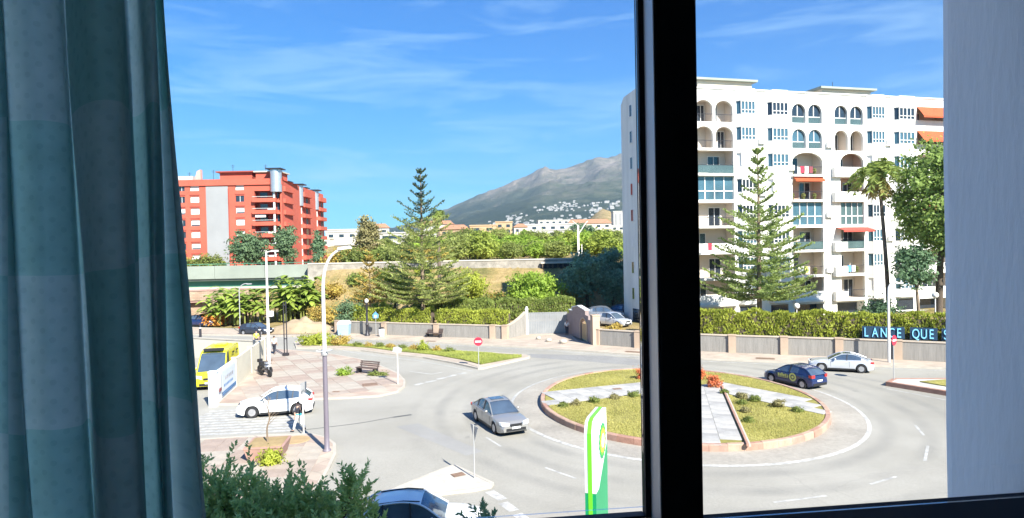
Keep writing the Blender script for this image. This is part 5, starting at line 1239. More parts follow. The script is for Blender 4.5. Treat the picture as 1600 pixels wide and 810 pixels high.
for k in range(7):                                          # railing, blinds and furniture on the corner balconies
    b0 = 5.6 + 2.87 * k
    MB().box(19.5, 25.1, -.86, -.80, b0 + .95, b0 + 1.02).build('handrail', M['frame_white'], RB_)
    if k % 3 == 1: MB().box(20.0, 22.6, -.5, -.45, b0 + 1.7, b0 + 2.4).build('blind', M['shutter'], RB_)
    if k % 2: MB().box(23.0, 24.2, -.3, .1, b0 + .1, b0 + .95).build('balcony_table', M['cloth_white'], RB_)
    for yy in (10.6, 13.4, 27.4): MB().box(26.4 - .055 * yy + (-1.6 if yy < 20 or yy > 26 else 0) + .62, 26.4 - .055 * yy + (-1.6 if yy < 20 or yy > 26 else 0) + .93, yy, yy + 1.1, b0 + .63, b0 + 1.9).build('blind', M['shutter'] if (k + int(yy)) % 3 else M['glass_dark'], RB_)
bw_ = MB(); bw_.quad((-14, 0, Z0r), (-14, 14, Z0r), (-14, 14, ZT), (-14, 0, ZT)); bw_.quad((-14, 14, Z0r), (24, 14, Z0r), (24, 14, ZT), (-14, 14, ZT)); bw_.build('rear_wall', M['red_wall'], RB_)
sd = MB(); sd.quad((26.35, 0, Z0r), (24.0, 43, Z0r), (24.0, 43, ZT), (26.35, 0, ZT)); sd.build('side_wall', M['red_wall'], RB_)

# ---------------------------------------------------------------- town houses
def house(name_label, x, y, w_, d_, h, wallm, flat=True, rz=0.0, nwin=3, rows=1, cat='house', group='white and ochre houses across the orchard'):
    z = ground_z(x, y) - .5; h = h * .74
    t = thing('town_house', name_label, cat, (x, y, z), rz, group)
    MB().box(-w_ / 2, w_ / 2, -d_ / 2, d_ / 2, 0, h).build('wall', wallm, t)
    if flat: MB().box(-w_ / 2 - .3, w_ / 2 + .3, -d_ / 2 - .3, d_ / 2 + .3, h + .002, h + .6).build('roof', wallm, t)
    else: MB().add([(-w_ / 2 - .6, -d_ / 2 - .6, h), (w_ / 2 + .6, -d_ / 2 - .6, h), (w_ / 2 + .6, d_ / 2 + .6, h), (-w_ / 2 - .6, d_ / 2 + .6, h), (-w_ / 2 + 2, 0, h + d_ * .22), (w_ / 2 - 2, 0, h + d_ * .22)], [(0, 1, 5, 4), (1, 2, 5), (2, 3, 4, 5), (3, 0, 4)]).build('roof', M['town_roof'], t)
    for r in range(rows):
        for k in range(nwin):
            u = -w_ / 2 + w_ * (k + .5) / nwin; zz = h - 2.6 - r * 3.0
            if zz > .5: MB().box(u - w_ / nwin * .22, u + w_ / nwin * .22, -d_ / 2 - .06, -d_ / 2 - .004, zz, zz + 1.5).build('window', M['glass_dark'], t)
    return t
H = [
 ('white villa with a long dark window band right of the brown conifer', -58, 320, 22, 12, 8, 'town_wall', True, -.1, 1, 1),
 ('white gabled villa directly behind the long-windowed villa', -72, 345, 12, 11, 11, 'town_wall', False, .2, 2, 1),
 ('pale flat house between the red block and the brown conifer', -86, 330, 16, 12, 9, 'town_wall', True, 0, 3, 1),
 ('low cream house touching the right edge of the red block', -98, 322, 16, 10, 6, 'white_wall2', True, 0, 3, 1),
 ('small white house behind the near lamp head', -104, 400, 20, 12, 11, 'town_wall', True, .1, 4, 2),
 ('ochre house just right of the tall norfolk pine', -30, 340, 14, 12, 9, 'town_ochre', False, -.2, 2, 1),
 ('tall ochre house with terraces, middle of the town row', -15, 345, 14, 12, 12, 'town_ochre', True, 0, 2, 2),
 ('half-built orange house with open upper floor beside the tall ochre house', -4, 352, 9, 10, 14, 'town_ochre', True, 0, 2, 3),
 ('narrow pinkish house at the right of the ochre group', 5, 350, 7, 9, 10, 'white_wall2', False, 0, 2, 2),
 ('white flat-roofed house with dark window row, right of the ochre group', 22, 395, 34, 14, 12, 'town_wall', True, .05, 6, 2),
 ('low white terrace in front of the white flat-roofed house', 32, 360, 34, 8, 7, 'town_wall', True, 0, 7, 1),
 ('cream house behind the dark round tree', 52, 430, 28, 14, 13, 'white_wall2', False, 0, 5, 2),
 ('long white building left of the catenary mast', 78, 480, 40, 14, 10, 'town_wall', True, .1, 8, 1),
 ('white building right of the catenary mast with a red strip roof', 100, 470, 26, 12, 9, 'town_wall', False, 0, 5, 1),
 ('white block with pink end below the ochre hill', 128, 560, 44, 14, 15, 'town_wall', True, 0, 7, 2),
 ('pale house on the slope behind the white flat-roofed house', 40, 620, 30, 14, 20, 'town_wall', True, .1, 5, 2),
 ('cream terraced house further up the slope, left of the mast', 68, 700, 36, 14, 22, 'white_wall2', True, -.1, 6, 2),
 ('white house glimpsed between the norfolk pine and the fan palm head', -48, 420, 20, 12, 14, 'town_wall', False, 0, 3, 2),
]
for i, (lb, x, y, w_, d_, h, m, fl_, rz_, nw, rws) in enumerate(H): house(lb, x, y, w_, d_, h, M[m], fl_, rz_, nw, rws)
tz = ground_z(118, 700)
tt = thing('tower_block', 'slim white tower block beside the left edge of the white apartment block', 'building', (118.5, 700, tz - 3), .0)
MB().box(-8, 8, -8, 8, 0, 27).build('wall', M['town_wall'], tt)
for k in range(3): MB().box(-6 + k * 4.6, -4.4 + k * 4.6, -8.3, -8.01, 2, 25).build('window_strip', M['grey_panel'], tt)
MB().box(-8.4, 8.4, -8.4, 8.4, 27.01, 28).build('roof', M['town_wall'], tt); MB().box(3, 7, -3, 3, 28.01, 31).build('penthouse', M['town_wall'], tt)
# ================================================================ MOUNTAIN
RIDGE = [(-.9, 40), (-.5, 70), (-.3, 120), (-.209, 191), (-.159, 250), (-.098, 385), (-.038, 540), (.0024, 627), (.03, 705), (.0477, 757), (.065, 742), (.0827, 757), (.1027, 778), (.1328, 834), (.15, 838), (.173, 860), (.25, 830), (.4, 640), (.6, 330), (.9, 160)]
def mount_z(a, d):
    R = lerp_tab(RIDGE, a); x = a * d; t = (d - 2200) / 3800
    s = t ** 1.12 if t < 1 else max(0, 1 - (t - 1) * .9)
    z = 46 + (R - 46) * s
    v = Vector((x / 900, d / 900, 0)); r1 = 1 - abs(mnoise.noise(v)) * 2; r2 = 1 - abs(mnoise.noise(v * 2.7)) * 2; r3 = mnoise.noise(v * 7.1); r4 = mnoise.noise(v * 17.0)
    am = (R / 800) * min(1, max(0, t * 1.4)) * (1 - .75 * max(0, 1 - abs(t - 1) * 6))
    return z + am * (70 * r1 + 42 * r2 + 26 * r3 + 12 * r4 - 45) + 7 * r4 * (R / 800) * min(1, max(0, t))
an = np.concatenate([np.linspace(-.9, -.24, 26), np.linspace(-.235, .30, 216), np.linspace(.31, .9, 24)]); dn = list(np.linspace(2200, 6000, 92)) + [6150, 6350, 6700, 7300, 8200]
mv = [(a * d, d, mount_z(a, d)) for d in dn for a in an]; na = len(an)
mf = [(j * na + i, j * na + i + 1, (j + 1) * na + i + 1, (j + 1) * na + i) for j in range(len(dn) - 1) for i in range(na - 1)]
def mountain_mat():
    m, n, l, b = _new('mountain_rock_and_scrub')
    tc = n.new('ShaderNodeTexCoord'); nz = n.new('ShaderNodeTexNoise'); nz.inputs['Scale'].default_value = .0042; nz.inputs['Detail'].default_value = 10; nz.inputs['Roughness'].default_value = .66
    l.new(tc.outputs['Object'], nz.inputs['Vector'])
    sp = n.new('ShaderNodeSeparateXYZ'); l.new(tc.outputs['Object'], sp.inputs[0])
    hr = n.new('ShaderNodeMapRange'); hr.inputs['From Min'].default_value = 90; hr.inputs['From Max'].default_value = 560; hr.inputs['To Min'].default_value = -.20; hr.inputs['To Max'].default_value = .17
    l.new(sp.outputs['Z'], hr.inputs['Value'])
    ad = n.new('ShaderNodeMath'); ad.operation = 'ADD'; l.new(nz.outputs['Fac'], ad.inputs[0]); l.new(hr.outputs['Result'], ad.inputs[1])
    r = n.new('ShaderNodeValToRGB'); e = r.color_ramp.elements
    e[0].position = .36; e[0].color = (.028, .045, .024, 1); e[1].position = .80; e[1].color = (.27, .225, .175, 1)
    for p, c in ((.46, (.06, .075, .042, 1)), (.55, (.095, .10, .062, 1)), (.66, (.15, .135, .10, 1))): k = e.new(p); k.color = c
    l.new(ad.outputs[0], r.inputs['Fac']); l.new(r.outputs['Color'], b.inputs['Base Color']); b.inputs['Roughness'].default_value = .95; b.inputs['Specular IOR Level'].default_value = .05
    n2 = n.new('ShaderNodeTexNoise'); n2.inputs['Scale'].default_value = .02; n2.inputs['Detail'].default_value = 8; n2.inputs['Roughness'].default_value = .7; l.new(tc.outputs['Object'], n2.inputs['Vector'])
    bp = n.new('ShaderNodeBump'); bp.inputs['Strength'].default_value = .9; bp.inputs['Distance'].default_value = 30; l.new(n2.outputs['Fac'], bp.inputs['Height']); l.new(bp.outputs['Normal'], b.inputs['Normal'])
    return m
st('mountain', MB().add(mv, mf), mountain_mat(), smooth=True)
# quarry scar near the crest and white villages lower down
rv = random.Random(5)
vh = []
for k, (w_, d_, h) in enumerate(((16, 12, 9), (24, 12, 11), (12, 12, 7), (34, 14, 14))):
    vh.append(MB().box(-w_ / 2, w_ / 2, -d_ / 2, d_ / 2, -6, h).add([(-w_ / 2 - 1, -d_ / 2 - 1, h), (w_ / 2 + 1, -d_ / 2 - 1, h), (w_ / 2 + 1, d_ / 2 + 1, h), (-w_ / 2 - 1, d_ / 2 + 1, h), (0, 0, h + 2.5)], [(0, 1, 4), (1, 2, 4), (2, 3, 4), (3, 0, 4)]).mesh('village_house', M['village']))
def on_slope(a, elev):
    lo_d = None
    for d in range(2300, 5900, 40):
        if (mount_z(a, d) - 10) / d >= elev: return d
    return None
# clusters in bearing (x/y) and elevation (z-10)/y, counts
CL = [(.06, .170, .060, .066, 46, 'white houses of the dense mountain village'), (.095, .170, .052, .060, 24, 'white houses just below the dense mountain terrace village'), (.035, .072, .055, .061, 24, 'white houses left of the dense mountain terrace village'),
      (.075, .105, .064, .069, 16, 'white houses on the topmost mountain spur'), (-.01, .035, .036, .052, 26, 'scattered white houses on the middle mountain slope'), (-.05, .01, .034, .042, 20, 'small white houses at the left mountain foot'),
      (.12, .170, .040, .050, 18, 'white houses on the flank above the ochre hill'), (.03, .12, .036, .047, 30, 'white houses along the mountain foot above the town'), (-.20, -.09, .026, .034, 22, 'tiny pale houses along the low left mountain shoulder')]
for (a0, a1, e0, e1, n, lb) in CL:
    grp_ = []
    for k in range(n):
        a = rv.uniform(a0, a1); e = rv.uniform(e0, e1) + (a - (a0 + a1) / 2) * .06 + rv.gauss(0, .0012); d = on_slope(a, e)
        if d is None: continue
        grp_.append(link('village_house', vh[rv.randrange(4)], None, loc=(a * d, d, mount_z(a, d)), rot=rv.uniform(-.5, .5), scale=rv.uniform(.3, .68), label=lb, cat='house', group=lb))
    number_from_left(grp_, '%s house from the left among the ' + lb)
# ================================================================ VEGETATION
def clump_points(n_clump, per, rad, crown, rng, shell=.55):
    """leaf centres in clumps through an ellipsoid crown (rx, ry, rz)"""
    d = rng.normal(size=(n_clump, 3)); d /= np.linalg.norm(d, axis=1)[:, None]
    r = shell + (1 - shell) * rng.random(n_clump); r *= .9 + .25 * rng.random(n_clump)
    c = d * r[:, None] * np.array(crown)
    off = rng.normal(size=(n_clump, per, 3)) * (rad * (.6 + .7 * rng.random((n_clump, 1, 1)))) * np.array([1, 1, .75])
    global CLN
    CLN = (off / (rad + 1e-6) + d[:, None, :] * .8 + np.array([.25, -.35, .75])).reshape(-1, 3)      # leaves lie across the light
    return (c[:, None, :] + off).reshape(-1, 3), c
def make_tree(label, loc, h, crown, cz, m, leaf=.3, nc=70, per=60, rad=.5, trunk=.22, bark='bark', cat='tree', name='tree', group=None, seed=0, shell=.5, lean=(0, 0), aspect=.55, rz=0.0, limbs=9):
    rng = np.random.default_rng(seed + 100)
    t = thing(name, label, cat, loc, rz, group)
    P, C = clump_points(nc, per, rad, crown, rng, shell); off = np.array([lean[0], lean[1], cz])
    keep = P[:, 2] + cz > .15
    link('crown', scatter_mesh('crown', m, (P + off)[keep], leaf * (.6 + .8 * rng.random(keep.sum())), aspect=aspect, rng=rng, nrm=CLN[keep], jit=1.4), t)
    mb = MB(); top = Vector((lean[0], lean[1], cz)); 
    mb.tube([(0, 0, -.3), (lean[0] * .3, lean[1] * .3, cz * .4), (lean[0] * .8, lean[1] * .8, cz * .85), tuple(top + Vector((0, 0, crown[2] * .5)))], [trunk * 1.25, trunk, trunk * .7, trunk * .2], 8)
    for k in range(limbs):
        c = Vector(C[rng.integers(len(C))]) + Vector(off); s = Vector((lean[0] * .6, lean[1] * .6, cz * (.55 + .4 * rng.random())))
        mid = s.lerp(c, .5) + Vector((0, 0, .2)); mb.tube([s, mid, c], [trunk * .45, trunk * .28, trunk * .08], 5)
    mb.build('trunk', M[bark], t, smooth=True, ang=60)
    return t
def make_bush(label, loc, crown, m, leaf=.22, nc=50, per=45, rad=.35, cat='shrub', name='shrub', group=None, seed=0, shell=.35, aspect=.55):
    rng = np.random.default_rng(seed + 900); t = thing(name, label, cat, loc, 0, group)
    P, C = clump_points(nc, per, rad, crown, rng, shell); P[:, 2] = np.abs(P[:, 2] + crown[2] * .75)
    link('foliage', scatter_mesh('foliage', m, P, leaf * (.6 + .8 * rng.random(len(P))), aspect=aspect, rng=rng, nrm=CLN, jit=1.4), t)
    mb = MB()
    for k in range(5):
        c = C[rng.integers(len(C))]; mb.tube([(c[0] * .08, c[1] * .08, -.15), (c[0] * .4, c[1] * .4, crown[2] * .6), (c[0] * .75, c[1] * .75, max(.2, c[2] + crown[2] * .7))], [.06, .045, .02], 5)
    mb.build('stems', M['bark'], t)
    return t
# ---- norfolk island pines: whorls of branches, needles along them
def norfolk(label, loc, H, spread, whorls, m_lo, m_hi, seed, z_first=.10, sparse_top=.0, trunk=.26, dens=1.0):
    rng = np.random.default_rng(seed); t = thing('norfolk_pine', label, 'tree', loc, 0)
    tr = MB(); tr.tube([(0, 0, -.4), (0, 0, H * .4), (.05, 0, H * .75), (0, 0, H)], [trunk, trunk * .75, trunk * .4, .03], 10); tr.build('trunk', M['bark'], t, smooth=True, ang=60)
    lo_c, lo_a, hi_c, hi_a = [], [], [], []; bm_ = MB()
    for w_ in range(whorls):
        f = z_first + (1 - z_first) * (w_ / (whorls - .3)) ** 1.32; z = H * f
        Ln = spread * (1.0 - f) ** 1.0 * (.85 + .25 * rng.random()) + .42
        if f > 1 - sparse_top: Ln *= .72
        nb = 7 if f < .62 else 4
        ph = rng.random() * 6
        for b in range(nb):
            a = ph + 2 * PI * b / nb + rng.normal() * .12; L_ = Ln * (.8 + .3 * rng.random())
            up = .06 + .85 * f ** 2.0
            ns = max(5, int(L_ / .28)); pts = []
            for i in range(ns + 1):
                s = i / ns; pts.append(np.array([math.cos(a) * L_ * s, math.sin(a) * L_ * s, z + L_ * (up * s - .16 * s * (1 - f) + .20 * s ** 3 * (1 - f * .5))]))
            bm_.tube([tuple(pts[0]), tuple(pts[ns // 2]), tuple(pts[-1])], [.05 * (1.4 - f), .03, .01], 4)
            for i in range(1, ns + 1):
                s = i / ns
                if s < .22 and f < .6: continue
                d = pts[i] - pts[i - 1]; d /= np.linalg.norm(d) + 1e-9; side = np.cross(d, [0, 0, 1]); side /= np.linalg.norm(side) + 1e-9
                wl2 = (.85 * (1 - .55 * s) * min(1, L_ / 2.8) + .16) * (1 if f < .62 else .72) * (.8 + .4 * rng.random())
                tgt_c, tgt_a = (hi_c, hi_a) if f > .62 else (lo_c, lo_a)
                for sg in (-1, 1):
                    dirv = side * sg * .85 + d * .45 + np.array([0, 0, .22 * (.5 + f) - .30 * (1 - f) * rng.random()])
                    nn = max(3, int((5 if f < .62 else 4) * dens))
                    for q in range(nn):
                        u = (q + .5 + rng.normal() * .2) / nn
                        tgt_c.append(pts[i] + dirv * wl2 * u + rng.normal(size=3) * .05); tgt_a.append(dirv + np.array([0, 0, .3]))
                for q in range(2): tgt_c.append(pts[i] + rng.normal(size=3) * .06); tgt_a.append(d)
    for nm, c, a, m in (('lower_foliage', lo_c, lo_a, m_lo), ('top_foliage', hi_c, hi_a, m_hi)):
        c = np.array(c); link(nm, scatter_mesh(nm, m, c, .30 * (.7 + .6 * rng.random(len(c))), np.array(a), .48, rng=rng, nrm=np.tile([.2, -.4, 1.0], (len(c), 1))), t)
    bm_.build('branches', M['bark'], t)
    return t
norfolk('tallest norfolk pine with open dark top, behind the left street wall', (-11.0, 78.3, 1.45), 18.6, 7.0, 21, L['arau'], L['arau_dark'], 3, .12, .30, dens=1.3)
norfolk('norfolk pine standing in front of the white apartment block', (24.3, 63.0, 1.5), 18.0, 6.1, 19, L['arau_green'], L['arau_green'], 11, .17, .40, dens=1.7)
norfolk('thin brownish norfolk pine behind the ornamental street lamp', (-18.2, 81.5, .9), 8.6, 3.6, 9, L['rust'], L['rust'], 23, .30, .1, .14, .7)
# ---- palms
def frond_points(base, az, el, Ln, droop, rng, n=14, lw=.5):
    c, a = [], []; d = np.array([math.cos(az) * math.cos(el), math.sin(az) * math.cos(el), math.sin(el)]); side = np.array([-math.sin(az), math.cos(az), 0])
    for i in range(1, n + 1):
        s = i / n; p = base + d * Ln * s + np.array([0, 0, -droop * s * s * Ln])
        for sg in (-1, 1):
            v = side * sg * .8 + d * .55 + np.array([0, 0, -.25 - .4 * s]); w_ = lw * (1 - abs(s - .45) * 1.2)
            c.append(p + v * w_ * .5); a.append(v)
    return c, a
def palm(label, loc, top, H, n, Ln, trunk, m, seed, droop=.7, dead=0, leaf=.55, el=(-.3, 1.2), lw=.5):
    rng = np.random.default_rng(seed); t = thing('palm_tree', label, 'palm tree', loc, 0); tp = np.array([top[0], top[1], H])
    if H > .8: MB().tube(cat_rom([(0, 0, -.3), (top[0] * .25, top[1] * .2, H * .35), (top[0] * .62, top[1] * .6, H * .7), tuple(tp)], 5), [trunk * (1.15 - .45 * k / 15) for k in range(16)], 9).build('trunk', M['palm_bark'], t, smooth=True, ang=60)
    c, a = [], []
    for k in range(n):
        q = frond_points(tp, 2.4 * k + rng.normal() * .3, el[0] + (el[1] - el[0]) * rng.random(), Ln * (.8 + .35 * rng.random()), droop * (.6 + .7 * rng.random()), rng, lw=lw); c += q[0]; a += q[1]
    link('fronds', scatter_mesh('fronds', m, np.array(c), leaf * (.7 + .5 * rng.random(len(c))), np.array(a), .22, jit=.5, rng=rng), t)
    if dead:
        c, a = [], []
        for k in range(dead):
            q = frond_points(tp - np.array([0, 0, .25]), 2.4 * k, -.7 - .6 * rng.random(), Ln * .75, .3, rng, lw=lw); c += q[0]; a += q[1]
        link('dry_skirt', scatter_mesh('dry_skirt', L['palm_dead'], np.array(c), leaf * .8, np.array(a), .25, jit=.6, rng=rng), t)
    return t
palm('tall fan palm with bent dark trunk in front of the white block', (36.3, 61.6, 1.5), (-.85, .2), 15.4, 60, 2.5, .19, L['palm'], 5, .85, 20, .8, (-.35, 1.35), .85)
palm('slim fan palm head poking out right of the tallest norfolk pine', (-11.1, 97.5, 4.0), (-.1, 0), 11.6, 26, 1.6, .28, L['palm'], 6, .9, 12, .6, (-.3, 1.2), .6)
palm('low feathery palm on the bank beside the brown conifer', (-21.9, 110.0, 7.9), (0, 0), 2.0, 26, 3.2, .3, L['palm'], 7, .9, 0, .7)
# ---- banana-like clumps below the bridge: broad arching leaves
def banana(label, loc, rad, n, H, seed):
    rng = np.random.default_rng(seed); t = thing('banana_clump', label, 'banana plant', loc, 0, 'banana clumps below the bridge'); lf = MB(); sm_ = MB()
    for k in range(n):
        a = rng.random() * 2 * PI; r = rad * math.sqrt(rng.random()); b = Vector((r * math.cos(a), r * .7 * math.sin(a), 0)); hh = H * (.45 + .55 * rng.random()) * (1 - .25 * r / rad)
        sm_.tube([b, b + Vector((0, 0, hh * .6))], [.12, .07], 5)
        for q in range(7):
            az = rng.random() * 2 * PI; Ln = 1.6 + .9 * rng.random(); w_ = .28 + .1 * rng.random(); d = Vector((math.cos(az), math.sin(az), 0)); sd = Vector((-d.y, d.x, 0)); p0 = b + Vector((0, 0, hh * (.35 + .5 * rng.random())))
            el = .7 + .5 * rng.random(); pts = [p0 + d * (Ln * s * math.cos(el * (1 - .9 * s))) + Vector((0, 0, Ln * (s * math.sin(el) - 1.15 * s * s * .75))) for s in (0, .25, .5, .75, 1)]
            ww = [.03, w_, w_ * 1.05, w_ * .8, .02]; dn_ = Vector((0, 0, -.10))
            for i in range(4):
                lf.add([pts[i] - sd * ww[i] + dn_ * (ww[i] * 2), pts[i], pts[i] + sd * ww[i] + dn_ * (ww[i] * 2), pts[i + 1] + sd * ww[i + 1] + dn_ * (ww[i + 1] * 2), pts[i + 1], pts[i + 1] - sd * ww[i + 1] + dn_ * (ww[i + 1] * 2)], [(0, 1, 4, 5), (1, 2, 3, 4)])
    me = bpy.data.meshes.new('leaves'); me.from_pydata(lf.v, [], lf.f); me.materials.append(L['banana']); link('leaves', me, t); sm_.build('stems', M['lawn2'], t)
banana('left clump of big banana leaves under the bridge behind the arched lamp', (-38.6, 89.5, .3), 3.8, 50, 7.4, 1)
banana('right clump of big banana leaves rising to the bridge rail', (-31.4, 91.0, .5), 3.8, 52, 8.6, 2)
# ---- individual trees and shrubs
make_tree('brownish dense conifer standing alone on the skyline right of the red block', (-25.5, 114, 7.6), 8.5, (1.9, 1.9, 3.6), 5.0, L['brown'], .42, 90, 60, .45, .3, seed=1, shell=.25)
make_tree('big bright green bush-tree behind the sliding gate', (3.1, 83.5, 1.5), 5.5, (3.7, 2.6, 2.4), 3.1, L['bright'], .36, 150, 55, .42, .2, seed=2, shell=.35)
make_tree('large pine crown at the right in front of the white block', (39.9, 60.0, 1.5), 17, (4.2, 3.8, 5.2), 12.4, L['pine'], .36, 260, 70, .55, .3, 'bark_dark', seed=3, shell=.55, lean=(.6, 0), limbs=16)
make_tree('lower bough of pine hanging over the white block at far right', (42.4, 58.5, 1.5), 13, (2.2, 2.2, 3.0), 8.4, L['pine'], .34, 60, 60, .5, .22, 'bark_dark', seed=4, shell=.45)
make_tree('small dark green tree right of the tall fan palm', (37.9, 59.6, 1.5), 7, (1.7, 1.6, 1.8), 6.1, L['deep'], .30, 70, 50, .38, .14, seed=5, shell=.4, lean=(-.4, 0))
make_tree('yellow-green tree left of the tallest norfolk pine behind the hedge', (-15.5, 84, 1.4), 6, (2.3, 2.0, 2.2), 4.2, L['lime'], .32, 70, 50, .42, .16, seed=6, shell=.4)
make_tree('yellowish loose tree right of the tallest norfolk pine on the bank', (-5.8, 85.5, 1.6), 5, (2.4, 2.0, 2.0), 3.6, L['lime'], .32, 70, 50, .42, .16, seed=7, shell=.4)
make_tree('dark cypress beside the right edge of the red block', (-45.0, 148, 6.0), 8, (1.5, 1.5, 4.0), 4.6, L['deep'], .5, 60, 50, .4, .2, seed=8, shell=.3)
make_tree('grey-green conifer before the balconies of the red block', (-57.6, 140, 5.5), 9, (4.0, 3.0, 3.6), 5.6, L['spruce'], .6, 80, 60, .7, .3, seed=9, shell=.35)
make_tree('taller grey-green conifer at the corner of the red block', (-49.8, 141, 5.5), 11, (2.4, 2.4, 4.4), 6.4, L['spruce'], .55, 70, 60, .6, .3, seed=10, shell=.3)
make_tree('yellow-green bush tree at the foot of the red block beside the curtain', (-74.0, 140, 4.5), 8, (3.0, 2.4, 3.0), 4.4, L['lime'], .5, 60, 50, .6, .25, seed=12, shell=.35)
make_tree('low green shrub tree before the grey panel of the red block', (-66.5, 139, 4.0), 6, (4.2, 2.4, 2.0), 3.8, L['olive'], .5, 60, 50, .6, .2, seed=13, shell=.35)
make_bush('dark round bush at the foot of the tall fan palm', (35.2, 61.5, 1.5), (1.8, 1.6, 1.7), L['deep'], .26, 70, 50, .35, seed=1)
make_bush('rusty orange shrub at the foot of the left banana clump', (-41.2, 88.0, .3), (2.0, 1.3, .8), L['orange'], .3, 40, 45, .3, seed=2)
make_bush('dry ochre mound of scrub below the right banana clump', (-24.8, 84.5, .8), (3.2, 2.2, 1.2), L['rust'], .3, 50, 45, .4, seed=3)
make_bush('blue-green bushy plant at the left end of the street wall', (-20.4, 79.6, .9), (1.8, 1.5, 1.9), L['spruce'], .28, 60, 45, .35, seed=4)
make_bush('brown-red low shrub at the left end of the median', (-20.9, 68.2, .18), (2.2, 1.1, .62), L['lime'], .2, 50, 50, .22, seed=5)
make_bush('small red-tinged shrub beside the near lamp on the median', (-18.3, 67.6, .18), (.9, .7, .55), L['rust'], .18, 30, 45, .18, seed=6)
make_bush('green tuft at the left foot of the plaza bench', (-13.6, 51.0, .12), (.55, .45, .35), L['bright'], .14, 24, 40, .13, seed=7)
make_bush('flat green weeds under the right end of the plaza bench', (-10.9, 50.6, .12), (.8, .35, .16), L['olive'], .12, 26, 40, .12, seed=8)
make_bush('upright weed in the middle of the median strip', (-8.9, 62.6, .18), (.5, .4, .55), L['lime'], .16, 24, 40, .15, seed=9)
make_bush('yellow flowering bush under the bare planter tree', (-11.5, 29.9, .12), (.3, .28, .3), L['lime'], .14, 40, 45, .18, seed=10)
make_bush('ochre dry clump inside the car park garden beside the parked white hatchback', (10.2, 64.9, 1.5), (.9, .6, .35), L['rust'], .16, 26, 40, .16, seed=12)
# roundabout planting
gl_ = 'clipped brown-green mounds on the roundabout arms'; mounds = []; tufts = []
for k, (x, y, r) in enumerate(((2.9, 38.4, .42), (3.7, 38.9, .45), (4.9, 39.4, .5), (6.3, 40.2, .45), (7.6, 40.7, .62), (8.7, 41.3, .52), (13.5, 41.0, .4), (14.2, 39.8, .42), (14.6, 38.9, .65), (15.5, 37.4, .75), (16.1, 36.3, .45), (14.2, 40.0, .45), (13.6, 38.2, .42), (13.1, 36.4, .45), (12.6, 34.4, .42))):
    mounds.append(make_bush('low clipped brown-green mound shrub edging the lawn of the roundabout', (x, y, .36), (r * .62, r * .55, r * .36), L['brown'] if k % 2 else L['olive'], .09, 26, 40, .07, group=gl_, seed=20 + k))
for k, (x, y, lb) in enumerate(((13.2, 45.6, 'red-leaved shrub at the hub of the roundabout, further back'), (13.4, 42.9, 'red-leaved shrub at the head of the long paved arm'), (9.3, 46.0, 'red spiky shrub left of the window stile on the roundabout'))):
    make_bush(lb, (x, y, .36), (.40, .36, .52), L['red'], .13, 26, 36, .12, seed=50 + k)
# median strip weeds and wall-top scrub
for k in range(9):
    x = -16.2 + k * 1.25; y = 66.9 - k * .62
    tufts.append(make_bush('straggly reddish weed tuft in the median border row', (x, y - .5, .18), (.5, .3, .22), L['rust'] if k % 2 else L['olive'], .12, 16, 36, .12, group='weed tufts along the median', seed=60 + k))
number_from_left(mounds, '%s low clipped mound shrub from the left on the roundabout lawn'); number_from_left(tufts, '%s straggly reddish weed tuft from the left in the median border')
# hedges and scrub behind the walls
def hedge(label, pts, z0f, h, th, m, seed, dens=260, leaf=.22, name='hedge', cat='hedge', rough=.18):
    rng = np.random.default_rng(seed); t = thing(name, label, cat, (pts[0][0], pts[0][1], z0f), 0); C, A, N = [], [], []; core = MB()
    for (a, b) in zip(pts, pts[1:]):
        a, b = np.array(a, float), np.array(b, float); d = b - a; Ln = np.linalg.norm(d); d /= Ln; q = np.array([-d[1], d[0]]); n = int(dens * Ln * (h + th))
        s = rng.random(n) * Ln; f = rng.random(n); top = f > h / (h + th * .8)
        hz = h * (1 + rough * np.array([mnoise.noise(Vector(((a[0] + d[0] * v) * .7, (a[1] + d[1] * v) * .7, seed))) for v in s]))
        vz = np.where(top, hz + rng.normal(size=n) * .08, rng.random(n) * hz); off = np.where(top, (rng.random(n) - .5) * th, -th / 2 + np.abs(rng.normal(size=n)) * .12 - .10 * np.sin(s * 3.1) * np.sin(vz * 2.7))
        P = np.stack([a[0] + d[0] * s + q[0] * off, a[1] + d[1] * s + q[1] * off, vz], 1); P[:, 0] -= pts[0][0]; P[:, 1] -= pts[0][1]; C.append(P)
        c0, c1 = a - np.array(pts[0]), b - np.array(pts[0]); e = q * th * .36
        core.add([(c0[0] - e[0], c0[1] - e[1], 0), (c1[0] - e[0], c1[1] - e[1], 0), (c1[0] + e[0], c1[1] + e[1], 0), (c0[0] + e[0], c0[1] + e[1], 0), (c0[0] - e[0], c0[1] - e[1], h * .86), (c1[0] - e[0], c1[1] - e[1], h * .86), (c1[0] + e[0], c1[1] + e[1], h * .86), (c0[0] + e[0], c0[1] + e[1], h * .86)], [(4, 5, 6, 7), (0, 1, 5, 4), (2, 3, 7, 6), (0, 4, 7, 3), (1, 2, 6, 5)])
    C = np.concatenate(C); up = np.tile([0, 0, 1.0], (len(C), 1))
    link('foliage', scatter_mesh('foliage', m, C, leaf * (.6 + .9 * rng.random(len(C))), up + np.array([0, -.5, 0]), .5, rng=rng, jit=1.3, nrm=np.tile([.3, -1.0, .6], (len(C), 1))), t)
    core.build('twigs', M['bark_dark'], t)
    return t
hedge('tall bright clipped hedge behind the right street wall, holding the blue letters', [(13.0, 62.9), (17.9, 60.1), (22.9, 58.1), (27.3, 56.4), (31.6, 54.5), (34.8, 52.9), (52, 43.4)], 1.45, 2.25, 1.0, L['hedge'], 1, 170, .24)
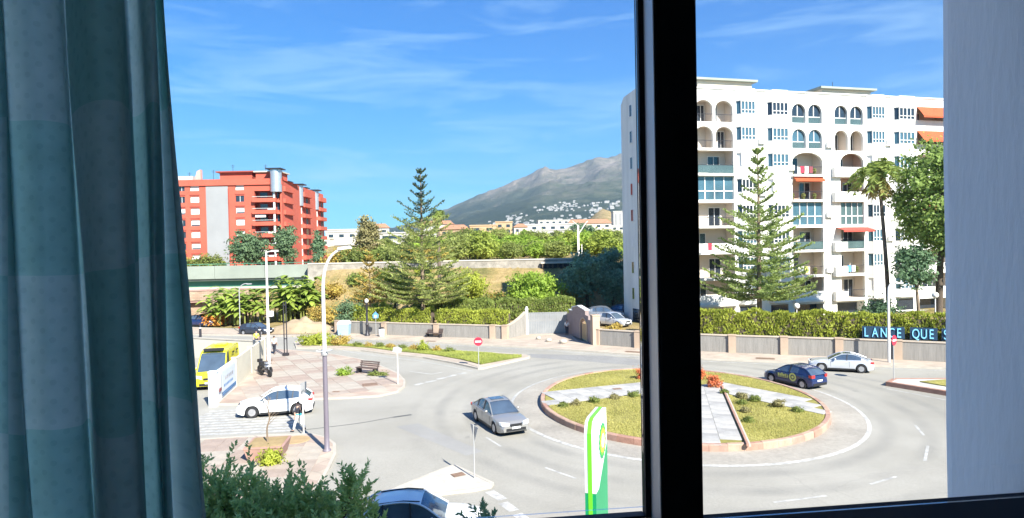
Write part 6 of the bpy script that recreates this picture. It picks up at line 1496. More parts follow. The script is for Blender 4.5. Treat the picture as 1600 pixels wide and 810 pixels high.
hedge('sunlit yellow-green hedge on the wall left of the sliding gate', [(-8.6, 74.2), (-4.5, 72.4), (-1.0, 71.3), (-.4, 71.2)], 1.45, 1.55, 1.1, L['hedge'], 2, 200, .22)
hedge('second green hedge row behind the sunlit hedge, reaching past the gate', [(-9.5, 79.0), (-2, 77.2), (3.5, 77.4), (7.4, 77.8)], 1.45, 2.3, 1.6, L['hedge2'], 3, 150, .26)
hedge('yellow-green hedge behind the ornamental lamp at the left street wall', [(-19.8, 79.2), (-14.5, 76.7), (-9.4, 74.7)], 1.2, 1.7, 1.2, L['hedge'], 4, 160, .24, rough=.35)
# scrub on the bank and dark trees in the block's shadow
rs = random.Random(3)
sc_proto = [make_bush('scrubby olive-green bush on the railway bank slope', (-27.0, 93.0, ground_z(-27, 93)), (1.6, 1.3, .9), L[k_], .28, 40, 40, .3, group='scrub bushes on the bank', seed=70 + i) for i, k_ in enumerate(('olive', 'lime', 'rust', 'hedge2'))]
spots = [(-22, 95), (-19, 92), (-16, 97), (-13, 94), (-11, 90), (-9, 96), (-7.5, 92), (-14, 101), (-20, 100), (-24, 99), (-2.5, 92.5), (0.5, 90.5), (-5, 89.5), (4.5, 91), (8, 92.5), (-17, 88), (-21.5, 88.5), (-12, 86.5), (-27.5, 96), (-7.8, 87), (-1.5, 86.5), (-13, 82), (-8, 82), (-4, 80.5), (0, 80.5), (7.5, 87)]
for i, (x, y) in enumerate(spots):
    k = i % 4
    if i < 3: o = sc_proto[k]; o.location = (x, y, ground_z(x, y)); continue
    dup(sc_proto[(i * 7) % 4], (x, y, ground_z(x, y)), rs.uniform(0, 6), scale=rs.uniform(.8, 1.5))
sc_proto[3].location = (-9.5, 99, ground_z(-9.5, 99))
number_from_left([o for o in COL.objects if o.get('group') == 'scrub bushes on the bank'], '%s scrubby bush from the left on the railway bank slope')
lb = 'dark tree in the deep shadow left of the white block'
dk = make_tree(lb, (10.2, 88, 1.8), 7.5, (2.8, 2.4, 3.2), 4.4, L['shade_lifted'], .42, 80, 55, .5, .22, 'bark_dark', group='dark trees in the block shadow', seed=30, shell=.4)
for (x, y, s) in ((13.6, 87, 1.05), (16.5, 90, 1.15), (11.6, 95, 1.0), (15.2, 97, 1.1), (18.5, 95, 1.2), (8.4, 93, .85)): dup(dk, (x, y, ground_z(x, y)), rs.uniform(0, 6), scale=s * .68)
number_from_left([o for o in COL.objects if o.get('group') == 'dark trees in the block shadow'], '%s dark tree from the left in the deep shadow beside the white block')
# orchard band above the bank
proto = [make_tree('rounded orchard tree in the green belt before the town', (4, 116, 7.9), 6, (2.9, 2.9, 2.3), 3.0, L[k_], .55, 70, 48, .55, .2, group='orchard trees in the green belt', seed=40 + i, shell=.45, limbs=5) for i, k_ in enumerate(('far', 'far2', 'olive', 'bright'))]
op = []
for row, (y, step) in enumerate(((112, 4.6), (120, 5.0), (131, 5.8), (146, 6.6), (165, 8), (190, 9.5), (222, 11.5), (262, 14))):
    x = -.20 * y + rs.uniform(0, 3)
    while x < .20 * y:
        op.append((x + rs.uniform(-1, 1), y + rs.uniform(-2.5, 2.5), rs.uniform(.55, .95) * (1 + row * .05))); x += step * rs.uniform(.75, 1.35)
op = [p for p in op if not (p[1] < 118 and (p[0] < -12 or p[0] > 22)) and not (abs(p[0] + 25.5) < 3.5 and p[1] < 124)]
for i, (x, y, s) in enumerate(op):
    k = rs.randrange(4)
    if i < 4: o = proto[i]; o.location = (x, y, ground_z(x, y)); o.scale = (s,) * 3; continue
    dup(proto[k], (x, y, ground_z(x, y) - .2), rs.uniform(0, 6), scale=(s * rs.uniform(.9, 1.2), s * rs.uniform(.9, 1.2), s * rs.uniform(.75, 1.05)))
number_from_left([o for o in COL.objects if o.get('group') == 'orchard trees in the green belt'], '%s rounded orchard tree from the left in the green belt before the town')
make_tree('dark round tree before the low white terrace in the town', (37, 335, 13), 9, (6.0, 5, 3.6), 5.5, L['deep'], 1.0, 60, 50, 1.0, .4, seed=60, shell=.3)
# thin bare tree in the planter
bt = thing('bare_tree', 'thin leaning bare young tree in the pink planter', 'tree', (-12.1, 31.1, .75), 0); mb = MB(); rb_ = random.Random(2)
mb.tube(cat_rom([(0, 0, 0), (-.02, 0, .7), (.12, 0, 1.2), (.05, 0, 1.7), (.18, 0, 2.2)], 4), [.05 - .03 * k / 16 for k in range(17)], 6)
for k in range(9):
    z = .9 + k * .14; a = rb_.uniform(0, 6.3); mb.tube([(.08, 0, z), (.08 + .3 * math.cos(a), .3 * math.sin(a), z + .28), (.08 + .5 * math.cos(a + .3), .5 * math.sin(a + .3), z + .42)], [.02, .014, .006], 4)
mb.build('branches', M['bark'], bt)
# ---- the big dark evergreen just below our window, and its sprigs
def sprig_tree(label, loc, tips, m, seed, leaf=.12, trunk_h=4.0, name='evergreen_tree'):
    """upright leafy shoots: each tip is (x, y, z, radius) of a shoot cluster, relative to loc"""
    rng = np.random.default_rng(seed); t = thing(name, label, 'tree', loc, 0); C, A = [], []; mb = MB()
    mb.tube([(0, 0, -.2), (.1, 0, trunk_h * .5), (0, 0, trunk_h)], [.2, .16, .1], 8)
    for (x, y, z, r, n) in tips:
        c = np.array([x, y, z]); mb.tube([(0, 0, trunk_h * .7), (x * .5, y * .5, (z + trunk_h * .7) / 2 - .2), (x, y, z - r * .3)], [.07, .045, .02], 5)
        for k in range(n):
            o = rng.normal(size=3) * r * np.array([.62, .62, .42]); b = c + o; d = o / r * .5 + np.array([0, 0, 1.0]) + rng.normal(size=3) * .35; d /= np.linalg.norm(d); Ls = .22 + .3 * rng.random()
            for i in range(20):
                s = i / 20; v = np.cross(d, rng.normal(size=3)); v /= np.linalg.norm(v) + 1e-9
                C.append(b + d * Ls * s + v * .035); A.append(d * .8 + v * .9)
    link('crown', scatter_mesh('crown', m, np.array(C), leaf * (.7 + .6 * rng.random(len(C))), np.array(A), .40, jit=.6, rng=rng, nrm=np.tile([.1, -.3, 1.0], (len(C), 1))), t)
    mb.build('trunk', M['bark_dark'], t, smooth=True, ang=60)
    return t
ts_ = [
 (-2.1, .6, 4.95, .62, 120), (-1.4, .2, 5.15, .65, 140), (-.7, .4, 5.0, .62, 125), (0, .1, 5.0, .66, 140), (.6, .3, 4.95, .55, 110), (1.1, .0, 4.85, .45, 80), (-2.8, .4, 4.6, .6, 100),
 (-1.8, -.6, 4.2, .75, 150), (-.8, -.7, 4.2, .8, 160), (.2, -.7, 4.25, .75, 150), (1.0, -.6, 4.2, .58, 110), (1.5, -.3, 4.35, .42, 60), (-2.6, -.4, 4.0, .6, 100), (.7, -1.2, 3.5, .7, 110), (-.5, -1.3, 3.4, .7, 110), (-1.6, -1.2, 3.4, .7, 110), (1.5, -.9, 3.6, .5, 70),
 (-1.55, .2, 5.75, .2, 20), (-.95, .3, 5.62, .2, 16), (-.3, .2, 5.6, .2, 16), (.75, .1, 5.5, .18, 16), (1.55, .2, 5.25, .24, 28), (1.72, .1, 5.72, .14, 14), (1.66, .1, 5.5, .16, 14), (2.0, .2, 4.95, .16, 14), (2.1, .2, 4.6, .2, 18)]
sprig_tree('dark cool-green evergreen filling the lower left below the curtain', (-4.8, 12.0, -.15), ts_, L['near'], 4)
sprig_tree('tip of a dark evergreen shoot at the bottom edge beside the white hatchback', (-.50, 10.1, 0), [(0, 0, 5.55, .06, 7), (.02, 0, 5.3, .12, 12), (-.1, .1, 4.9, .25, 20), (.1, -.1, 4.6, .3, 24)], L['deep'], 9, trunk_h=4.5)
rt = random.Random(8)
for k in range(16):
    x = -34 + k * 1.5 + rt.uniform(-.5, .5); y = 106.5 + rt.uniform(0, 5)
    dup(sc_proto[(2, 0, 2, 3)[k % 4]], (x, y, ground_z(x, y) - .1), rt.uniform(0, 6), 'brownish scrub bush on top of the bank', 'scrub bushes on top of the bank', rt.uniform(1.1, 1.7))
number_from_left([o for o in COL.objects if o.get('group') == 'scrub bushes on top of the bank'], '%s brownish scrub bush from the left along the top of the bank')
# sand heap
sh_ = MB(); N_ = 22
for j in range(N_ + 1):
    for i in range(N_ + 1):
        x, y = -5 + 10 * i / N_, -3.5 + 7 * j / N_; r = math.hypot(x / 4.6, y / 3.0); z = max(0, 1 - r) ** .9 * 1.7 + .6 * mnoise.noise(Vector((x, y, 0))) * max(0, 1 - r) - .05
        sh_.v.append((x, y, z))
sh_.f = [(j * (N_ + 1) + i, j * (N_ + 1) + i + 1, (j + 1) * (N_ + 1) + i + 1, (j + 1) * (N_ + 1) + i) for j in range(N_) for i in range(N_)]; sh_.mi = [0] * len(sh_.f)
link('sand_heap', sh_.mesh('sand_heap', M['sand'], True), None, loc=(-26.6, 80.6, .2), label='pale heap of sand beyond the road below the banana clumps', cat='sand heap')
# letters in the hedge
ls = thing('hedge_letters', 'row of light blue letters on dark boards set into the hedge', 'sign', (0, 0, 0), 0)
ps = [(29.9, 54.7), (31.6, 53.95), (34.8, 52.35), (40, 49.4)]
def on_line(s):
    for a, b in zip(ps, ps[1:]):
        d = Vector(b) - Vector(a)
        if s <= d.length: return Vector(a) + d.normalized() * s, math.atan2(d.y, d.x)
        s -= d.length
    return Vector(ps[-1]), 0
s = .0
for wrd, gap in (('LANCE', .5), ('QUE', .42), ('S', .0)):
    wl_n = len(wrd) * .60
    a, rz_ = on_line(s + wl_n / 2); nrm = Vector((math.sin(rz_), -math.cos(rz_)))
    MB().box(-wl_n / 2 - .06, wl_n / 2 + .06, -.03, .03, 0, 1.0).build('board', M['board_blue'], ls, loc=(a.x + nrm.x * .33, a.y + nrm.y * .33, 1.78), rot=rz_)
    for ch in wrd:
        p, r2 = on_line(s + .06)
        link('letter', text_mesh('letter', ch, 1.12, M['letter_blue'], .03), ls, loc=(p.x + nrm.x * .41, p.y + nrm.y * .41, 1.9), rot=(PI / 2, 0, rz_), scale=(.62, 1, 1)); s += .60
    s += gap
# ================================================================ VEHICLES (local +x is forward)
def make_car(label, loc, rz, paint, S, name='car', cat='car', group=None, roofm=None, trim=None):
    t = thing(name, label, cat, loc, rz, group)
    Ln, W, wb = S['L'], S['W'], S['wb']; xf, xr = S.get('xf', wb / 2), S.get('xr', -wb / 2); wr = S['wr']; zt = S['top']; rl = S['roof']; gnd = .20
    hw = W / 2; n = 72; xs = sorted(set([-Ln / 2 + Ln * i / n for i in range(n + 1)] + [xf - wr - .05, xf + wr + .05, xr - wr - .05, xr + wr + .05]))
    def half(x):
        e = abs(x) / (Ln / 2); k = max(0, (e - .62) / .38)
        return hw * (1 - (.20 if x > 0 else .13) * k ** 2.4)
    def arch(x):
        for c in (xf, xr):
            q = (wr + .055) ** 2 - (x - c) ** 2
            if q > 0: return wr + math.sqrt(q) - .01
        return None
    body = MB(); rings = []
    for x in xs:
        w = half(x); z1 = lerp_tab(zt, x); e = abs(x) / (Ln / 2); a = arch(x)
        zb = gnd + (.10 * max(0, (e - .85) / .15)) if a is None else max(gnd, a)
        z2 = min(max(zb + .03, .46), z1 - .16)
        rings.append([(x, w * .955, min(zb, z1 - .2)), (x, w, z2), (x, w * .992, max(z2 + .01, z1 - .20)), (x, w * .955, z1 - .055), (x, w * .86, z1), (x, w * .45, z1 + .018), (x, 0, z1 + .028)])
    full = [r + [(p[0], -p[1], p[2]) for p in r[-2::-1]] for r in rings]; m = len(full[0])
    for r in full: body.v += r
    for i in range(len(full) - 1):
        for j in range(m - 1): body.f.append((i * m + j, i * m + j + 1, (i + 1) * m + j + 1, (i + 1) * m + j)); body.mi.append(0)
    for i in (0, len(full) - 1): body.f.append(tuple(i * m + j for j in range(m))); body.mi.append(0)
    b_ = body.build('body', paint, t, smooth=True, ang=38)
    MB().box(-Ln / 2 + .25, Ln / 2 - .25, -hw * .82, hw * .82, gnd - .02, .62).build('underbody', M['black_trim'], t)
    # greenhouse
    R = cat_rom([(x, 0, z) for x, z in rl], 5); zr = max(p.z for p in R)
    wbelt, wroof = hw * .89, hw * S.get('tumble', .68)
    def gh(p):
        zb = lerp_tab(zt, p.x) - .01; f = max(0, min(1, (p.z - zb) / (zr - zb))); return zb, wbelt + (wroof - wbelt) * f, f
    xA = S['xA']; xC = S['xC']           # roof runs between xC (rear) and xA (front)
    side = {1: MB(), -1: MB()}; fw, bw, rf, cp_ = MB(), MB(), MB(), MB()
    cB = S.get('cpillar', -9)
    for p, q in zip(R, R[1:]):
        zp, yp, fp = gh(p); zq, yq, fq = gh(q)
        for s in (1, -1):
            tgt = cp_ if (p.x + q.x) / 2 < cB else side[s]
            if p.z - zp > .005 or q.z - zq > .005: tgt.quad((p.x, s * wbelt, zp), (q.x, s * wbelt, zq), (q.x, s * yq, q.z), (p.x, s * yp, p.z))
        mx = (p.x + q.x) / 2; tgt = fw if mx > xA else bw if mx < xC else rf
        cr = .035 if tgt is rf else .02
        tgt.add([(p.x, yp, p.z), (q.x, yq, q.z), (q.x, yq * .5, q.z + cr * .8), (p.x, yp * .5, p.z + cr * .8), (q.x, 0, q.z + cr), (p.x, 0, p.z + cr), (q.x, -yq * .5, q.z + cr * .8), (p.x, -yp * .5, p.z + cr * .8), (q.x, -yq, q.z), (p.x, -yp, p.z)], [(0, 1, 2, 3), (3, 2, 4, 5), (5, 4, 6, 7), (7, 6, 8, 9)])
    for s in (1, -1): side[s].build('side_window', M['carglass'], t)
    fw.build('windscreen', M['carglass'], t, smooth=True, ang=30); bw.build('rear_window', M['carglass'] if not S.get('solid_rear') else paint, t, smooth=True, ang=30)
    if cp_.f: cp_.build('rear_quarter', paint, t)
    r_ = rf.build('roof', roofm or paint, t, smooth=True, ang=30)
    if S.get('sunroof'): MB().box(*S['sunroof'], -wroof * .62, wroof * .62, zr + .022, zr + .034).build('sunroof', M['carglass'], r_)
    pf = MB()
    for s in (1, -1):
        pf.tube([(p.x, s * (gh(p)[1] + .002), p.z + .004) for p in R], .034, 6)
        pf.tube([(R[0].x, s * (wbelt + .004), lerp_tab(zt, R[0].x) + .0)] + [(x, s * (wbelt + .004), lerp_tab(zt, x)) for x in (R[0].x * .5, 0, R[-1].x * .6, R[-1].x)], .022, 5)
    pf.build('window_frame', paint, t, smooth=True, ang=60)
    bpl = MB()
    for s in (1, -1):
        for x in S['pillars']:
            z = lerp_tab([(p.x, p.z) for p in sorted(R, key=lambda v: v.x)], x); q = Vector((x, 0, z)); zb, y, f = gh(q); bpl.tube([(x, s * (wbelt + .006), zb), (x - .06, s * (y + .006), z)], .04, 4)
    bpl.build('door_pillar', M['black_trim'], t)
    for s in (1, -1):
        mr = MB().ball((xA + S.get('mir', .42), s * (hw * .99 + .06), lerp_tab(zt, xA + .3) + .10), .11, 8, 6, (.7, .95, .75)).build('mirror', paint, t, smooth=True)
        for x in S['seams']: MB().box(x - .008, x + .008, s * (half(x) * .997) - .004, s * (half(x) * .997) + .004, .42, lerp_tab(zt, x) - .07).build('door_seam', M['black_trim'], b_)
        for x in S['seams'][1:]: MB().box(x + .08, x + .26, s * (half(x)) - .015, s * (half(x)) + .015, lerp_tab(zt, x) - .24, lerp_tab(zt, x) - .205).build('door_handle', paint, b_)
        MB().box(xr + wr + .1, xf - wr - .1, s * hw * .958 - .02, s * hw * .958 + .02, gnd - .01, gnd + .12).build('sill', M['black_trim'] if trim is None else trim, t)
        # wheels
        for x in (xf, xr):
            y = s * (hw - .11); ty = MB().lathe([(wr * .62, -.10), (wr * .93, -.105), (wr, -.07), (wr, .07), (wr * .93, .105), (wr * .62, .10)], 26, (0, 0, 0), axis='y', cap=False)
            wh = ty.build('wheel', M['tyre'], t, smooth=True, ang=45, loc=(x, y, wr))
            rm = MB().lathe([(wr * .66, -.02), (wr * .70, .085 * 1), (wr * .60, .095), (wr * .56, .05), (wr * .14, .06), (wr * .12, .09)], 22, (0, 0, 0), axis='y')
            rm.v = [(a, b * s, c) for a, b, c in rm.v]; rim_ = rm.build('rim', M['black_trim'], wh, smooth=True, ang=35)
            sp = MB()
            for k in range(5): sp.obox((math.cos(k * 1.2566) * wr * .36, s * .082, math.sin(k * 1.2566) * wr * .36), wr * .54, .03, wr * .20, 0, 0, -k * 1.2566)
            sp.lathe([(wr * .60, .088 * s), (wr * .67, .092 * s)], 22, axis='y'); sp.build('spokes', M['rim'], wh)
        # lamps
        xh = Ln / 2; zh = S['zh']; yh = half(xh - .12)
        hl_ = S.get('hl', (.42, .13))
        MB().add([(xh - .02, s * yh * .50, zh), (xh - .30, s * (half(xh - .3) * 1.004), zh + .03), (xh - .34, s * (half(xh - .34) * 1.003), zh + hl_[1] + .03), (xh - .05, s * yh * .52, zh + hl_[1]), (xh + .012, s * yh * .50, zh), (xh - .10, s * yh * 1.0, zh), (xh - .13, s * yh * 1.0, zh + hl_[1] + .01), (xh + .008, s * yh * .5, zh + hl_[1])], [(4, 5, 6, 7), (5, 1, 2, 6), (0, 4, 7, 3), (3, 7, 6, 2), (0, 1, 5, 4)]).build('headlight', M['headlamp'], t)
        zl = S['zl']; yl = half(-xh + .12); tw_ = S.get('tl', (.45, .16))
        MB().add([(-xh - .012, s * yl * (1 - tw_[0] * .9), zl), (-xh + .02, s * yl * 1.0, zl), (-xh + .02, s * yl * 1.0, zl + tw_[1]), (-xh - .012, s * yl * (1 - tw_[0] * .9), zl + tw_[1]), (-xh + .24, s * half(-xh + .24) * 1.004, zl + .02), (-xh + .24, s * half(-xh + .24) * 1.004, zl + tw_[1])], [(0, 1, 2, 3), (1, 4, 5, 2)]).build('tail_light', M['taillamp'], t)
    xh = Ln / 2
    MB().obox((xh + .004, 0, .40), .03, W * .62, .15, 0).build('lower_grille', M['black_trim'], t); MB().obox((xh + .006, 0, S['zh'] + .01), .03, W * .36, .15, 0).build('grille', M['black_trim'], t)
    MB().obox((xh + .024, 0, .50), .012, .50, .11, 0).build('number_plate', M['plate'], t); MB().obox((-xh - .016, 0, S.get('zp', .62)), .012, .50, .11, 0).build('number_plate', M['plate'], t)
    MB().obox((-xh - .004, 0, .36), .03, W * .78, .18, 0).build('rear_bumper_trim', M['black_trim'], t)
    return t
SUV = dict(L=4.4, W=1.84, wb=2.62, wr=.36, top=[(-2.2, .78), (-2.1, 1.02), (-1.4, 1.05), (.75, .98), (1.5, .93), (2.0, .84), (2.2, .66)], roof=[(.98, .97), (.30, 1.42), (-.25, 1.55), (-.9, 1.53), (-1.55, 1.40), (-2.05, 1.04)], xA=.16, xC=-1.5, pillars=(-.12, -1.02), seams=(.78, -.12, -1.0), zh=.66, zl=.84, cpillar=-1.38, tumble=.66, hl=(.4, .12))
SEDAN = dict(L=4.85, W=1.82, wb=2.85, wr=.33, top=[(-2.42, .72), (-2.30, .95), (-1.5, .98), (.8, .92), (1.6, .86), (2.15, .76), (2.42, .58)], roof=[(1.02, .92), (.22, 1.36), (-.35, 1.45), (-1.0, 1.40), (-1.85, .98)], xA=.10, xC=-.98, pillars=(-.28, -1.18), seams=(.86, -.28, -1.15), zh=.62, zl=.74, cpillar=-1.42, tumble=.66, sunroof=(-.75, -.1), hl=(.4, .15))
HATCH = dict(L=4.05, W=1.74, wb=2.55, wr=.32, top=[(-2.02, .74), (-1.96, .95), (-1.4, 1.0), (.7, .93), (1.4, .87), (1.85, .76), (2.02, .60)], roof=[(.98, .93), (.25, 1.36), (-.25, 1.46), (-.9, 1.43), (-1.45, 1.32), (-1.95, .98)], xA=.12, xC=-1.42, pillars=(-.20,), seams=(.80, -.25), zh=.62, zl=.82, cpillar=-.92, tumble=.66, hl=(.4, .13), tl=(.42, .2))
COUPE = dict(L=4.45, W=1.80, wb=2.72, wr=.33, top=[(-2.22, .70), (-2.12, .93), (-1.5, .95), (.6, .90), (1.5, .84), (2.0, .74), (2.22, .56)], roof=[(.85, .90), (.10, 1.28), (-.45, 1.36), (-1.0, 1.30), (-1.85, .96)], xA=.0, xC=-1.0, pillars=(-.38,), seams=(.72, -.55), zh=.60, zl=.72, cpillar=-1.3, tumble=.64, sunroof=(-.7, -.2), hl=(.4, .12))
VAN = dict(L=5.3, W=1.95, wb=3.1, wr=.34, xf=1.75, xr=-1.4, top=[(-2.65, .90), (-2.62, 1.22), (1.5, 1.20), (2.0, 1.12), (2.45, .98), (2.65, .72)], roof=[(2.05, 1.12), (1.42, 1.85), (1.1, 2.18), (.6, 2.32), (-1.0, 2.36), (-2.45, 2.32), (-2.64, 2.0), (-2.65, 1.2)], xA=1.12, xC=-2.5, pillars=(.72,), seams=(1.3, .35), zh=.74, zl=1.0, cpillar=.62, tumble=.80, solid_rear=True, mir=.75, hl=(.3, .2), tl=(.2, .4))
def hdg(dx, dy): return math.atan2(dy, dx)
c_white = make_car('white crossover with dark sills crossing the zebra stripes at left', (-14.85, 39.75, 0), hdg(-2.5, -.56), M['paint_white'], SUV)
c_merc = make_car('silver saloon with sunroof driving towards us on the roundabout', (-.92, 36.0, 0), hdg(1.19, -2.75), M['paint_silver'], SEDAN)
c_blue = make_car('dark blue hatchback with a pale yellow round emblem on its side', (19.75, 45.0, 0), hdg(-1.15, 2.2), M['paint_blue'], HATCH)
c_coup = make_car('pale silver coupe passing the right street wall', (25.35, 49.6, 0), hdg(-2.25, .95), M['paint_silver2'], COUPE)
c_near = make_car('near white hatchback half in our shadow at the bottom edge', (-3.42, 21.9, 0), hdg(1, .02), M['paint_white'], SUV)
c_amb = make_car('yellow ambulance van parked behind the car park wall', (-23.0, 49.6, 0), hdg(.22, -1), M['paint_yellow'], VAN, name='ambulance', cat='ambulance'); c_amb.scale = (1.12, 1.12, 1.15)
make_car('dark grey car parked across the far road behind the person in yellow', (-31.6, 78.6, .0), hdg(1, -.3), M['paint_dark'], HATCH, group='parked cars')
make_car('dark blue car in the shade under the masonry arcade', (-43.0, 88.3, .1), hdg(1, -.25), M['paint_blue'], SUV, group='parked cars')
make_car('white car nose peeping out beside the curtain edge in the car park', (-25.6, 48.5, 0), hdg(.15, -1), M['paint_white'], HATCH, group='parked cars')
make_car('pale hatchback parked in the sun behind the street wall', (10.6, 68.2, 1.45), hdg(.75, -.8), M['paint_silver2'], HATCH, group='parked cars')
make_car('grey estate car parked in the block shadow behind the pale hatchback', (10.6, 73.8, 1.5), hdg(1, -.1), M['paint_grey'], SUV, group='parked cars')
make_car('dark car parked deepest in the shade beside the end wall', (13.6, 76.5, 1.5), hdg(1, -.1), M['paint_blue'], HATCH, group='parked cars')
# livery of the blue hatchback, left side (+y)
yy = .875
lv = MB()
for k in range(28):
    a0, a1 = 2 * PI * k / 28, 2 * PI * (k + 1) / 28; lv.quad((-.55 + .17 * math.cos(a0), yy, .70 + .17 * math.sin(a0)), (-.55 + .17 * math.cos(a1), yy, .70 + .17 * math.sin(a1)), (-.55 + .29 * math.cos(a1), yy, .70 + .29 * math.sin(a1)), (-.55 + .29 * math.cos(a0), yy, .70 + .29 * math.sin(a0)))
lv.lathe([(.10, yy - .002), (.10, yy)], 18, (-.55, 0, .70), axis='y'); lv.build('emblem', M['decal_yellow'], c_blue)
lt = MB()
for k in range(6):
    x = .62 - k * .15; h = (.20, .16, .22, .15, .2, .16)[k]; lt.box(x - .055, x + .055, yy - .002, yy, .64, .64 + h); lt.box(x - .06, x + .06, yy - .002, yy + .001, .56, .60)
lt.build('lettering', M['decal_yellow'], c_blue)
# livery of the near car, right side (-y, towards us)
lv = MB()
for k in range(5): lv.box(-.20 + k * .10, -.13 + k * .10, -.925, -.922, .60, .86 + (.10 if k == 2 else .04 * (k % 2)))
lv.build('decal', M['decal_red'], c_near); MB().box(-.32, .42, -.924, -.921, .52, .59).build('decal', M['decal_blue'], c_near)
MB().box(-1.0, -.45, -.924, -.921, .66, .80).build('decal', mat('green_decal', (.12, .35, .22), .5), c_near)
for s in (1, -1): MB().tube([(.15, s * .56, 1.56), (-.4, s * .58, 1.60), (-1.35, s * .56, 1.50)], .022, 6).build('roof_rail', M['black_trim'], c_near)
# ambulance roof equipment
MB().box(.9, 1.25, -.62, .62, 2.34, 2.48).build('light_bar', M['black_trim'], c_amb)
MB().box(-1.6, -.7, -.35, .35, 2.40, 2.50).build('roof_vent', M['paint_yellow'], c_amb)
for s in (1, -1):
    for x in (-.4, -1.7): MB().box(x - .3, x + .3, s * .92 - .005, s * .92 + .02, 1.95, 2.06).build('side_light', M['black_trim'], c_amb)
    MB().box(-2.4, .5, s * .978 - .004, s * .978 + .003, .72, .92).build('livery_stripe', M['sign_red'], c_amb)
# ---- motorcycles
def motorbike(label, loc, rz):
    t = thing('motorcycle', label, 'motorcycle', loc, rz, 'motorcycles by the car park wall')
    for x in (.68, -.66):
        w = MB().lathe([(.20, -.05), (.29, -.055), (.31, 0), (.29, .055), (.20, .05)], 20, (0, 0, 0), axis='y').build('wheel', M['tyre'], t, smooth=True, ang=50, loc=(x, 0, .31)); MB().lathe([(.19, -.03), (.19, .03)], 14, axis='y').build('rim', M['rim'], w)
    MB().tube([(.68, 0, .31), (.52, 0, .72), (.42, 0, .98)], .035, 6).build('fork', M['rim'], t); MB().tube([(.36, -.36, 1.06), (.42, 0, 1.0), (.36, .36, 1.06)], .02, 6).build('handlebar', M['black_trim'], t)
    MB().tube([(.5, 0, .80), (.1, 0, .62), (-.25, 0, .58), (-.66, 0, .34)], [.06, .14, .13, .05], 8).build('frame', M['paint_dark'], t, smooth=True)
    MB().ball((.15, 0, .80), .22, 10, 7, (1.2, .7, .62)).build('fuel_tank', M['paint_grey'], t, smooth=True); MB().ball((-.38, 0, .78), .3, 10, 6, (1.25, .5, .3)).build('seat', M['black_trim'], t, smooth=True)
    MB().box(-.78, -.48, -.16, .16, .86, 1.12).build('top_box', M['black_trim'], t); MB().tube([(-.1, .12, .3), (-.8, .18, .42)], .05, 6).build('exhaust', M['rim'], t); MB().ball((.55, 0, .86), .1, 8, 6).build('headlight', M['headlamp'], t, smooth=True)
motorbike('nearer dark motorcycle parked against the cream car park wall', (-19.95, 51.2, .12), hdg(.9, -.8)); motorbike('further dark motorcycle parked by the white lamp foot', (-20.55, 52.6, .12), hdg(.9, -.6))

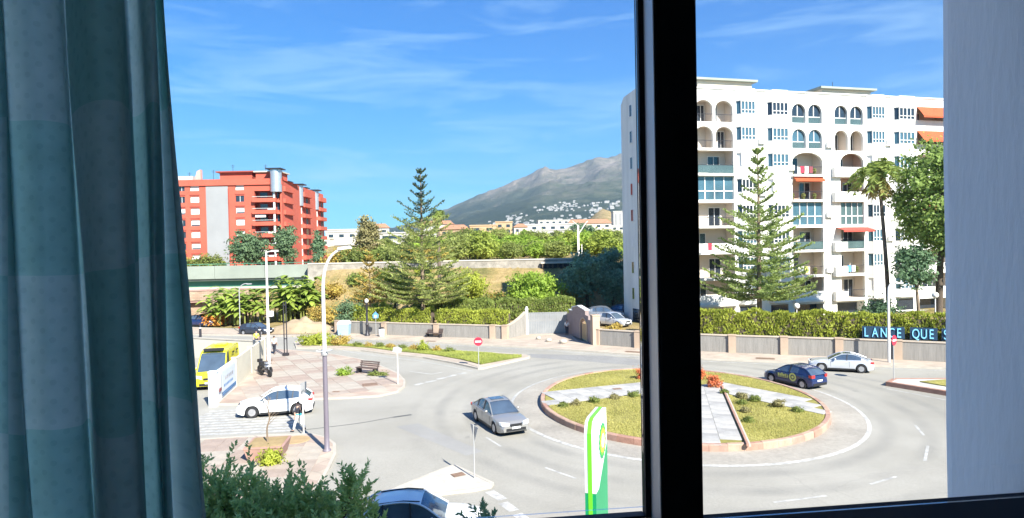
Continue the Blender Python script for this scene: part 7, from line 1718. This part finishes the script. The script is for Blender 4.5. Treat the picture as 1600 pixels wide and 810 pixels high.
# ================================================================ PEOPLE
def skin_mesh(name, verts, edges, radii, m, root=0, sub=2):
    me = bpy.data.meshes.new(name); me.from_pydata(verts, edges, []); o = bpy.data.objects.new(name, me); COL.objects.link(o)
    md = o.modifiers.new('skin', 'SKIN'); sv = me.skin_vertices[0].data
    for i, r in enumerate(radii): sv[i].radius = (r, r) if not hasattr(r, '__len__') else r; sv[i].use_root = (i == root)
    sb = o.modifiers.new('sub', 'SUBSURF'); sb.levels = sub; sb.render_levels = sub
    dg = bpy.context.evaluated_depsgraph_get(); dg.update(); out = bpy.data.meshes.new_from_object(o.evaluated_get(dg)); out.name = name
    bpy.data.objects.remove(o); bpy.data.meshes.remove(me); out.materials.clear(); out.materials.append(m)
    out.polygons.foreach_set('use_smooth', [True] * len(out.polygons)); return out
def person(label, loc, rz, top, legs, shoes='cloth_dark', stride=0.0, arm=.15, H=1.72, shorts=False, bag=False, hair='hair', belt=None):
    t = thing('person', label, 'person', loc, rz); k = H / 1.72
    sL, sR = stride, -stride
    hip = Vector((0, 0, .93)); 
    def leg(s, st_):
        hp = Vector((0, s * .10, .90)); kn = Vector((st_ * .32 + .05 * abs(st_), s * .10, .49)); an = Vector((st_ * .62 - (.10 if st_ < 0 else 0), s * .10, .085 + (.10 if st_ < -.3 else 0))); to = an + Vector((.17, 0, -.045)); return hp, kn, an, to
    def armp(s, sw):
        sh = Vector((0, s * .19, 1.42)); el = Vector((-sw * .22 - .02, s * .25, 1.14)); wr_ = Vector((sw * .10 + .10 * abs(sw) + .05, s * .26, .92)); return sh, el, wr_
    V = [(0, 0, .93), (0, 0, 1.12), (0, 0, 1.32), (0, 0, 1.45), (.01, 0, 1.52), (.025, 0, 1.60), (.02, 0, 1.69)]; E = [(i, i + 1) for i in range(6)]; Rr = [(.15, .12), (.13, .10), (.16, .11), (.12, .09), .05, (.085, .10), (.075, .085)]
    for s, st_ in ((1, sL), (-1, sR)):
        hp, kn, an, to = leg(s, st_); b = len(V); V += [tuple(hp), tuple(kn), tuple(an), tuple(to)]; E += [(0, b), (b, b + 1), (b + 1, b + 2), (b + 2, b + 3)]; Rr += [.085, .055, .042, .038]
        sh, el, w_ = armp(s, -st_ if stride else arm * s); b = len(V); hd = w_ + Vector((.03, 0, -.09)); V += [tuple(sh), tuple(el), tuple(w_), tuple(hd)]; E += [(3, b), (b, b + 1), (b + 1, b + 2), (b + 2, b + 3)]; Rr += [.058, .042, .030, .034]
        for f in range(4): q = len(V); V += [tuple(hd + Vector((-.025 + f * .017, 0, -.045))), tuple(hd + Vector((-.022 + f * .017, -s * .012, -.085)))]; E += [(b + 3, q), (q, q + 1)]; Rr += [.0095, .008]
        q = len(V); V += [tuple(w_ + Vector((.055, 0, -.06))), tuple(w_ + Vector((.07, 0, -.10)))]; E += [(b + 2, q), (q, q + 1)]; Rr += [.010, .009]
    V = [tuple(Vector(v) * k) for v in V]; Rr = [(r[0] * k, r[1] * k) if hasattr(r, '__len__') else r * k for r in Rr]
    link('body', skin_mesh('body', V, E, Rr, M['skin'], 0), t)
    # shirt
    V, E, Rr = [(0, 0, .95), (0, 0, 1.12), (0, 0, 1.32), (0, 0, 1.46)], [(0, 1), (1, 2), (2, 3)], [(.165, .135), (.15, .115), (.178, .125), (.10, .085)]
    for s, st_ in ((1, sL), (-1, sR)):
        sh, el, w_ = armp(s, -st_ if stride else arm * s); b = len(V); V += [tuple(sh), tuple(el)]; E += [(2, b), (b, b + 1)]; Rr += [.072, .058]
    V = [tuple(Vector(v) * k) for v in V]; link('shirt', skin_mesh('shirt', V, E, Rr, M[top], 0), t)
    V, E, Rr = [(0, 0, .97)], [], [(.165, .132)]
    for s, st_ in ((1, sL), (-1, sR)):
        hp, kn, an, to = leg(s, st_); b = len(V)
        V += [tuple(hp), tuple(kn)]; E += [(0, b), (b, b + 1)]; Rr += [.105, .075]
        if not shorts: V += [tuple(an + Vector((0, 0, .03)))]; E += [(b + 1, b + 2)]; Rr += [.062]
    V = [tuple(Vector(v) * k) for v in V]; link('trousers', skin_mesh('trousers', V, E, Rr, M[legs], 0), t)
    for s, st_ in ((1, sL), (-1, sR)):
        hp, kn, an, to = leg(s, st_); link('shoe', skin_mesh('shoe', [tuple((an + Vector((-.05, 0, -.03))) * k), tuple((an + Vector((.05, 0, -.035))) * k), tuple((to + Vector((.03, 0, -.005))) * k)], [(0, 1), (1, 2)], [.048, .052, .042], M[shoes]), t)
    link('hair', skin_mesh('hair', [tuple(Vector(v) * k) for v in ((-.03, 0, 1.58), (-.025, 0, 1.68), (.01, 0, 1.735))], [(0, 1), (1, 2)], [(.09, .07), (.095, .095), (.075, .07)], M[hair]), t)
    fc = MB()
    for s in (1, -1): fc.ball((.118 * k, s * .032 * k, 1.625 * k), .011, 6, 4)
    fc.build('eyes', M['hair'], t); MB().add([(.115 * k, -.014, 1.575 * k), (.115 * k, .014, 1.575 * k), (.145 * k, 0, 1.58 * k), (.118 * k, 0, 1.62 * k)], [(0, 1, 2), (1, 3, 2), (3, 0, 2)]).build('nose', M['skin'], t)
    if belt: MB().lathe([(.17, .0), (.175, .04), (.165, .10)], 14, (0, 0, .94 * k)).build('waistband', M[belt], t, smooth=True)
    if bag: MB().ball((-.16, 0, 1.2), .17, 10, 7, (.6, 1, 1.2)).build('backpack', M['cloth_dark'], t, smooth=True)
    return t
person('pedestrian in dark top and white trousers walking on the zebra crossing', (-12.1, 35.55, .01), hdg(-1, .15), 'cloth_dark', 'cloth_white', stride=.42, H=1.68, belt='cloth_teal')
person('person in a yellow hi-vis jacket beyond the car park wall', (-26.9, 66.8, .12), hdg(.3, -1), 'cloth_hivis', 'cloth_dark', H=1.74)
person('person in white shirt and dark trousers just right of the tall white lamp', (-23.4, 62.4, .12), hdg(.1, 1), 'cloth_white', 'cloth_dark', H=1.76, stride=.2)
person('person in white top and dark trousers standing by the garden door wall', (6.0, 71.6, .13), hdg(-.4, -1), 'cloth_white', 'cloth_dark', H=1.72)

# ================================================================ AIR
hz_m = bpy.data.materials.new('pale_blue_air'); hz_m.use_nodes = True; hn, hl2 = hz_m.node_tree.nodes, hz_m.node_tree.links; hn.clear()
ho = hn.new('ShaderNodeOutputMaterial'); hv = hn.new('ShaderNodeVolumePrincipled'); hv.inputs['Color'].default_value = (.62, .80, 1.0, 1); hv.inputs['Density'].default_value = HAZE_DENSITY; hv.inputs['Anisotropy'].default_value = .15
hl2.new(hv.outputs['Volume'], ho.inputs['Volume'])
hz = MB().box(-9000, 9000, -400, 9500, -1.5, 1150).build('haze', hz_m); hz['kind'] = 'stuff'; hz['label'] = 'thin bluish haze in the air towards the mountain'; hz['category'] = 'haze'
